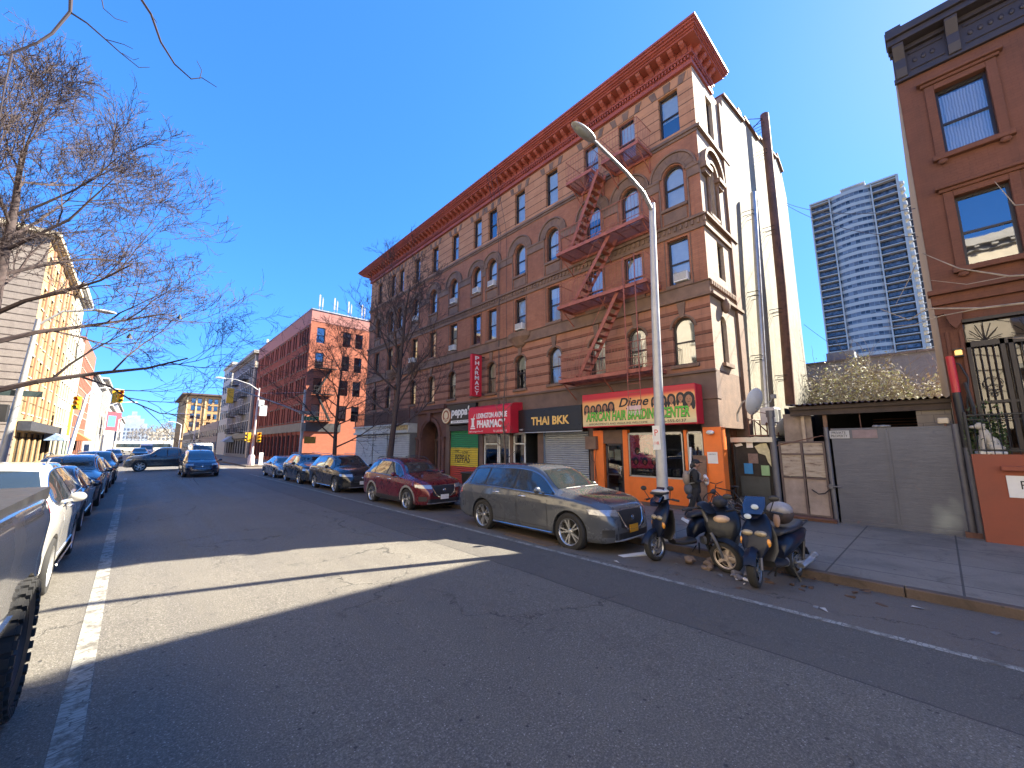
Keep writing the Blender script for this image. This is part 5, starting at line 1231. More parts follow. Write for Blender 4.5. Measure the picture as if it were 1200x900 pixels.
# ================================================================ bare trees
def bare_tree(name,label,loc,H,trunk_r,seed,lean=(0,0),spread=1.0,levels=5,first=.28,nb=9,mat=None,matc=None,bias=(0,0,0),twig=.004,droop=0.0,blen=.42,kids=(4,4,4,3),skip=None,group=None,up=.5):
    """trunk with limbs, each limb forking into branches and twigs; every twig is a tapered tube"""
    r=random.Random(seed); t=thing(name,label,'tree',loc,0,group)
    tb=MB(); cb=MB(); B_=Vector(bias)
    n=12; tp=[]; p=Vector((0,0,-.15)); d=Vector((lean[0],lean[1],1)).normalized()
    for i in range(n+1):
        tp.append(p.copy()); d=(d+Vector((r.gauss(0,.035),r.gauss(0,.035),.03))).normalized(); p=p+d*(H*.8/n)
    rad=[trunk_r*(1.25 if i==0 else 1)*(1-.8*i/n) for i in range(n+1)]
    tb.tube(tp,rad,9)
    def at(q):
        q=q*n; i=min(int(q),n-1); return tp[i].lerp(tp[i+1],q-i), rad[i]+(rad[i+1]-rad[i])*(q-i)
    def branch(p,d,L,rr,lv):
        m=4 if lv<3 else 3; pts=[p]; dirs=[]
        dd=d.copy()
        for i in range(m):
            g=.13 if lv<2 else .2
            dd=(dd+Vector((r.gauss(0,g),r.gauss(0,g),r.gauss(0,g)))+B_*(.12 if lv<3 else .03)+Vector((0,0,up*.16-droop*.2*lv))).normalized()
            pts.append(pts[-1]+dd*(L/m)); dirs.append(dd.copy())
        rs=[max(rr*(1-.72*i/m),twig*.6) for i in range(m+1)]
        cb.tube(pts,rs,5 if lv<2 else 3,False)
        if lv>=levels: return
        k=kids[min(lv,len(kids)-1)]
        for j in range(k):
            q=.25+.75*(j+r.random()*.7)/k if lv>0 else .2+.8*(j+r.random()*.6)/k
            q=min(q,1)*m; i=min(int(q),m-1); bp=pts[i].lerp(pts[i+1],q-i)
            side=dirs[i].orthogonal().normalized(); side=Matrix.Rotation(r.uniform(0,2*PI),3,dirs[i])@side
            ang=r.uniform(.35,.8); nd=(dirs[i]*math.cos(ang)+side*math.sin(ang)*spread).normalized()
            branch(bp,nd,L*r.uniform(.45,.68),max((rs[i])*.58,twig),lv+1)
    for j in range(nb):
        q=first+(1-first)*(j/(nb-1))**.9 if nb>1 else 1
        bp,br=at(min(q,.995)); a=j*2.4+r.uniform(-.5,.5)
        el=r.uniform(.25,.7)+.55*q
        nd=(Vector((math.cos(a),math.sin(a),math.tan(el)*.8))+B_).normalized()
        if skip and skip(nd): continue
        branch(bp,nd,H*blen*(1.08-.55*q)*r.uniform(.8,1.15),br*.46,1)
    tb.build('trunk',mat or m_bark,t,smooth=60); cb.build('crown',matc or mat or m_bark,t)
    return t
# big tree at the left edge
bare_tree('street_tree','large bare tree leaning at the left edge, its twigs spread over the avenue',(-4.2,21.5,0),16.0,.30,14,lean=(.05,-.03),levels=6,first=.30,nb=20,bias=(.20,-.02,0),twig=.008,blen=.34,kids=(5,5,5,4,3),matc=m_barkd,mat=m_barkd,up=.42,spread=1.0)
# two trees in front of the corner building
bare_tree('street_tree','bare street tree in front of the grey corner shutters',(8.95,18.1,0),12.8,.17,34,lean=(.0,.01),levels=5,first=.3,nb=20,blen=.27,twig=.007,matc=m_barkd,kids=(5,5,4,3),up=.7,mat=m_barkd)
bare_tree('street_tree','smaller bare tree at the street corner before the red brick building',(8.95,25.4,0),10.3,.15,44,levels=5,first=.25,nb=17,blen=.36,twig=.008,matc=m_barkd,kids=(5,5,4,3),up=.22,mat=m_barkd)
bare_tree('young_tree','thin young tree with twiggy trunk before the red pharmacy awning',(9.0,9.95,0),6.2,.05,46,levels=4,first=.35,nb=12,blen=.12,twig=.003,kids=(4,3,3),up=.9)
# near tree standing out of frame at the left: only its outer branches reach into the picture
t=thing('street_tree','dark hanging branches of a near tree at the top left corner','tree',(-3.9,6.3,0))
mb=MB(); mb.tube([(0,0,-.2),(.05,0,2),(.0,-.1,4.5),(.2,-.1,6.5),(.5,-.2,8.6)],[.2,.17,.14,.11,.07],9); mb.build('trunk',m_barkd,t,smooth=60)
mb=MB(); o=Vector((3.9,-6.3,0))
def br(pts,r0,r1): 
    n_=len(pts)-1; mb.tube([Vector(p)+o for p in pts],[r0+(r1-r0)*i/n_ for i in range(n_+1)],5,False)
br([(-3.5,6.1,8.2),(-2.6,6.0,8.6),(-1.7,6.0,8.0),(-1.07,6,7.2),(-1.03,6,6.75)],.05,.016)
br([(-1.03,6,6.75),(-1.12,6,6.4),(-1.2,6,6.22),(-1.35,6.05,6.02),(-1.34,6,5.6),(-1.33,6,5.28)],.015,.005)
br([(-1.33,6,5.32),(-1.4,6.05,5.3),(-1.5,6,5.34),(-1.6,6,5.45)],.006,.004)
br([(-1.03,6,6.75),(-.9,6,6.72),(-.75,6.02,6.65),(-.62,6,6.56),(-.45,6,6.48),(-.36,6,6.55)],.011,.003)
br([(-.74,6.02,6.65),(-.6,6,6.68),(-.52,6,6.68)],.005,.003); br([(-.6,6,6.56),(-.5,6.02,6.56),(-.46,6,6.6)],.004,.002)
br([(-1.7,6.0,8.0),(-1.1,6,7.9),(-.62,6,7.5),(-.42,6,7.25),(-.3,6,6.95),(-.15,6,6.75),(.02,6,6.66),(.12,6,6.75),(.28,6,6.72)],.02,.004)
br([(.1,6,6.72),(.11,6,6.85),(.05,6,6.95)],.005,.003); br([(-.42,6,7.25),(-.36,6,7.18)],.007,.003)
br([(-.9,6,7.4),(-.8,6,7.0),(-.7,6,6.95),(-.6,6.02,7.0)],.006,.003)
mb.build('crown',M('near dark bark',(.03,.022,.03),.9,0,.3,8),t)
# tree out of frame at the right: a few pale branches cross the brown house
t=thing('street_tree','pale thin branches crossing the brown house front from the right edge','tree',(9.2,-6.0,0))
mb=MB(); mb.tube([(0,0,-.2),(0,0,2.5),(.1,.1,5)],[.14,.12,.08],9); mb.build('trunk',m_barkl,t,smooth=60)
mb=MB(); o=Vector((-9.2,6.0,0))
br([(9.3,-5.9,4.8),(9.6,-3.5,5.0),(10,-1.7,4.6),(10,-1.05,4.75),(10,-.55,5.05),(10.05,-.15,5.5)],.03,.006)
br([(9.3,-5.9,3.5),(9.6,-3.5,3.9),(10,-1.5,4.25),(10,-.7,4.3),(10,-.1,4.45),(10,.15,4.3),(10,.5,4.6)],.03,.005)
br([(10,-.7,4.3),(10,-.25,4.28),(10,.1,4.2),(10,.5,4.25)],.01,.004); br([(10,-1.05,4.75),(10,-.6,4.75),(10,-.2,4.95)],.008,.004)
br([(9.5,-4,5),(9.8,-1.9,5.6),(10,-1.25,5.9),(10,-1.1,6.4)],.02,.004); br([(10,-1.5,4.25),(10,-1.25,3.9),(10,-1.1,3.7)],.012,.004)
br([(9.6,-3.5,3.6),(10,-1.6,3.55),(10,-1.15,3.7),(10,-.9,3.75)],.02,.004); br([(10,-.05,5.3),(10.05,.1,5.0),(10,.3,4.6)],.008,.003)
mb.build('crown',m_barkl,t)
# distant trees at the end of the avenue
for i,(x,y,h) in enumerate(((9,330,14),(14,345,16),(2,400,15),(20,360,15),(-4,450,14),(8,420,17))):
    bare_tree('distant_tree',['hazy bare tree left of the tan building, nearest of the far clump','tall bare tree in the far clump beside the tan building','bare tree low on the horizon in the middle of the avenue end','bare tree partly behind the tan corner building','leftmost bare tree of the far horizon clump','highest bare tree at the back of the far clump'][i],(x,y,0),h,.3,100+i,levels=4,nb=12,blen=.45,twig=.05,kids=(5,4,4),mat=M('hazy bark',(.20,.17,.14),.9),group='bare trees at the end of the avenue')  # bark colour paled to carry the distance haze
# ================================================================ vehicles
def interp(pts):
    xs=[p[0] for p in pts]; ys=[p[1] for p in pts]; n=len(xs)
    d=[(ys[i+1]-ys[i])/(xs[i+1]-xs[i]) for i in range(n-1)]
    m=[d[0]]+[0 if d[i-1]*d[i]<=0 else 2*d[i-1]*d[i]/(d[i-1]+d[i]) for i in range(1,n-1)]+[d[-1]]
    def f(x):
        if x<=xs[0]: return ys[0]
        if x>=xs[-1]: return ys[-1]
        i=0
        while xs[i+1]<x: i+=1
        h=xs[i+1]-xs[i]; t=(x-xs[i])/h
        return (2*t**3-3*t*t+1)*ys[i]+(t**3-2*t*t+t)*h*m[i]+(-2*t**3+3*t*t)*ys[i+1]+(t**3-t*t)*h*m[i+1]
    return f
TYPES={
 'suv':dict(L=4.95,W=1.94,H=1.70,wf=4.02,wr=1.19,Rw=.38,top=[(0,.66),(.04,.95),(.13,1.14),(.25,1.36),(.42,1.56),(.75,1.65),(1.6,1.69),(2.2,1.70),(2.7,1.67),(3.02,1.575),(3.66,1.19),(3.9,1.14),(4.4,1.07),(4.72,.98),(4.88,.83),(4.95,.62)],
   belt=[(0,.62),(.05,.9),(.3,1.10),(1.2,1.11),(3.3,1.06),(3.9,1.03),(4.5,.95),(4.8,.80),(4.95,.55)],wt=[(0,.62),(.5,.60),(1.5,.64),(2.8,.63),(3.6,.72),(4.0,.75),(4.6,.68),(4.95,.45)],cowl=3.66,roofx=2.95,rear=.45,dlo=(.62,3.50)),
 'crossover':dict(L=4.65,W=1.84,H=1.69,wf=3.72,wr=1.02,Rw=.36,top=[(0,.7),(.04,.98),(.12,1.12),(.28,1.36),(.5,1.56),(.85,1.65),(1.5,1.69),(2.1,1.68),(2.55,1.63),(2.8,1.55),(3.4,1.19),(3.65,1.14),(4.1,1.05),(4.4,.98),(4.58,.82),(4.65,.62)],
   belt=[(0,.65),(.05,.9),(.3,1.11),(1.2,1.10),(3.1,1.05),(3.65,1.03),(4.25,.95),(4.55,.78),(4.65,.55)],wt=[(0,.60),(.5,.58),(1.5,.61),(2.6,.60),(3.4,.68),(3.8,.71),(4.3,.66),(4.65,.42)],cowl=3.4,roofx=2.75,rear=.42,dlo=(.6,3.22)),
 'sedan':dict(L=4.75,W=1.82,H=1.45,wf=3.82,wr=1.05,Rw=.33,top=[(0,.62),(.04,.85),(.12,.98),(.55,1.03),(.85,1.08),(1.5,1.36),(1.9,1.43),(2.3,1.45),(2.7,1.41),(3.0,1.32),(3.55,.98),(3.9,.92),(4.4,.82),(4.65,.68),(4.75,.5)],
   belt=[(0,.55),(.06,.8),(.4,.93),(1.2,.93),(3.2,.9),(3.9,.85),(4.5,.72),(4.75,.45)],wt=[(0,.62),(.8,.62),(1.6,.56),(2.6,.56),(3.5,.68),(4.0,.7),(4.75,.45)],cowl=3.55,roofx=2.9,rear=.9,dlo=(1.0,3.38)),
 'minivan':dict(L=5.0,W=1.95,H=1.74,wf=4.08,wr=1.1,Rw=.34,top=[(0,.8),(.04,1.1),(.12,1.3),(.3,1.58),(.6,1.70),(2,1.74),(2.9,1.70),(3.3,1.58),(4.15,1.10),(4.5,1.0),(4.8,.86),(4.93,.72),(5.0,.55)],
   belt=[(0,.7),(.05,.95),(.3,1.02),(3.5,.98),(4.2,.92),(4.75,.78),(5.0,.5)],wt=[(0,.68),(.5,.66),(2.8,.66),(3.6,.72),(4.4,.76),(5.0,.5)],cowl=4.15,roofx=3.2,rear=.3,dlo=(.4,4.0)),
 'pickup':dict(L=5.4,W=1.98,H=1.80,wf=4.45,wr=1.2,Rw=.40,top=[(0,.85),(.03,1.08),(1.75,1.12),(1.86,1.3),(2.0,1.70),(2.3,1.78),(2.8,1.80),(3.2,1.77),(3.45,1.66),(4.0,1.24),(4.3,1.19),(4.9,1.12),(5.2,1.02),(5.33,.85),(5.4,.62)],
   belt=[(0,.8),(.05,1.0),(2,1.08),(3.8,1.06),(4.6,1.02),(5.2,.88),(5.4,.6)],wt=[(0,.86),(1.7,.86),(2.1,.66),(3.2,.65),(4.0,.76),(4.8,.78),(5.4,.5)],cowl=4.0,roofx=3.4,rear=1.95,dlo=(2.08,3.85)),
 'van':dict(L=5.6,W=2.0,H=2.3,wf=4.6,wr=1.2,Rw=.36,top=[(0,1.2),(.03,2.1),(.2,2.26),(2,2.3),(4.0,2.27),(4.3,2.1),(4.9,1.25),(5.2,1.1),(5.5,.9),(5.6,.6)],
   belt=[(0,.9),(.05,1.1),(4.5,1.1),(5,1.0),(5.4,.85),(5.6,.55)],wt=[(0,.85),(4.0,.82),(4.8,.8),(5.2,.8),(5.6,.5)],cowl=4.9,roofx=4.25,rear=.05,dlo=(3.2,4.75)),
}
def _lb():
    P=TYPES['pickup']; q=dict(P); sh=lambda l:[(x+(.95 if x>1.74 else 0),v) for x,v in l]
    q.update(L=6.35,wf=P['wf']+.95,top=sh(P['top']),belt=sh(P['belt']),wt=sh(P['wt']),cowl=4.95,roofx=4.35,rear=2.9,dlo=(3.03,4.8)); return q
TYPES['longbed']=_lb()
_bodies={}
def body_mesh(tp,zoff=0,Rw=None,arch_extra=.05):
    key=(tp,zoff,Rw)
    if key in _bodies: return _bodies[key]
    T=TYPES[tp]; L,W=T['L'],T['W']; Rw=Rw or T['Rw']
    ft,fb,fw=interp(T['top']),interp(T['belt']),interp(T['wt'])
    hw=W/2
    fm=interp([(0,hw*.80),(.08,hw*.90),(.35,hw*.97),(1.0,hw),(L-1.3,hw),(L-.6,hw*.965),(L-.28,hw*.88),(L-.1,hw*.74),(L,hw*.58)])
    fz=interp([(0,.42),(.25,.30),(.8,.24),(L-.9,.22),(L-.2,.22),(L,.27)])
    xs=[0,.015,.04]+[.08+.06*i for i in range(int((L-.16)/.06)+1)]; xs=[x for x in xs if x<L-.05]+[L-.05,L-.02,L]
    rings=[]
    for x in xs:
        zt,zs,wm,wt,zb=ft(x),fb(x),fm(x),fw(x),fz(x)
        zs=min(zs,zt-.03); wt=min(wt,wm*.93); g=min(1,(zt-zs)/.35)
        wb=wm*(.965-.02*(1-g)); 
        key_=[(0,zb),(wm*.7,zb),(wm*.93,zb+.015),(wm*.985,zb+.10),(wm*.982,zb+.38*(zs-zb)),(wm*1.0,zb+.74*(zs-zb)),(wm*.985,zb+.86*(zs-zb)),(wb,zs),
             (wb+(wt-wb)*.5+.012*g,zs+(zt-.07*g-zs)*.5),(wt+.01*g,zt-.075*g),(wt*.93,zt-.028*g),(wt*.6,zt-.008*g),(0,zt)]
        pts=[]
        for i in range(len(key_)-1):
            p0=key_[max(i-1,0)];p1=key_[i];p2=key_[i+1];p3=key_[min(i+2,len(key_)-1)]
            for q in ((0,.5) if i not in (7,8) else (0,.33,.66)):
                def cr(a,b,c,d): return .5*((2*b)+(-a+c)*q+(2*a-5*b+4*c-d)*q*q+(-a+3*b-3*c+d)*q**3)
                tt=.6
                pc=(cr(p0[0],p1[0],p2[0],p3[0]),cr(p0[1],p1[1],p2[1],p3[1])); pl=(p1[0]+(p2[0]-p1[0])*q,p1[1]+(p2[1]-p1[1])*q)
                pts.append((pl[0]*(1-tt)+pc[0]*tt,pl[1]*(1-tt)+pc[1]*tt))
        pts.append(key_[-1])
        pts[0]=(0,zb)
        rings.append([(x,y,z+zoff) for y,z in pts]+[(x,-y,z+zoff) for y,z in reversed(pts[1:-1])])
    mb=MB(); mb.rings(rings,True,True)
    ob=mb.build('tmp_body',[m_dark,m_dark],smooth=38)
    for wx in (T['wf'],T['wr']):
        for s in (-1,1):
            cm=MB(); cm.lathe([(Rw+arch_extra,-.2),(Rw+arch_extra,.2)],40,axis='y',cap=True); cm.xf(Matrix.Translation((wx,s*(hw-.06),Rw)))
            c=cm.build('cut',m_dark); md=ob.modifiers.new('b','BOOLEAN'); md.object=c; md.operation='DIFFERENCE'; md.solver='EXACT'
            dg=bpy.context.evaluated_depsgraph_get(); me=bpy.data.meshes.new_from_object(ob.evaluated_get(dg)); ob.modifiers.clear(); ob.data=me; bpy.data.objects.remove(c)
    me=ob.data
    for p in me.polygons:
        c=p.center; p.material_index=0
        for wx in (T['wf'],T['wr']):
            d=math.hypot(c.x-wx,c.z-Rw)
            if d<Rw+arch_extra+.003 and abs(c.y)<hw-.02: p.material_index=1
        if c.z<.32+zoff and abs(p.normal.z)>.6: p.material_index=1
    bm=bmesh.new(); bm.from_mesh(me); bvh=BVHTree.FromBMesh(bm); bm.free()
    bpy.data.objects.remove(ob); _bodies[key]=(me,bvh); return me,bvh
def decal(bvh,side,bot,top,u0,u1,nu,nv,off=.004,mirror=False,rim=.012):
    """panel cast onto the body. side='S': u=x, v=z seen from +y ; 'F': u=y, v=z seen from the front ; 'B': from the rear ; 'T': u=x v=y from above"""
    mb=MB(); grid=[]
    for i in range(nu+1):
        u=u0+(u1-u0)*i/nu; row=[]
        for j in range(nv+1):
            v=bot(u)+(top(u)-bot(u))*j/nv
            o,d={'S':((u,3,v),(0,-1,0)),'F':((9,u,v),(-1,0,0)),'B':((-3,u,v),(1,0,0)),'T':((u,v,5),(0,0,-1))}[side]
            loc,nor,_,_=bvh.ray_cast(Vector(o),Vector(d))
            if loc is None: row.append(None); continue
            if nor.dot(Vector(d))>0: nor=-nor
            row.append((loc+nor*off,loc-nor*rim))
        grid.append(row)
    for sg in ((1,-1) if mirror else (1,)):
        idx={}; mb.cut()
        def vid(i,j,k):
            if (i,j,k) not in idx:
                p=grid[i][j][k]; idx[(i,j,k)]=len(mb.v); mb.v.append((p.x,p.y*sg,p.z))
            return idx[(i,j,k)]
        for i in range(nu):
            for j in range(nv):
                q=[(i,j),(i+1,j),(i+1,j+1),(i,j+1)]
                if any(grid[a][b_] is None for a,b_ in q): continue
                f=[vid(a,b_,0) for a,b_ in q]; mb.f.append(tuple(f)); mb.mi.append(0)
                for (a,b_),(c_,d_),edge in ((q[0],q[1],j==0),(q[2],q[3],j==nv-1),(q[1],q[2],i==nu-1),(q[3],q[0],i==0)):
                    if edge: mb.f.append((vid(a,b_,0),vid(c_,d_,0),vid(c_,d_,1),vid(a,b_,1))); mb.mi.append(0)
    return mb
_wh={}
def wheel(t,loc,Rw,side,wid=.23,style=5,rimm=None,knobby=False,rr=.70,steer=0):
    key=(Rw,style,wid,knobby,rr)
    if key not in _wh:
        mb=MB(); h=wid/2
        mb.lathe([(Rw*rr,-h*.9),(Rw*.82,-h),(Rw*.93,-h*.98),(Rw*.985,-h*.8),(Rw,-h*.55),(Rw,h*.55),(Rw*.985,h*.8),(Rw*.93,h*.98),(Rw*.82,h),(Rw*rr,h*.9),(Rw*(rr-.04),h*.6)],48,axis='y')
        if knobby:
            for k in range(30):
                a=2*PI*k/30
                for (y0,y1,dr) in ((-h,-h*.45,.018),(-h*.38,h*.05,.016),(h*.12,h*.42,.016),(h*.5,h,.018)):
                    st=len(mb.v); aw=.028*Rw/.4; off=.1*(y0>0)
                    mb.box(-aw,aw,y0+.004,y1-.004,Rw-.01,Rw+dr); mb.xf(Matrix.Rotation(a+off+(y0+y1)*.5,4,'Y'),st)
                for y0 in (h*.93,-h*.93-.03):
                    st=len(mb.v); mb.box(-.03,.03,y0,y0+.03,Rw*.86,Rw*.99); mb.xf(Matrix.Rotation(a,4,'Y'),st)
        else:
            pass
        ty=mb.build('tyre',m_tyre,smooth=35).data
        mb=MB(); mb.lathe([(0,-.03),(Rw*.66,-.03),(Rw*.66,-.06)],30,axis='y'); mb.lathe([(Rw*.05,.03),(Rw*.3,.02),(Rw*.33,-.02)],24,axis='y'); dk=mb.build('brake_disc',m_dark,smooth=40).data
        mb=MB(); f=h*.78; mb.lathe([(Rw*(rr-.05),-h*.5),(Rw*(rr-.03),h*.6),(Rw*(rr+.015),f+.012),(Rw*(rr+.005),f+.018),(Rw*(rr-.035),f),(Rw*(rr-.06),f-.03),(Rw*(rr-.06),-h*.4)],44,axis='y')
        mb.lathe([(0,f-.01),(Rw*.10,f-.012),(Rw*.16,f-.03),(Rw*.17,f-.07)],20,axis='y')
        dbl=style>=10; ns=style%10 or 10
        for k in range(ns):
            for da in ((-.19,.19) if dbl else (0,)):
                a=2*PI*k/ns
                r0,r1=Rw*.10,Rw*(rr-.03); w0,w1=(.016,.015) if dbl else (.034,.05)
                st=len(mb.v); n0=math.radians(90)
                pa,pb=a+da*.6,a+da
                P=lambda r_,an,w_,y:(r_*math.cos(an)-w_*math.sin(an),y,r_*math.sin(an)+w_*math.cos(an))
                w0*=Rw/.38; w1*=Rw/.38
                mb.add([P(r0,pa,-w0,f-.02),P(r0,pa,w0,f-.02),P(r1,pb,w1,f-.012),P(r1,pb,-w1,f-.012),P(r0,pa,-w0,f-.06),P(r0,pa,w0,f-.06),P(r1,pb,w1,f-.045),P(r1,pb,-w1,f-.045)],
                  [(0,1,2,3),(7,6,5,4),(0,3,7,4),(1,5,6,2),(3,2,6,7),(0,4,5,1)])
        rm=mb.build('rim',rimm or m_rim,smooth=35).data
        for o in list(COL.objects):
            if o.data in (ty,dk,rm): bpy.data.objects.remove(o)
        _wh[key]=(ty,dk,rm)
    ty,dk,rm=_wh[key]
    o=link('wheel',dk,t,loc,(0,0,(0 if side>0 else PI)+steer)); link('tyre',ty,o)
    r_=link('rim',rm,o)
    return o
def vehicle(name,label,cat,tp,front,cx,color,heading=-PI/2,style=5,clad=False,zoff=0,Rw=None,group=None,detail=2,grille='wide',metal=.35,plate=(.7,.7,.68),rimm=None,knobby=False,chrome=True,z0=None,track=None,rack=True,lamp_z=(.72,.86)):
    """front: position of the front bumper along the direction of travel; cx: centre line"""
    T=TYPES[tp]; L,W,H=T['L'],T['W'],T['H']; Rw=Rw or T['Rw']; hw=W/2
    me,bvh=body_mesh(tp,zoff,Rw)
    ca,sa=math.cos(heading),math.sin(heading)
    if abs(ca)<.01: loc=(cx,front-sa*L,0)
    else: loc=(front-ca*L,cx,0)
    gz=roadz(loc[0])-.004 if abs(ca)<.01 else -.06
    t=thing(name,label,cat,(loc[0],loc[1],z0 if z0 is not None else gz-.0),heading,group)
    pm=paint('paint '+label[:24],color,metal); 
    bme=me.copy(); bme.materials.clear(); bme.materials.append(pm); bme.materials.append(m_dark); link('body',bme,t)
    ft,fb=interp(T['top']),interp(T['belt'])
    def part(mb,nm,mat,par=t): 
        if len(mb.f): return mb.build(nm,mat,par,smooth=40)
    Z=zoff
    # side glass
    x0,x1=T['dlo']; bot=lambda x: fb(x)+.035+Z; top=lambda x: max(fb(x)+.04+Z, ft(x)-.135+Z)
    part(decal(bvh,'S',lambda x:bot(x)-.02,lambda x:top(x)+.015,x0-.06,x1+.08,44,5,.004,True),'window_surround',m_dark)
    segs={'pickup':[(x0,x0+.75),(x0+.82,x1)],'longbed':[(x0,x0+.75),(x0+.82,x1)],'van':[(x0,x1)]}.get(tp) or [(x0,x0+.22*(x1-x0)-.04),(x0+.22*(x1-x0)+.03,x0+.60*(x1-x0)-.04),(x0+.60*(x1-x0)+.03,x1)]
    if tp=='sedan': segs=[(x0+.05,x0+.48*(x1-x0)-.03),(x0+.48*(x1-x0)+.03,x1)]
    mbw=None
    for a,b_ in segs: part(decal(bvh,'S',bot,top,a,b_,16,5,.009,True),'side_window',m_cglass)
    if chrome and detail>1:
        for sg in (1,-1):
            mb=MB(); pts=[]
            for k in range(45):
                u=x0-.06+(x1+.14-x0)*k/44
                q=bvh.ray_cast(Vector((u,3,top(u)+.018)),Vector((0,-1,0)))[0]
                if q: pts.append((q.x,(q.y+.006)*sg,q.z))
            mb.tube(pts,.011,5); 
            pts=[]
            for k in range(45):
                u=x0-.06+(x1+.14-x0)*k/44; q=bvh.ray_cast(Vector((u,3,bot(u)-.02)),Vector((0,-1,0)))[0]
                if q: pts.append((q.x,(q.y+.006)*sg,q.z))
            mb.tube(pts,.009,5); mb.build('window_trim',m_chrome,t,smooth=60)
    # windscreen and rear window
    xc,xr=T['cowl'],T['roofx']; zc,zr=ft(xc)+Z,ft(xr)+Z
    wsb=lambda y: zc+.02+.0*abs(y)-.10*(y/.72)**2*.3; wst=lambda y: zr-.01-.05*(y/.6)**2
    if tp=='van': part(decal(bvh,'F',lambda y:1.3,lambda y:2.05,-.8,.8,20,8,.008),'windscreen',m_cglass)
    else:
        mb=MB(); g=[]
        for i in range(21):
            s_=-1+2*i/20; row=[]
            for j in range(9):
                q=j/8; yy=s_*(.70*(1-q)+.575*q)*(hw/.95); zz=zc+.03+(zr-.02-zc-.03)*q-.03*s_*s_
                h_=bvh.ray_cast(Vector((9,yy,zz)),Vector((-1,0,0)))
                row.append(h_[0]+h_[1]*.008 if h_[0] else Vector((xc,yy,zz)))
            g.append(row)
        mb.add([p for r_ in g for p in r_],[(i*9+j,(i+1)*9+j,(i+1)*9+j+1,i*9+j+1) for i in range(20) for j in range(8)]); mb.build('windscreen',m_cglass,t,smooth=60)
    if detail>1 and tp!='van':
        mb=MB(); mb.tube([Vector((xc+.03,y,zc+.02)) for y in (-.1,-.6)],.008,4); mb.cut(); mb.tube([Vector((xc+.03,y,zc+.02)) for y in (.6,.1)],.008,4); mb.build('wiper',m_dark,t)
    zb0=ft(T['rear'])+Z
    if tp in('suv','crossover','minivan'): part(decal(bvh,'B',lambda y:1.14+Z,lambda y:H-.2-.06*(y/.6)**2+Z,-.56,.56,14,5,.006),'rear_window',m_cglass)
    # doors: raised panels over dark seams
    ds={'suv':[(1.55,2.45),(2.47,3.42)],'crossover':[(1.38,2.28),(2.30,3.2)],'sedan':[(1.42,2.2),(2.22,3.15)],'minivan':[(1.5,2.7),(2.72,3.6)],'pickup':[(2.05,2.85),(2.87,3.8)],'longbed':[(3.0,3.8),(3.82,4.75)],'van':[(3.2,4.3)]}[tp]
    if detail>1:
        for a,b_ in ds:
            wcut=lambda x:max(.40+Z, Rw+math.sqrt(max(0,(Rw+.09)**2-(x-T['wr'])**2)) if abs(x-T['wr'])<Rw+.09 else .40+Z)
            part(decal(bvh,'S',lambda x:wcut(x)-.012,lambda x:fb(x)-.005+Z,a-.012,b_+.012,18,6,.0015,True,.002),'door_seam',m_dark)
            dm=decal(bvh,'S',wcut,lambda x:fb(x)+.012+Z,a,b_,18,6,.0045,True,.002); part(dm,'door',pm)
            for sg,d_ in zip((1,-1),dm.res):
                mb=MB()
                q=bvh.ray_cast(Vector((a+.18,3,fb(a+.18)-.10+Z)),Vector((0,-1,0)))[0]
                mb.tube([(a+.08,(q.y-.0)*sg,q.z),(a+.1,(q.y+.035)*sg,q.z),(a+.26,(q.y+.035)*sg,q.z+.005),(a+.28,q.y*sg,q.z)],.013,6)
                mb.build('handle',pm if not chrome else m_chrome,d_,smooth=60)
        a,b_=T['wr']+Rw+.08,T['wf']-Rw-.08
        part(decal(bvh,'S',lambda x:.27+Z,lambda x:.36+Z+(.05 if clad else 0),a,b_,12,2,.012,True,.01),'sill_trim',m_dark if clad else pm)
        if chrome and tp=='suv':
            mb=MB()
            for sg in (1,-1): mb.cut(); mb.tube([(a-.02,(hw*.99+.012)*sg,.30),(b_+.02,(hw*.99+.012)*sg,.30)],.014,5)
            mb.build('sill_strip',m_chrome,t)
        if clad:
            mb=MB()
            for wx in (T['wf'],T['wr']):
                for sg in (1,-1):
                    mb.cut(); rs=[]
                    for k in range(21):
                        an=-.15+(PI+.3)*k/20; c_,s_=math.cos(an),math.sin(an); ra,rb=Rw+.045,Rw+.115; 
                        q=bvh.ray_cast(Vector((wx+c_*rb,3,Rw+s_*rb)),Vector((0,-1,0)))[0]
                        yy=(q.y if q and q.y>hw*.8 else hw*.93)
                        rs.append([(wx+c_*ra,(yy+.012)*sg,Rw+s_*ra),(wx+c_*rb,(yy+.008)*sg,Rw+s_*rb),(wx+c_*rb,(yy-.03)*sg,Rw+s_*rb),(wx+c_*ra,(yy-.03)*sg,Rw+s_*ra)])
                    mb.rings(rs,True,True)
            mb.build('arch_cladding',m_greyp,t,smooth=40)
    # front end
    l0,l1=lamp_z; l0+=Z; l1+=Z
    for sg in (1,-1):
        part(decal(bvh,'F',lambda y:l0+.02+.10*(abs(y)-.5),lambda y:l1+.04*(abs(y)-.5),sg*.46*hw/.95,sg*.885*hw/.95,10,4,.007),'headlight',m_head)
    gb,gt=(.50,.76)
    if grille=='wide': part(decal(bvh,'F',lambda y:gb+Z+.05*abs(y),lambda y:gt+Z,-.42,.42,14,5,.006),'grille',m_dark)
    elif grille=='tall':
        part(decal(bvh,'F',lambda y:.48+Z+.30*max(0,abs(y)-.28),lambda y:.84+Z-.04*abs(y),-.44,.44,16,6,.006),'grille',m_dark)
    elif grille=='slim': part(decal(bvh,'F',lambda y:.60+Z,lambda y:.74+Z,-.5,.5,14,3,.006),'grille',m_dark)
    elif grille=='van': part(decal(bvh,'F',lambda y:.62+Z,lambda y:.72+Z,-.45,.45,14,3,.006),'grille',m_dark)
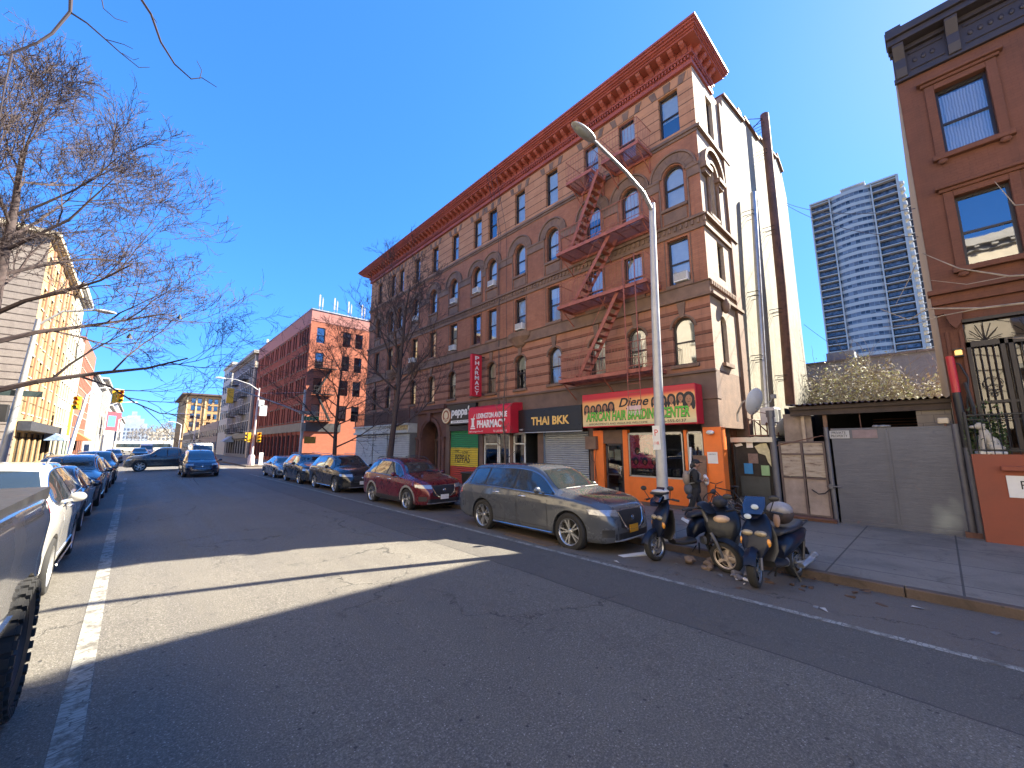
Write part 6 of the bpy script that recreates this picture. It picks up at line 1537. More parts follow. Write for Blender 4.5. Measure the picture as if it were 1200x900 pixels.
    def fpt(y,z,o=.012):
        q=bvh.ray_cast(Vector((9,y,z)),Vector((-1,0,0))); return (q[0].x+o,y,z) if q[0] else (L,y,z)
    if detail>1:
        mb=MB()
        if grille=='tall':
            pts=[(-.46,.83),(-.36,.60),(-.24,.485),(0,.46),(.24,.485),(.36,.60),(.46,.83)]; mb.tube([fpt(y,z+Z) for y,z in pts],.016,5)
            mb.tube([fpt(y,.845+Z) for y in (-.46,-.2,0,.2,.46)],.008,5)
        else:
            mb.tube([fpt(y,gt+Z+.01) for y in (-.42,-.2,0,.2,.42)],.012,5); mb.tube([fpt(y,gb+Z-.01+.05*abs(y)) for y in (-.42,-.2,0,.2,.42)],.012,5)
            for zz in (.57,.64,.70): mb.tube([fpt(y,zz+Z,.008) for y in (-.38,-.2,0,.2,.38)],.006,4)
        mb.ell(fpt(0,.68+Z,.015),(.012,.06,.05),12,8); mb.build('grille_trim',m_chrome,t,smooth=60)
    part(decal(bvh,'F',lambda y:.30+Z,lambda y:.42+Z,-.6,.6,14,3,.007),'lower_intake',m_dark)
    if detail>1:
        for sg in (1,-1): part(decal(bvh,'F',lambda y:.36+Z,lambda y:.50+Z,sg*.62,sg*.80,4,3,.006),'fog_lamp_bay',m_dark)
        mb=MB(); mb.tube([fpt(y,.285+Z,.02) for y in (-.62,-.4,0,.4,.62)],.016,5); mb.build('lip_trim',m_steel,t)
    if plate:
        p=fpt(0.0 if grille!='tall' else 0,.46+Z,.022); mb=MB(); mb.box(p[0]-.01,p[0]+.004,-.155,.155,.40+Z,.55+Z); pl=mb.build('number_plate',M('plate %g'%plate[1],plate,.5,0,.1),t)
    for sg in (1,-1): part(decal(bvh,'B',lambda y:.86+Z,lambda y:1.02+Z,sg*.52*hw/.95,sg*.86*hw/.95,5,3,.006),'tail_light',m_tail)
    for sg in ():
        pass
    part(decal(bvh,'S',lambda x:.88+Z,lambda x:1.0+Z,.06,.26,4,3,.006,True),'side_lamp',m_tail)
    # mirrors
    mx=T['cowl']-.42; mz=fb(mx)+.10+Z
    for sg in (() if knobby else (1,-1)):
        mb=MB(); mb.ell((mx,sg*(hw+.09),mz),(.06,.105,.075),12,8); mb.bar((mx+.05,sg*(hw-.08),mz-.06),(mx+.02,sg*(hw+.05),mz-.03),.05,.04); mb.build('mirror',pm if color[0]<.5 else m_dark,t,smooth=60)
    if rack and tp in('suv','crossover'):
        mb=MB()
        for sg in (1,-1):
            mb.cut(); pts=[(x,sg*.60*hw/.95,ft(x)+Z+.015+(.03 if .8<x<2.5 else -.02)) for x in (.75,.9,1.4,2.0,2.4,2.65)]; mb.tube(pts,.014,5)
        mb.build('roof_rail',m_dark if clad else m_steel,t)
    if tp in('pickup','longbed'):
        mb=MB(); mb.box(.12,1.72 if tp=='pickup' else 2.62,-.90,.90,1.02+Z,1.135+Z); 
        mb.build('bed_cover',m_dark,t)
    for wx in (T['wf'],T['wr']):
        for sg in (1,-1): wheel(t,(wx,sg*(hw-(.125 if not knobby else .14)),Rw),Rw,sg,style=style,rimm=rimm,knobby=knobby,wid=.30 if knobby else .23,rr=.6 if knobby else .70)
    return t
GP='cars parked along the right kerb'; GL='cars parked along the left kerb'
v1=vehicle('parked_car','dirty grey sport utility vehicle with chrome trim parked nearest on the right','car','suv',4.53,7.66,(.070,.077,.090),metal=.12,style=15,rack=False,grille='tall',plate=(.62,.30,.02),group=GP)
v2=vehicle('parked_car','dark red crossover parked behind the grey one on the right','car','crossover',11.45,7.64,(.13,.006,.014),style=5,clad=True,grille='tall',group=GP,plate=(.75,.74,.72))
v3=vehicle('parked_car','black sport utility vehicle parked behind the red crossover','car','suv',18.15,7.7,(.012,.013,.016),style=5,group=GP,plate=(.75,.74,.72))
v4=vehicle('parked_car','dark grey crossover parked between the black vehicle and the silver sedan','car','crossover',23.7,7.66,(.04,.042,.045),style=5,group=GP,grille='wide')
v5=vehicle('parked_car','silver sedan, last car before the corner on the right','car','sedan',29.3,7.68,(.36,.37,.38),style=5,group=GP,metal=.6,rack=False)
vehicle('minivan','dark blue minivan driving toward the viewer in the middle of the avenue','car','minivan',33.0,3.3,(.008,.014,.045),style=5,grille='slim',plate=None,chrome=False)
vehicle('pickup_truck','dark grey pickup truck crossing the intersection','truck','pickup',-.6,44.6,(.05,.052,.055),heading=PI,style=16,Rw=.44,zoff=.12,plate=None,chrome=False,z0=-.02)
vehicle('white_van','white van behind the dark pickup at the intersection','van','van',50.5,5.0,(.72,.73,.74),grille='van',metal=0,plate=None,chrome=False,detail=1)
vehicle('parked_pickup','rear of a very near grey pickup with knobby tyre, cut by the left edge','truck','longbed',.05,-1.50,(.035,.036,.04),style=16,Rw=.49,zoff=.52,group=GL,plate=None,knobby=True,chrome=False,rimm=m_dark,z0=-.02)
vehicle('parked_car','dusty white sport utility vehicle parked behind the near pickup','car','suv',7.8,-1.66,(.42,.40,.36),group=GL,metal=.05,z0=.0,zoff=.08)
vehicle('parked_car','dark navy sedan behind the white vehicle on the left','car','sedan',13.3,-1.66,(.018,.028,.05),group=GL,rack=False,z0=.04,zoff=.05)
vehicle('parked_car','dark blue crossover third from the pickup on the left','car','crossover',18.5,-1.62,(.02,.03,.045),group=GL,z0=.05)
vehicle('parked_car','grey sedan between two dark vehicles on the left','car','sedan',23.6,-1.6,(.12,.13,.14),group=GL,rack=False,z0=.05,zoff=.05,detail=1)
vehicle('parked_car','black sport utility vehicle last before the crossing on the left','car','suv',28.8,-1.6,(.015,.016,.02),group=GL,z0=.05,detail=1)
vehicle('oncoming_car','silver blue car waiting on the far side of the intersection','car','crossover',66,-2.0,(.15,.17,.2),plate=None,chrome=False,detail=1)
vehicle('oncoming_car','dark car behind the silver blue one beyond the intersection','car','suv',78,.4,(.02,.022,.025),plate=None,chrome=False,detail=1)
vehicle('far_van','white box van far up the avenue','van','van',100,1.4,(.7,.7,.7),grille='van',metal=0,plate=None,chrome=False,detail=1)
vehicle('far_car','white car far up the avenue right of the box van','car','crossover',95,4.6,(.7,.7,.7),plate=None,chrome=False,detail=1)
for i,(y,c,lab) in enumerate(((53,(.03,.03,.035),'black car parked first beyond the crossing on the left'),(59,(.3,.3,.31),'silver car parked second beyond the crossing on the left'),(65,(.02,.03,.06),'dark blue car parked third beyond the crossing on the left'))):
    vehicle('far_parked_car',lab,'car',('suv','sedan','crossover')[i],y+1.5,-4.6+2.6,c,plate=None,chrome=False,detail=1,rack=False) if i<0 else None
# white long bus crossing far up the avenue
t=thing('far_bus','long white bus standing far up the avenue','bus',(6.5,150,0))
mb=MB(); mb.box(-11,1,0,2.6,.5,3.2); mb.build('body',m_white,t,bevel=.15); mb=MB(); mb.box(-10.6,.6,-.02,0,1.5,2.5); mb.build('window_strip',m_cglass,t)
mb=MB()
for x in (-9.3,-1.2): mb.lathe([(0,-.05),(.48,-.05),(.48,.25),(0,.25)],20,(x,0,.48),'y')
mb.build('wheel',m_tyre,t)
# ================================================================ street lamps and signals
m_galv=M('lamp post galvanised',(.40,.40,.40),.5,.35,.18,3)
t=thing('street_lamp','tall grey street lamp with long arm before the orange shop','street lamp',(8.78,4.42,0))
mb=MB(); mb.tube([(0,0,0),(-.01,-.03,2.5),(-.05,-.1,5),(-.10,-.2,7.95)],[.135,.115,.095,.07],14); mb.lathe([(.24,0),(.24,.08),(.19,.5),(.15,.62)],8,(0,0,0)); mb.build('pole',m_galv,t,smooth=40)
mb=MB(); mb.tube([(-.1,-.2,7.75),(-.5,-.19,8.08),(-1.2,-.14,8.3),(-2.4,-.07,8.5)],[.05,.045,.04,.035],10); mb.build('arm',m_steel,t,smooth=50)
mb=MB(); mb.ell((-2.65,-.06,8.5),(.40,.13,.055),16,8); mb.build('lamp_head',m_galv,t,smooth=60); mb=MB(); mb.ell((-2.7,-.06,8.47),(.24,.09,.05),12,6); mb.build('lamp_lens',M('lamp lens grey',(.30,.31,.29),.4,0,.1),t,smooth=60)
mb=MB(); mb.box(-.36,-.10,-.012,0,3.0,3.45) ; 
t2=small_sign('parking_sign','small red and white parking sign on the street lamp','sign',.2,.55,m_white,(8.68,4.52,1.95),-PI/2-.2,[('P',.06,.32,.09,.14,M('sign red',(.6,.03,.03),.5,0,0)),('1 HR',.03,.12,.14,.07,M('sign red',(.6,.03,.03)))])
def signal(t,loc,rot,mat=None,n=3,name='signal_head'):
    mb=MB(); mb.box(-.18,.18,-.13,.13,-.5,.5); 
    h=link(name,mb.build('x',mat or m_signy).data,t,loc,(0,0,rot)); bpy.data.objects.remove([o for o in COL.objects if o.name.startswith('x') and o.data==h.data][0])
    for k,c in enumerate(('red','amber','green')[:n]):
        z=.33-.33*k; mb=MB(); n_=12
        rs=[[(.13*math.cos(a),-.13,z+.13*math.sin(a)),(.14*math.cos(a),-.36,z+.14*math.sin(a)+.0)] for a in [PI*(-.1)+PI*1.2*i/n_ for i in range(n_+1)]]; mb.rings(rs,False,False); mb.build('visor',m_signy if mat is None else mat,h)
        mb=MB(); mb.lathe([(0,-.15),(.12,-.14)],14,(0,0,z),'y'); mb.build('lens',M('lens '+c,{'red':(.25,.01,.01),'amber':(.35,.15,.01),'green':(.01,.2,.1)}[c],.2,0,0),h)
    return h
# north east corner lamp and signal
t=thing('signal_pole','pale pole with curved lamp arm and white signal boxes at the far right corner','signal pole',(8.95,49.7,0))
mb=MB(); mb.tube([(0,0,0),(.05,0,4),(.1,0,8.2)],[.14,.11,.08],10); mb.lathe([(.32,0),(.32,.9),(.2,1.1)],8); mb.build('pole',M('pale pink pole',(.55,.42,.40),.6,.1,.15),t,smooth=40)
mb=MB(); mb.tube([(.1,0,7.9),(-.8,0,8.5),(-2,0,8.85),(-3.2,0,8.9)],[.06,.05,.05,.04],8); mb.build('arm',m_galv,t,smooth=40); mb=MB(); mb.ell((-3.4,0,8.88),(.45,.16,.1)); mb.build('lamp_head',m_white,t,smooth=60)
mb=MB(); mb.box(.15,.65,-.3,.1,6.2,6.9); mb.box(.3,.95,-.3,.1,5.2,6.3); mb.build('white_box',m_white,t)
signal(t,(.45,-.3,2.9),0); signal(t,(-.4,-.1,2.9),-PI/2); 
mb=MB(); mb.box(.7,1.05,-.1,.1,0,1.3); mb.build('small_cabinet',m_white,t)
# south east corner mast arm
t=thing('mast_arm_signal','slim pole with street name sign and long arm reaching over the avenue','signal pole',(8.85,32.3,0))
mb=MB(); mb.tube([(0,0,0),(0,0,3),(0,0,6.2)],[.12,.10,.08],10); mb.lathe([(.25,0),(.25,.3),(.15,.45)],8); mb.build('pole',m_galv,t,smooth=40)
mb=MB(); mb.tube([(0,0,4.4),(-1.5,0,4.95),(-3.2,0,5.5),(-4.9,0,5.95)],[.06,.05,.045,.04],8); mb.tube([(0,0,6.0),(-2.6,0,5.7),(-4.6,0,5.98)],.012,4); mb.build('mast_arm',m_galv,t,smooth=40)
signal(t,(-4.6,0,5.35),PI); 
mb=MB(); mb.box(.1,1.1,-.02,.02,3.9,4.2); sp=mb.build('street_name_plate',M('green plate',(.01,.14,.06),.5,0,.1),t)
text('lettering','E 115 St',.8,.18,m_txtw,sp,(.2,-.021,3.96),depth=.005)
mb=MB(); mb.box(-.3,.75,-.25,.0,4.35,4.6); mb.box(-.15,.15,-.35,-.1,3.1,3.7); mb.build('signal_box',m_greyp,t); mb=MB(); mb.box(.2,1.0,-.03,0,2.2,2.7); mb.build('yellow_plate',M('dull yellow plate',(.35,.22,.04),.6),t)
# north west white pole with arm and signals
t=thing('white_signal_pole','white pole at the far left corner with an arm and two yellow traffic signals','signal pole',(-3.9,45.9,0))
mb=MB(); mb.tube([(.05,0,0),(.3,-.1,3),(.62,-.2,6.0)],[.15,.12,.1],10); mb.build('pole',m_white,t,smooth=40)
mb=MB(); mb.tube([(.62,-.2,5.9),(.9,-.3,6.5),(1.6,-.4,6.65),(2.7,-.4,6.55)],[.06,.055,.05,.04],8); mb.build('mast_arm',m_white,t,smooth=40)
signal(t,(2.5,-.4,6.0),.25); signal(t,(2.15,-.2,6.0),PI/2); signal(t,(.2,-.5,5.3),-.3)
# near left tall lamp post, dark signal head, street name plate
t=thing('leaning_lamp_post','grey lamp post with dark street name plate on the left sidewalk behind the tree','street lamp',(-4.05,26.3,0))
mb=MB(); mb.tube([(0,0,0),(.15,0,3),(.35,0,7.5)],[.15,.12,.08],12); mb.build('pole',m_galv,t,smooth=40)
mb=MB(); mb.tube([(.33,0,7.2),(1.0,0,8.0),(2.0,0,8.3)],.045,8); mb.ell((2.3,0,8.3),(.4,.15,.09)); mb.build('arm',m_galv,t,smooth=50)
mb=MB(); mb.box(-.5,.85,-.02,.02,4.1,4.35); mb.build('street_name_plate',M('dark plate',(.03,.05,.05),.5),t)
t=thing('walk_signal','dark pedestrian signal box on a short pole left of the leaning post','signal',(-4.75,26,0)); mb=MB(); mb.tube([(0,0,0),(.05,0,3.9)],.06,8); mb.build('pole',m_dark,t); mb=MB(); mb.box(-.15,.75,-.2,.2,3.0,3.7); mb.build('box',m_dark,t); mb=MB(); mb.box(-.65,-.25,-.15,.15,2.4,2.8); mb.build('yellow_box',m_signy,t)
t=thing('shop_banner','yellow vertical banner on the west side shop fronts','banner',(WX+.1,69.3,3.2),PI/2); mb=MB(); mb.box(0,1.6,-1.4,-1.3,0,3.6); mb.build('cloth',M('banner yellow',(.75,.58,.03),.6,0,.05),t)
t=thing('awning','blue white awning over a west side shop','awning',(WX+.05,66.5,2.6),PI/2); mb=MB(); mb.prismX([(0,1.3),(-1.5,.2),(-1.5,0),(0,0)],0,5); mb.build('canvas',M('blue white canvas',(.25,.35,.55),.7,0,.6,1.5),t)
t=thing('awning','orange awning over a west side shop by the red building','awning',(WX+.05,93,2.8),PI/2); mb=MB(); mb.prismX([(0,1.5),(-1.7,.2),(-1.7,0),(0,0)],0,7); mb.build('canvas',M('orange canvas',(.42,.14,.05),.7,0,.1),t)
t=thing('billboard','red and blue board hung on the far west side fronts','sign',(WX+.2,150,6),PI/2-.5); mb=MB(); mb.box(0,6,-.6,-.4,0,5); mb.build('board',M('board red',(.3,.04,.05),.6),t); mb=MB(); mb.box(1,4,-.62,-.601,1,4); mb.build('blue_patch',M('board blue',(.06,.16,.35),.6),t)
for i,(x,y,h,lab) in enumerate(((-3.6,80,7.5,'thin white lamp pole on the far left sidewalk'),(8.9,150,8,'far lamp pole in front of the tan building'),(8.9,110,8,'white lamp pole on the right beyond the grey tenement'),(-3.6,130,8,'pale lamp pole farthest up the left sidewalk'))):
    t=thing('far_lamp_post',lab,'street lamp',(x,y,0)); sg=1 if x<0 else -1
    mb=MB(); mb.tube([(0,0,0),(0,0,h)],[.14,.09],8); mb.build('pole',m_white,t); mb=MB(); mb.tube([(0,0,h),(sg*1,0,h+.6),(sg*2.4,0,h+.8)],.06,6); mb.ell((sg*2.7,0,h+.78),(.4,.15,.1)); mb.build('arm',m_white,t)

# ================================================================ scooters
def scooter(label,loc,head,steer,style,color,group='motor scooters parked at the kerb'):
    """local +x forward; rear wheel at x=0, front wheel near x=1.25"""
    t=thing('motor_scooter',label,'scooter',loc,head,group)
    pm=M('scooter paint '+label[:14],color,.42,.0,.15,3,0,.15,0,.3); Rw=.245
    def wh(x,st=0,big=1.0):
        o=bpy.data.objects.new('wheel',None); 
        mb=MB(); r=Rw*big; mb.lathe([(r*.66,-.045),(r*.82,-.06),(r*.95,-.045),(r,0),(r*.95,.045),(r*.82,.06),(r*.66,.045)],28,axis='y'); ty=mb.build('wheel',m_tyre,t,(x,0,r),(0,0,st),smooth=50)
        mb=MB(); mb.lathe([(r*.62,-.035),(r*.70,-.05),(r*.72,-.048)],28,axis='y'); mb.lathe([(r*.62,.035),(r*.70,.05),(r*.72,.048)],28,axis='y'); mb.lathe([(.0,-.05),(.05,-.05),(.05,.05),(0,.05)],12,axis='y')
        for k in range(5): a=2*PI*k/5; mb.bar((0,0,0),(r*.68*math.cos(a),0,r*.68*math.sin(a)),.03,.045)
        mb.lathe([(.05,.055),(.11,.055),(.11,.059),(.05,.059)],18,axis='y'); mb.build('rim',m_rim if style!=1 else M('pale rim',(.6,.5,.42),.4,.3,.1),ty,smooth=40)
        return ty
    wh(0); fx=1.24; fw_=wh(fx,steer)
    S=Matrix.Translation((fx,0,0))@Matrix.Rotation(steer,4,'Z')@Matrix.Translation((-fx,0,0))
    # fork, fender, bars turn with the steering
    mb=MB()
    for s_ in (-1,1): mb.tube([(fx,s_*.085,Rw),(fx-.06,s_*.085,.46),(fx-.16,s_*.05,.62)],[.02,.022,.025],7)
    mb.tube([(fx-.16,0,.6),(fx-.3,0,1.0)],.03,8); mb.xf(S); mb.build('fork',M('dull fork steel',(.12,.12,.13),.5,.5,.2),t,smooth=50)
    mb=MB(); rs=[]
    for k in range(9):
        a=R(20+k*15); r=Rw+.045; rs.append([(fx+r*math.cos(a),-.07,Rw+r*math.sin(a)-.02),(fx+(r+.02)*math.cos(a),0,Rw+(r+.03)*math.sin(a)),(fx+r*math.cos(a),.07,Rw+r*math.sin(a)-.02),(fx+(r-.01)*math.cos(a),0,Rw+(r-.01)*math.sin(a)-.01)])
    mb.rings(rs); mb.xf(S); mb.build('front_fender',pm,t,smooth=50)
    def loft(secs,n=14,pw=2.6):
        rs=[]
        for (x,y,z,w,h,tilt) in secs:
            rg=[]
            for k in range(n):
                a=2*PI*k/n; cy=abs(math.cos(a))**(2/pw)*(1 if math.cos(a)>=0 else -1)*w; cz=abs(math.sin(a))**(2/pw)*(1 if math.sin(a)>=0 else -1)*h
                rg.append((x-cz*math.sin(tilt),y+cy,z+cz*math.cos(tilt)))
            rs.append(rg)
        m_=MB(); m_.rings(rs); return m_
    # front apron
    loft([(1.16,0,.42,.10,.05,1.3),(1.13,0,.55,.17,.07,1.3),(1.08,0,.68,.20,.09,1.25),(1.03,0,.82,.19,.10,1.2),(.97,0,.93,.15,.08,1.1),(.94,0,1.0,.10,.05,1.0)]).build('front_apron',pm,t,smooth=60)
    loft([(1.0,0,.36,.16,.03,1.45),(.93,0,.5,.2,.02,1.4),(.9,0,.7,.19,.02,1.35),(.88,0,.86,.14,.02,1.3)]).build('leg_shield',m_dark,t,smooth=60)
    m_=loft([(-.02+.92,0,.30,.13,.05,0),(.7,0,.27,.14,.045,0),(.5,0,.29,.14,.06,0)]); m_.build('footboard',m_dark,t,smooth=60)
    loft([(.52,0,.40,.10,.12,0),(.40,0,.52,.15,.15,0),(.15,0,.58,.16,.15,0),(-.15,0,.64,.14,.12,0),(-.36,0,.70,.09,.07,0),(-.42,0,.72,.04,.03,0)]).build('rear_body',pm,t,smooth=60)
    loft([(.50,0,.70,.09,.035,0),(.42,0,.735,.13,.05,0),(.2,0,.75,.145,.055,0),(.0,0,.78,.14,.05,0),(-.22,0,.84,.12,.055,0),(-.34,0,.85,.07,.03,0)]).build('seat',M('seat vinyl',(.03,.03,.033),.5,0,.3,8),t,smooth=60)
    m_=loft([(.28,-.03,.25,.07,.07,0),(.1,-.05,.26,.09,.09,0),(-.1,-.07,.26,.07,.08,0)]); m_.tube([(.2,.1,.26),(-.05,.14,.25),(-.3,.16,.33)],[.02,.03,.05],10); m_.build('engine',m_greyp,t,smooth=50)
    mb=MB(); mb.tube([(.1,.13,.2),(-.1,.15,.26),(-.38,.16,.34)],[.04,.05,.04],10); mb.build('exhaust',m_steel,t,smooth=50)
    mb=MB()
    for s_ in(-1,1): mb.tube([(-.05,s_*.11,.28),(-.14,s_*.12,.58)],.02,6)
    mb.tube([(.35,-.12,.15),(.38,-.22,.02)],.012,5); mb.tube([(.3,.1,.2),(.28,.16,.0)],.014,5); mb.tube([(.3,-.1,.2),(.28,-.16,.0)],.014,5); mb.build('stand',m_black,t)
    loft([(-.2,0,.5,.07,.02,0),(-.36,0,.42,.07,.02,.4),(-.44,0,.32,.06,.015,.9)]).build('rear_fender',m_dark,t,smooth=60)
    mb=MB(); mb.ell((-.40,0,.70),(.035,.08,.04)); mb.build('tail_light',m_tail,t,smooth=60)
    mb=MB()
    for s_ in(-1,1): mb.tube([(-.15,s_*.12,.80),(-.35,s_*.12,.86),(-.46,s_*.09,.86),(-.46,0,.86)],.012,6)
    mb.box(-.44,-.30,-.1,.1,.865,.875); mb.build('rack',m_black,t)
    mb=MB(); hb=[(fx-.37,-.33,1.02),(fx-.30,-.22,1.05),(fx-.28,0,1.0),(fx-.30,.22,1.05),(fx-.37,.33,1.02)]; mb.tube(hb,.013,6); mb.xf(S); mb.build('handlebar',m_black,t)
    mb=MB()
    for s_ in(-1,1): mb.tube([(fx-.33,s_*.24,1.045),(fx-.38,s_*.35,1.015)],.02,8); mb.tube([(fx-.25,s_*.22,1.05),(fx-.30,s_*.34,1.03)],.006,4)
    mb.xf(S); mb.build('grip',m_dark,t)
    mb=MB()
    for s_ in(-1,1): mb.tube([(fx-.3,s_*.22,1.05),(fx-.26,s_*.28,1.2)],.007,5); mb.ell((fx-.26,s_*.29,1.25),(.02,.07,.045),10,6)
    mb.xf(S); mb.build('mirror',m_dark,t,smooth=60)
    m_=loft([(fx-.16,0,.97,.10,.06,1.0),(fx-.2,0,1.03,.13,.07,.6),(fx-.29,0,1.07,.12,.05,.1)]); m_.xf(S); m_.build('handlebar_cowl',pm,t,smooth=60)
    if style==1:   # big oval headlamp on the apron
        mb=MB(); mb.ell((1.15,0,.84),(.05,.115,.065),18,10,Matrix.Rotation(-.25,3,'Y')); mb.build('headlight',M('cream lens',(.55,.38,.25),.3,0,.1,9),t,smooth=60)
        m_=loft([(1.14,0,.60,.21,.10,1.35),(1.12,0,.72,.25,.11,1.3),(1.06,0,.86,.25,.11,1.25),(1.0,0,.97,.2,.08,1.2)]); m_.build('square_nose',pm,t,smooth=60)
        mb=MB(); mb.ell((.98,0,1.10),(.12,.11,.10),14,9); mb.build('wrapped_bars',M('black cover cloth',(.025,.025,.03),.7,0,.3,9,.3),t,smooth=60)
    else:
        mb=MB()
        for s_ in(-1,1): mb.ell((1.13,s_*.085,.74),(.045,.08,.045),12,8)
        mb.build('headlight',M('worn lens',(.40,.33,.22),.3,.2,.2,9),t,smooth=60)
        mb=MB()
        for s_ in(-1,1): mb.ell((1.12,s_*.17,.62),(.03,.03,.06),10,6)
        mb.build('indicator',m_amber,t,smooth=60)
        m_=loft([(fx-.14,0,1.02,.12,.012,1.25),(fx-.2,0,1.14,.15,.01,1.2),(fx-.27,0,1.27,.13,.008,1.1)]); m_.build('windscreen',M('dark blue screen',(.02,.03,.07),.15,0,.1,coat=1),t,smooth=60)
    if style==2:
        mb=MB(); 
        for z,x,y_ in ((1.12,fx-.17,.03),(.98,fx-.085,-.04)): mb.ell((x+.01,y_,z),(.018,.05,.04),14,8)
        mb.build('round_stickers',M('pale sticker',(.5,.58,.65),.5,0,.1),t)
        mb=MB(); mb.box(.9,1.1,-.2,-.19,.62,.72); mb.build('blue_sticker',M('light blue sticker',(.3,.42,.6),.5),t)
    if style==0:
        mb=MB(); mb.ell((fx-.26,-.02,1.20),(.14,.2,.035),14,7); mb.build('bar_cover_top',M('white fairing top',(.6,.57,.52),.5,0,.15),t,smooth=60)
        mb=MB(); mb.ell((fx-.24,-.02,1.17),(.16,.21,.04),14,7); mb.build('bar_cover',m_dark,t,smooth=60)
    return t
def sc_at(front,rear,z=-.12):
    d=Vector((front[0]-rear[0],front[1]-rear[1])); return (rear[0],rear[1],z),math.atan2(d.y,d.x)
def sc(label,fx_,fy_,head,steer,style,color):
    loc=(fx_-1.24*math.cos(head),fy_-1.24*math.sin(head),0.0)
    zf,zr_=roadz(fx_) if fx_<8.38 else 0,(roadz(loc[0]) if loc[0]<8.38 else 0.0)
    t=scooter(label,(loc[0],loc[1],zr_+.004),head,steer,style,color); t.rotation_euler=(.06,-math.atan2(zf-zr_,1.24),head); t.scale=(1.04,1.16,1.03); return t
sc('dark blue scooter with a white topped bar cover, nearest the grey vehicle',7.36,3.84,R(146),R(22),0,(.006,.010,.024))
sc('middle scooter with oval cream headlamp and pale wheel rim, bars wrapped in black',7.62,2.72,R(196),R(60),1,(.009,.011,.016))
sc('rightmost scooter with blue windscreen, round stickers and a helmet bag on its seat',7.05,2.12,R(170),R(14),2,(.006,.010,.024))
t=thing('helmet_bag','silver and brown helmet bag strapped on the seat of the rightmost scooter','bag',(8.0,1.98,.82),.4)
mb=MB(); mb.ell((0,0,.1),(.17,.2,.17),16,10); mb.build('bag_body',M('brown black cloth',(.05,.035,.03),.7,0,.4,7,.3),t,smooth=60)
mb=MB(); mb.ell((-.02,.0,.17),(.155,.19,.13),16,10); mb.build('silver_top',M('silver cloth',(.30,.28,.27),.4,.2,.3,7,.3),t,smooth=60)
mb=MB(); mb.ell((-.17,.08,.02),(.06,.05,.12),10,8); mb.build('bare_strap',M('tan strap',(.4,.24,.15),.7),t,smooth=60)
# ================================================================ litter and cargo at the kerb and shop front
def heap(name,label,cat,loc,n,size,mat,seed,flat=.5,spread=.3,group=None):
    r=random.Random(seed); t=thing(name,label,cat,loc,r.random()*3,group); mb=MB()
    for i in range(n):
        rot=Matrix.Rotation(r.uniform(0,3),3,'Z')@Matrix.Rotation(r.uniform(-.5,.5),3,'X')
        s_=size*r.uniform(.5,1.2); mb.ell((r.gauss(0,spread*.5),r.gauss(0,spread*.35),s_*flat*.6+r.random()*size*.3),(s_,s_*.6,s_*flat),9,6,rot)
    for i,v_ in enumerate(mb.v): mb.v[i]=(v_[0]*(1+.1*math.sin(v_[1]*60+v_[2]*40)),v_[1]*(1+.1*math.sin(v_[0]*50)),max(.002,v_[2]*(1+.15*math.sin(v_[0]*45+v_[1]*33))))
    mb.build('folds',mat,t,smooth=50); return t
heap('cloth_heap','crumpled beige cloth under the middle scooter','cloth',(7.68,3.05,-.09),9,.13,M('beige cloth',(.18,.13,.10),.85,0,.3,6,.3),1,.45,.4)
heap('rag_heap','dark and white rags between the middle and right scooters','rags',(7.45,2.35,-.08),7,.08,M('grey rag',(.14,.13,.14),.85,0,.7,9,.3),2,.5,.35)
heap('leaf_litter','dry brown leaves and rubbish under the rightmost scooter','litter',(7.75,1.75,-.1),26,.05,M('dry leaf litter',(.10,.06,.04),.9,0,.5,12,.3),3,.4,1.1)
heap('white_wrapper','white wrapper lying before the rightmost scooter','wrapper',(7.08,2.36,-.055),4,.05,M('wrapper white',(.6,.55,.5),.7),4,.3,.2)
t=thing('flat_board','flattened cardboard strip under the front of the grey vehicle','cardboard',(6.7,6.6,-.042),1.5); mb=MB(); mb.prism([(-.8,0),(.8,0),(.7,.02),(-.75,.025)],-.15,.18); mb.build('sheet',M('brown cardboard',(.14,.09,.055),.85,0,.3,5),t)
t=thing('white_board','white plank lying at the kerb in front of the grey vehicle','plank',(7.45,4.3,-.085),-.35); mb=MB(); mb.box(-.45,.45,-.08,.08,0,.03); mb.build('plank',m_white,t); mb=MB(); mb.ell((.2,0,.06),(.06,.06,.04),10,6); mb.build('cup',m_white,t,smooth=60)
r=random.Random(77)
for i in range(14):
    x,y=r.uniform(6.5,8.2),r.uniform(-1.5,4.5); t=thing('litter_scrap',['pale','grey','brown'][i%3]+' scrap of litter in the gutter along the kerb','litter',(x,y,roadz(x)+.003),r.random()*6,'litter scraps in the gutter')
    t['label']='small scrap of litter in the gutter along the kerb'
    mb=MB(); s_=r.uniform(.03,.08); mb.add([(-s_,-s_*.4,0),(s_*.8,-s_*.5,.012),(s_,s_*.3,.004),(-.2*s_,s_*.6,.02)],[(0,1,2,3)]); mb.build('scrap',[M('scrap pale',(.45,.42,.38),.8),M('scrap grey',(.2,.2,.2),.8),M('scrap brown',(.14,.08,.05),.8)][i%3],t)
t=thing('trash_bin','black wheeled bin beside the parked red crossover','bin',(9.5,12.3,0),.2)
mb=MB(); mb.add([(-.27,-.27,.06),(.27,-.27,.06),(.27,.27,.06),(-.27,.27,.06),(-.33,-.34,.98),(.33,-.34,.98),(.33,.34,.98),(-.33,.34,.98)],[(0,1,2,3),(4,5,6,7),(0,1,5,4),(1,2,6,5),(2,3,7,6),(3,0,4,7)]); mb.build('bin_body',m_dark,t,bevel=.02); mb=MB(); mb.box(-.36,.36,-.38,.37,.985,1.05); mb.build('lid',m_dark,t,bevel=.02)
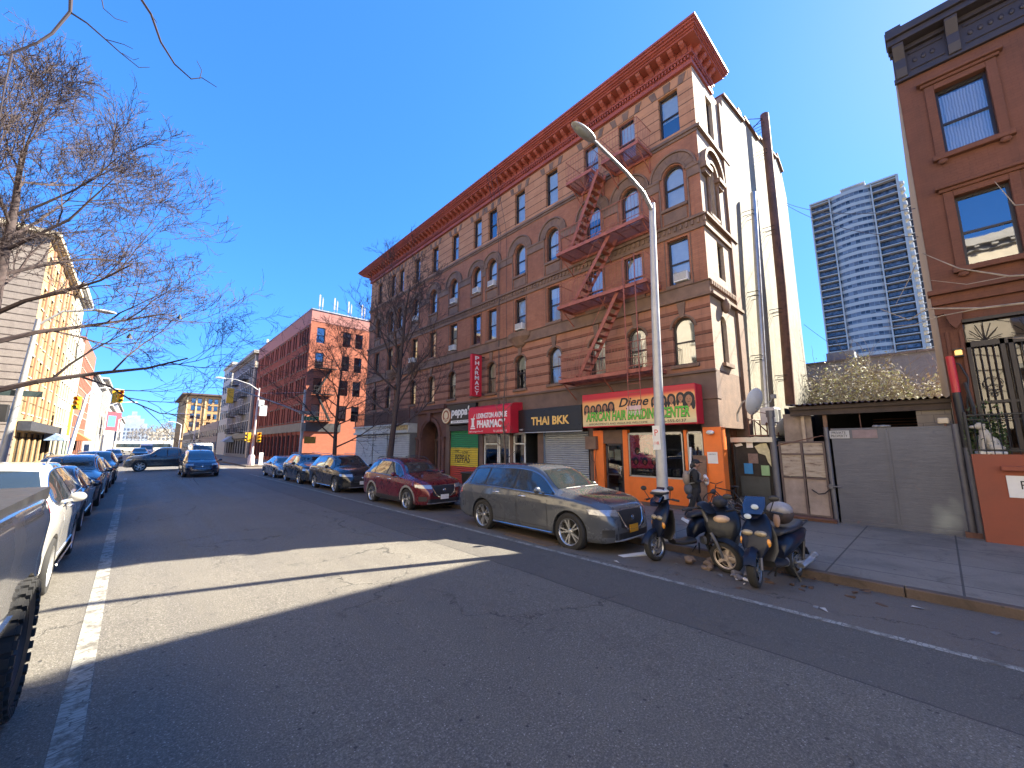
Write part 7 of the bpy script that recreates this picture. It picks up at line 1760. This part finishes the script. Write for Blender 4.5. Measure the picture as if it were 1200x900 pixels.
for i,(x,y,s_,lab) in enumerate(((13.5,4.25,.3,'black rubbish bag by the dark lean to'),(13.35,3.85,.26,'grey white rubbish bag between lean to and grey post'),(12.7,4.95,.2,'brown paper bag at the foot of the orange pier'))):
    heap('rubbish_bag',lab,'bag',(x,y,.0),5,s_,[M('black bag plastic',(.015,.015,.018),.35),M('grey bag plastic',(.40,.40,.42),.4,0,.3,5),M('paper bag',(.25,.15,.09),.8)][i],20+i,.8,.25)
t=thing('leaning_board','tall narrow wooden board leaning on the orange shop front','board',(12.8,5.2,0),-PI/2); mb=MB(); mb.box(-.25,.15,0,.04,0,1.75); mb.xf(Matrix.Rotation(-.12,4,'X')); mb.build('panel',m_wood,t); 
t=thing('pale_pipe','pale plastic pipe leaning beside the wooden board','pipe',(12.75,5.35,0),-PI/2); mb=MB(); mb.tube([(-.15,-.1,0),(-.1,.1,2.0)],.035,8); mb.build('pipe',m_white,t)
# bicycle frame lying against the pier
t=thing('bicycle','black bicycle leaning by the orange pier, partly hidden by the walker','bicycle',(12.55,4.35,0),R(75))
mb=MB()
for x in (-.5,.5): mb.lathe([(.31,-.015),(.335,0),(.31,.015),(.30,0)],28,(x,0,.335),'y')
mb.build('wheel',m_tyre,t); mb=MB()
for x in (-.5,.5):
    for k in range(12): a=PI*k/6; mb.tube([(x,0,.335),(x+.3*math.cos(a),0,.335+.3*math.sin(a))],.002,3,False)
mb.build('spokes',m_steel,t); mb=MB()
for a,b_ in (((-.5,0,.335),(-.08,0,.3)),((-.5,0,.335),(-.2,0,.75)),((-.08,0,.3),(-.22,0,.85)),((-.08,0,.3),(.38,0,.72)),((-.19,0,.76),(.36,0,.82)),((.5,0,.335),(.35,0,.9))): mb.tube([a,b_],.016,6)
mb.tube([(.33,-.28,.98),(.35,0,.92),(.33,.28,.98)],.012,6); mb.build('frame',m_black,t); mb=MB(); mb.ell((-.23,0,.9),(.13,.07,.03)); mb.build('saddle',m_dark,t)

# ================================================================ the walking person
def skin_mesh(name,pts,edges,rad,mat,parent,sub=2,root=0,smooth=True):
    me=bpy.data.meshes.new(name); me.from_pydata(pts,edges,[]); ob=bpy.data.objects.new(name,me); COL.objects.link(ob)
    md=ob.modifiers.new('s','SKIN'); 
    for i,r_ in enumerate(rad):
        sv=me.skin_vertices[0].data[i]; sv.radius=r_ if hasattr(r_,'__len__') else (r_,r_); sv.use_root=(i==root)
    md.use_smooth_shade=True
    sb=ob.modifiers.new('u','SUBSURF'); sb.levels=sub; sb.render_levels=sub
    dg=bpy.context.evaluated_depsgraph_get(); m2=bpy.data.meshes.new_from_object(ob.evaluated_get(dg)); bpy.data.objects.remove(ob)
    m2.materials.clear(); m2.materials.append(mat)
    for p in m2.polygons: p.use_smooth=True
    m2.name=name; return link(name,m2,parent)
P=thing('person','person in black jacket, black cap and white shoes walking past the orange shop','person',(11.0,4.62,.0),R(-62))
m_skin=M('skin',(.30,.16,.11),.55,0,.08,9); m_jkt=M('black jacket cloth',(.014,.014,.016),.8,0,.3,9,.2); m_trs=M('black trouser cloth',(.017,.016,.018),.85,0,.3,9,.2)
# local +x is the walking direction, z up, 1.66 m tall
b=[(0,0,.92),(.0,0,1.12),(.01,0,1.32),(.02,0,1.43),(.05,0,1.52),(.0,.07,.88),(.12,.10,.50),(.20,.10,.08),(.0,-.07,.88),(-.10,-.10,.52),(-.30,-.10,.16),(.0,.17,1.35),(-.02,.22,1.10),(.19,.16,1.08),(.0,-.17,1.35),(.0,-.22,1.10),(.22,-.12,1.14),(.28,.10,.05),(-.24,-.10,.08),(.055,0,1.60)]
e=[(0,1),(1,2),(2,3),(3,4),(4,19),(0,5),(5,6),(6,7),(7,17),(0,8),(8,9),(9,10),(10,18),(2,11),(11,12),(12,13),(2,14),(14,15),(15,16)]
rr=[(.09,.07),(.09,.07),(.12,.085),(.055,.055),(.055,.055),.06,.045,.034,.06,.045,.034,.05,.038,.026,.05,.038,.026,.035,.035,.07]
body=skin_mesh('body',b,e,rr,m_skin,P)
# head, face and hands joined into the same mesh
mb=MB(); hc=(.07,0,1.565)
mb.ell(hc,(.098,.078,.115),20,14); mb.ell((.085,0,1.505),(.062,.055,.055),14,10); mb.prismX([(-.016,1.545),(.016,1.545),(.0,1.59)],.155,.192)
for s_ in(-1,1): mb.ell((.05,s_*.078,1.555),(.022,.012,.032),8,6); mb.ell((.155,s_*.032,1.578),(.012,.016,.008),8,6)
mb.ell((.153,0,1.512),(.01,.026,.008),8,5)
for (hx,hy,hz,s_) in ((.20,.16,1.08,1),(.235,-.12,1.145,-1)):
    mb.ell((hx+.03,hy,hz+.01),(.045,.018,.038),10,7)
    for k in range(4):
        z=hz+.035-.022*k; l_=(.055,.065,.06,.045)[k]
        mb.tube([(hx+.06,hy,z),(hx+.06+l_*.6,hy-s_*.012,z-.002),(hx+.06+l_*.8,hy-s_*.032,z-.004)],[.009,.008,.006],6)
    mb.tube([(hx+.01,hy-s_*.012,hz+.04),(hx+.035,hy-s_*.035,hz+.055),(hx+.06,hy-s_*.045,hz+.05)],[.010,.009,.007],6)
hd=mb.build('tmp',m_skin,None,smooth=60)
bm=bmesh.new(); bm.from_mesh(body.data); bm.from_mesh(hd.data); bm.to_mesh(body.data); bm.free(); bpy.data.objects.remove(hd)
skin_mesh('jacket',[(0,0,.74),(0,0,1.05),(.01,0,1.30),(.02,0,1.43),(0,.18,1.36),(-.02,.235,1.10),(.14,.18,1.08),(0,-.18,1.36),(0,-.235,1.10),(.16,-.14,1.125)],[(0,1),(1,2),(2,3),(2,4),(4,5),(5,6),(2,7),(7,8),(8,9)],[(.165,.13),(.155,.12),(.17,.125),(.085,.08),.075,.06,.048,.075,.06,.048],m_jkt,P)
skin_mesh('trousers',[(0,0,1.02),(0,.09,.85),(.12,.10,.50),(.19,.10,.11),(0,-.09,.85),(-.10,-.10,.52),(-.28,-.10,.19)],[(0,1),(1,2),(2,3),(0,4),(4,5),(5,6)],[(.14,.11),.095,.075,.062,.095,.075,.062],m_trs,P)
mb=MB()
for (x,y,z,tl) in ((.25,.10,.045,0),(-.26,-.10,.09,.55)):
    st=len(mb.v); mb.ell((0,0,0),(.14,.05,.045),14,8); mb.box(-.13,.14,-.045,.045,-.045,-.02); mb.xf(Matrix.Translation((x,y,z))@Matrix.Rotation(tl,4,'Y'),st)
mb.build('shoes',m_white,P,smooth=50)
mb=MB(); mb.ell((.058,0,1.60),(.108,.09,.085),18,12); mb.ell((.17,0,1.60),(.075,.065,.010),14,6); mb.build('cap',M('black cap',(.01,.01,.012),.7),P,smooth=60)
mb=MB(); mb.ell((.03,0,1.55),(.09,.083,.09),14,10); mb.ell((-.04,0,1.50),(.05,.06,.08),10,8); mb.build('hair',m_dark,P,smooth=60)
t=thing('backpack','beige and grey backpack on the back of the walking person','backpack',(11.0,4.62,.0),R(-62))
mb=MB(); mb.ell((-.19,0,1.18),(.10,.15,.20),16,12); mb.build('pack_body',M('beige pack cloth',(.30,.24,.19),.85,0,.2,7,.3),t,smooth=60)
mb=MB(); mb.ell((-.15,.02,.90),(.12,.18,.17),14,10); mb.build('grey_lower_pocket',M('grey pack cloth',(.10,.105,.12),.85,0,.3,7,.3),t,smooth=60)
mb=MB()
for s_ in(-1,1): mb.tube([(-.18,s_*.1,1.3),(.0,s_*.12,1.46),(.15,s_*.12,1.3),(.1,s_*.14,1.1),(-.15,s_*.13,1.05)],.016,6)
mb.build('strap',m_greyp,t,smooth=60)
t=thing('white_carrier_bag','white carrier bag held at the chest by the walking person','bag',(11.0,4.62,.0),R(-62))
mb=MB(); mb.ell((.29,.02,1.12),(.07,.12,.12),12,9); mb.ell((.27,.02,1.22),(.05,.09,.07),10,7); mb.build('bag_body',M('white bag plastic',(.75,.72,.72),.4,0,.1,9,.3),t,smooth=50)

for (x,y,z,lab) in ((-.65,21.2,6.3,'dark scrap of plastic snagged on a low twig of the left tree, nearer the trunk'),(.75,21.0,7.35,'dark scrap of plastic snagged far out on the left tree, right of the other scrap')):
    t=thing('snagged_bag',lab,'bag',(x,y,z)); mb=MB(); mb.add([(0,0,.12),(.11,.03,-.12),(-.1,.05,-.1),(0,-.08,-.13)],[(0,1,2),(0,2,3),(0,3,1),(1,3,2)]); mb.build('plastic',m_dark,t)
# ================================================================ sun, sky, camera
SUN_AZ=Vector((.925,-.38)).normalized(); EL=R(38.6)
sd=Vector((SUN_AZ.x*math.cos(EL),SUN_AZ.y*math.cos(EL),math.sin(EL)))
L_=bpy.data.lights.new('sun','SUN'); L_.energy=4.9; L_.angle=R(.53); L_.color=(1,.92,.76)
so=bpy.data.objects.new('sun',L_); COL.objects.link(so); so.rotation_euler=(-sd).to_track_quat('-Z','Y').to_euler()
w=bpy.data.worlds.new('World'); SC.world=w; w.use_nodes=True; nt=w.node_tree; bg=nt.nodes['Background']
KA,KB=.9,1.72
sk=nt.nodes.new('ShaderNodeTexSky'); sk.sky_type='NISHITA'; sk.sun_disc=False; sk.sun_elevation=EL; sk.sun_rotation=math.atan2(SUN_AZ.x,SUN_AZ.y); sk.air_density=.4; sk.dust_density=.1; sk.ozone_density=6.0
hs=nt.nodes.new('ShaderNodeHueSaturation'); hs.inputs['Saturation'].default_value=1.15
bw=nt.nodes.new('ShaderNodeRGBToBW'); nt.links.new(sk.outputs[0],bw.inputs[0])
ma=nt.nodes.new('ShaderNodeMath'); ma.operation='MULTIPLY_ADD'; nt.links.new(bw.outputs[0],ma.inputs[0]); ma.inputs[1].default_value=KA; ma.inputs[2].default_value=1.0
md_=nt.nodes.new('ShaderNodeMath'); md_.operation='DIVIDE'; md_.inputs[0].default_value=KB; nt.links.new(ma.outputs[0],md_.inputs[1])
vs_=nt.nodes.new('ShaderNodeVectorMath'); vs_.operation='SCALE'; nt.links.new(sk.outputs[0],vs_.inputs[0]); nt.links.new(md_.outputs[0],vs_.inputs['Scale'])
nt.links.new(vs_.outputs[0],hs.inputs['Color']); nt.links.new(hs.outputs[0],bg.inputs[0]); bg.inputs[1].default_value=.15
PITCH,YAW=R(8.8017),R(43.0789)
cam=bpy.data.cameras.new('camera'); co=bpy.data.objects.new('camera',cam); COL.objects.link(co); SC.camera=co
co.location=(0,0,2.05); co.rotation_euler=(PI/2+PITCH,0,-YAW)
cam.sensor_fit='HORIZONTAL'; cam.sensor_width=36; cam.lens=465/1200*36; cam.clip_start=.05; cam.clip_end=4000
SC.view_settings.view_transform='Standard'; SC.view_settings.look='None'; SC.view_settings.gamma=1; SC.view_settings.exposure=2.4
SC.render.engine='CYCLES'
try:
    SC.cycles.max_bounces=8; SC.cycles.transparent_max_bounces=12; SC.cycles.caustics_reflective=False; SC.cycles.caustics_refractive=False
except Exception: pass
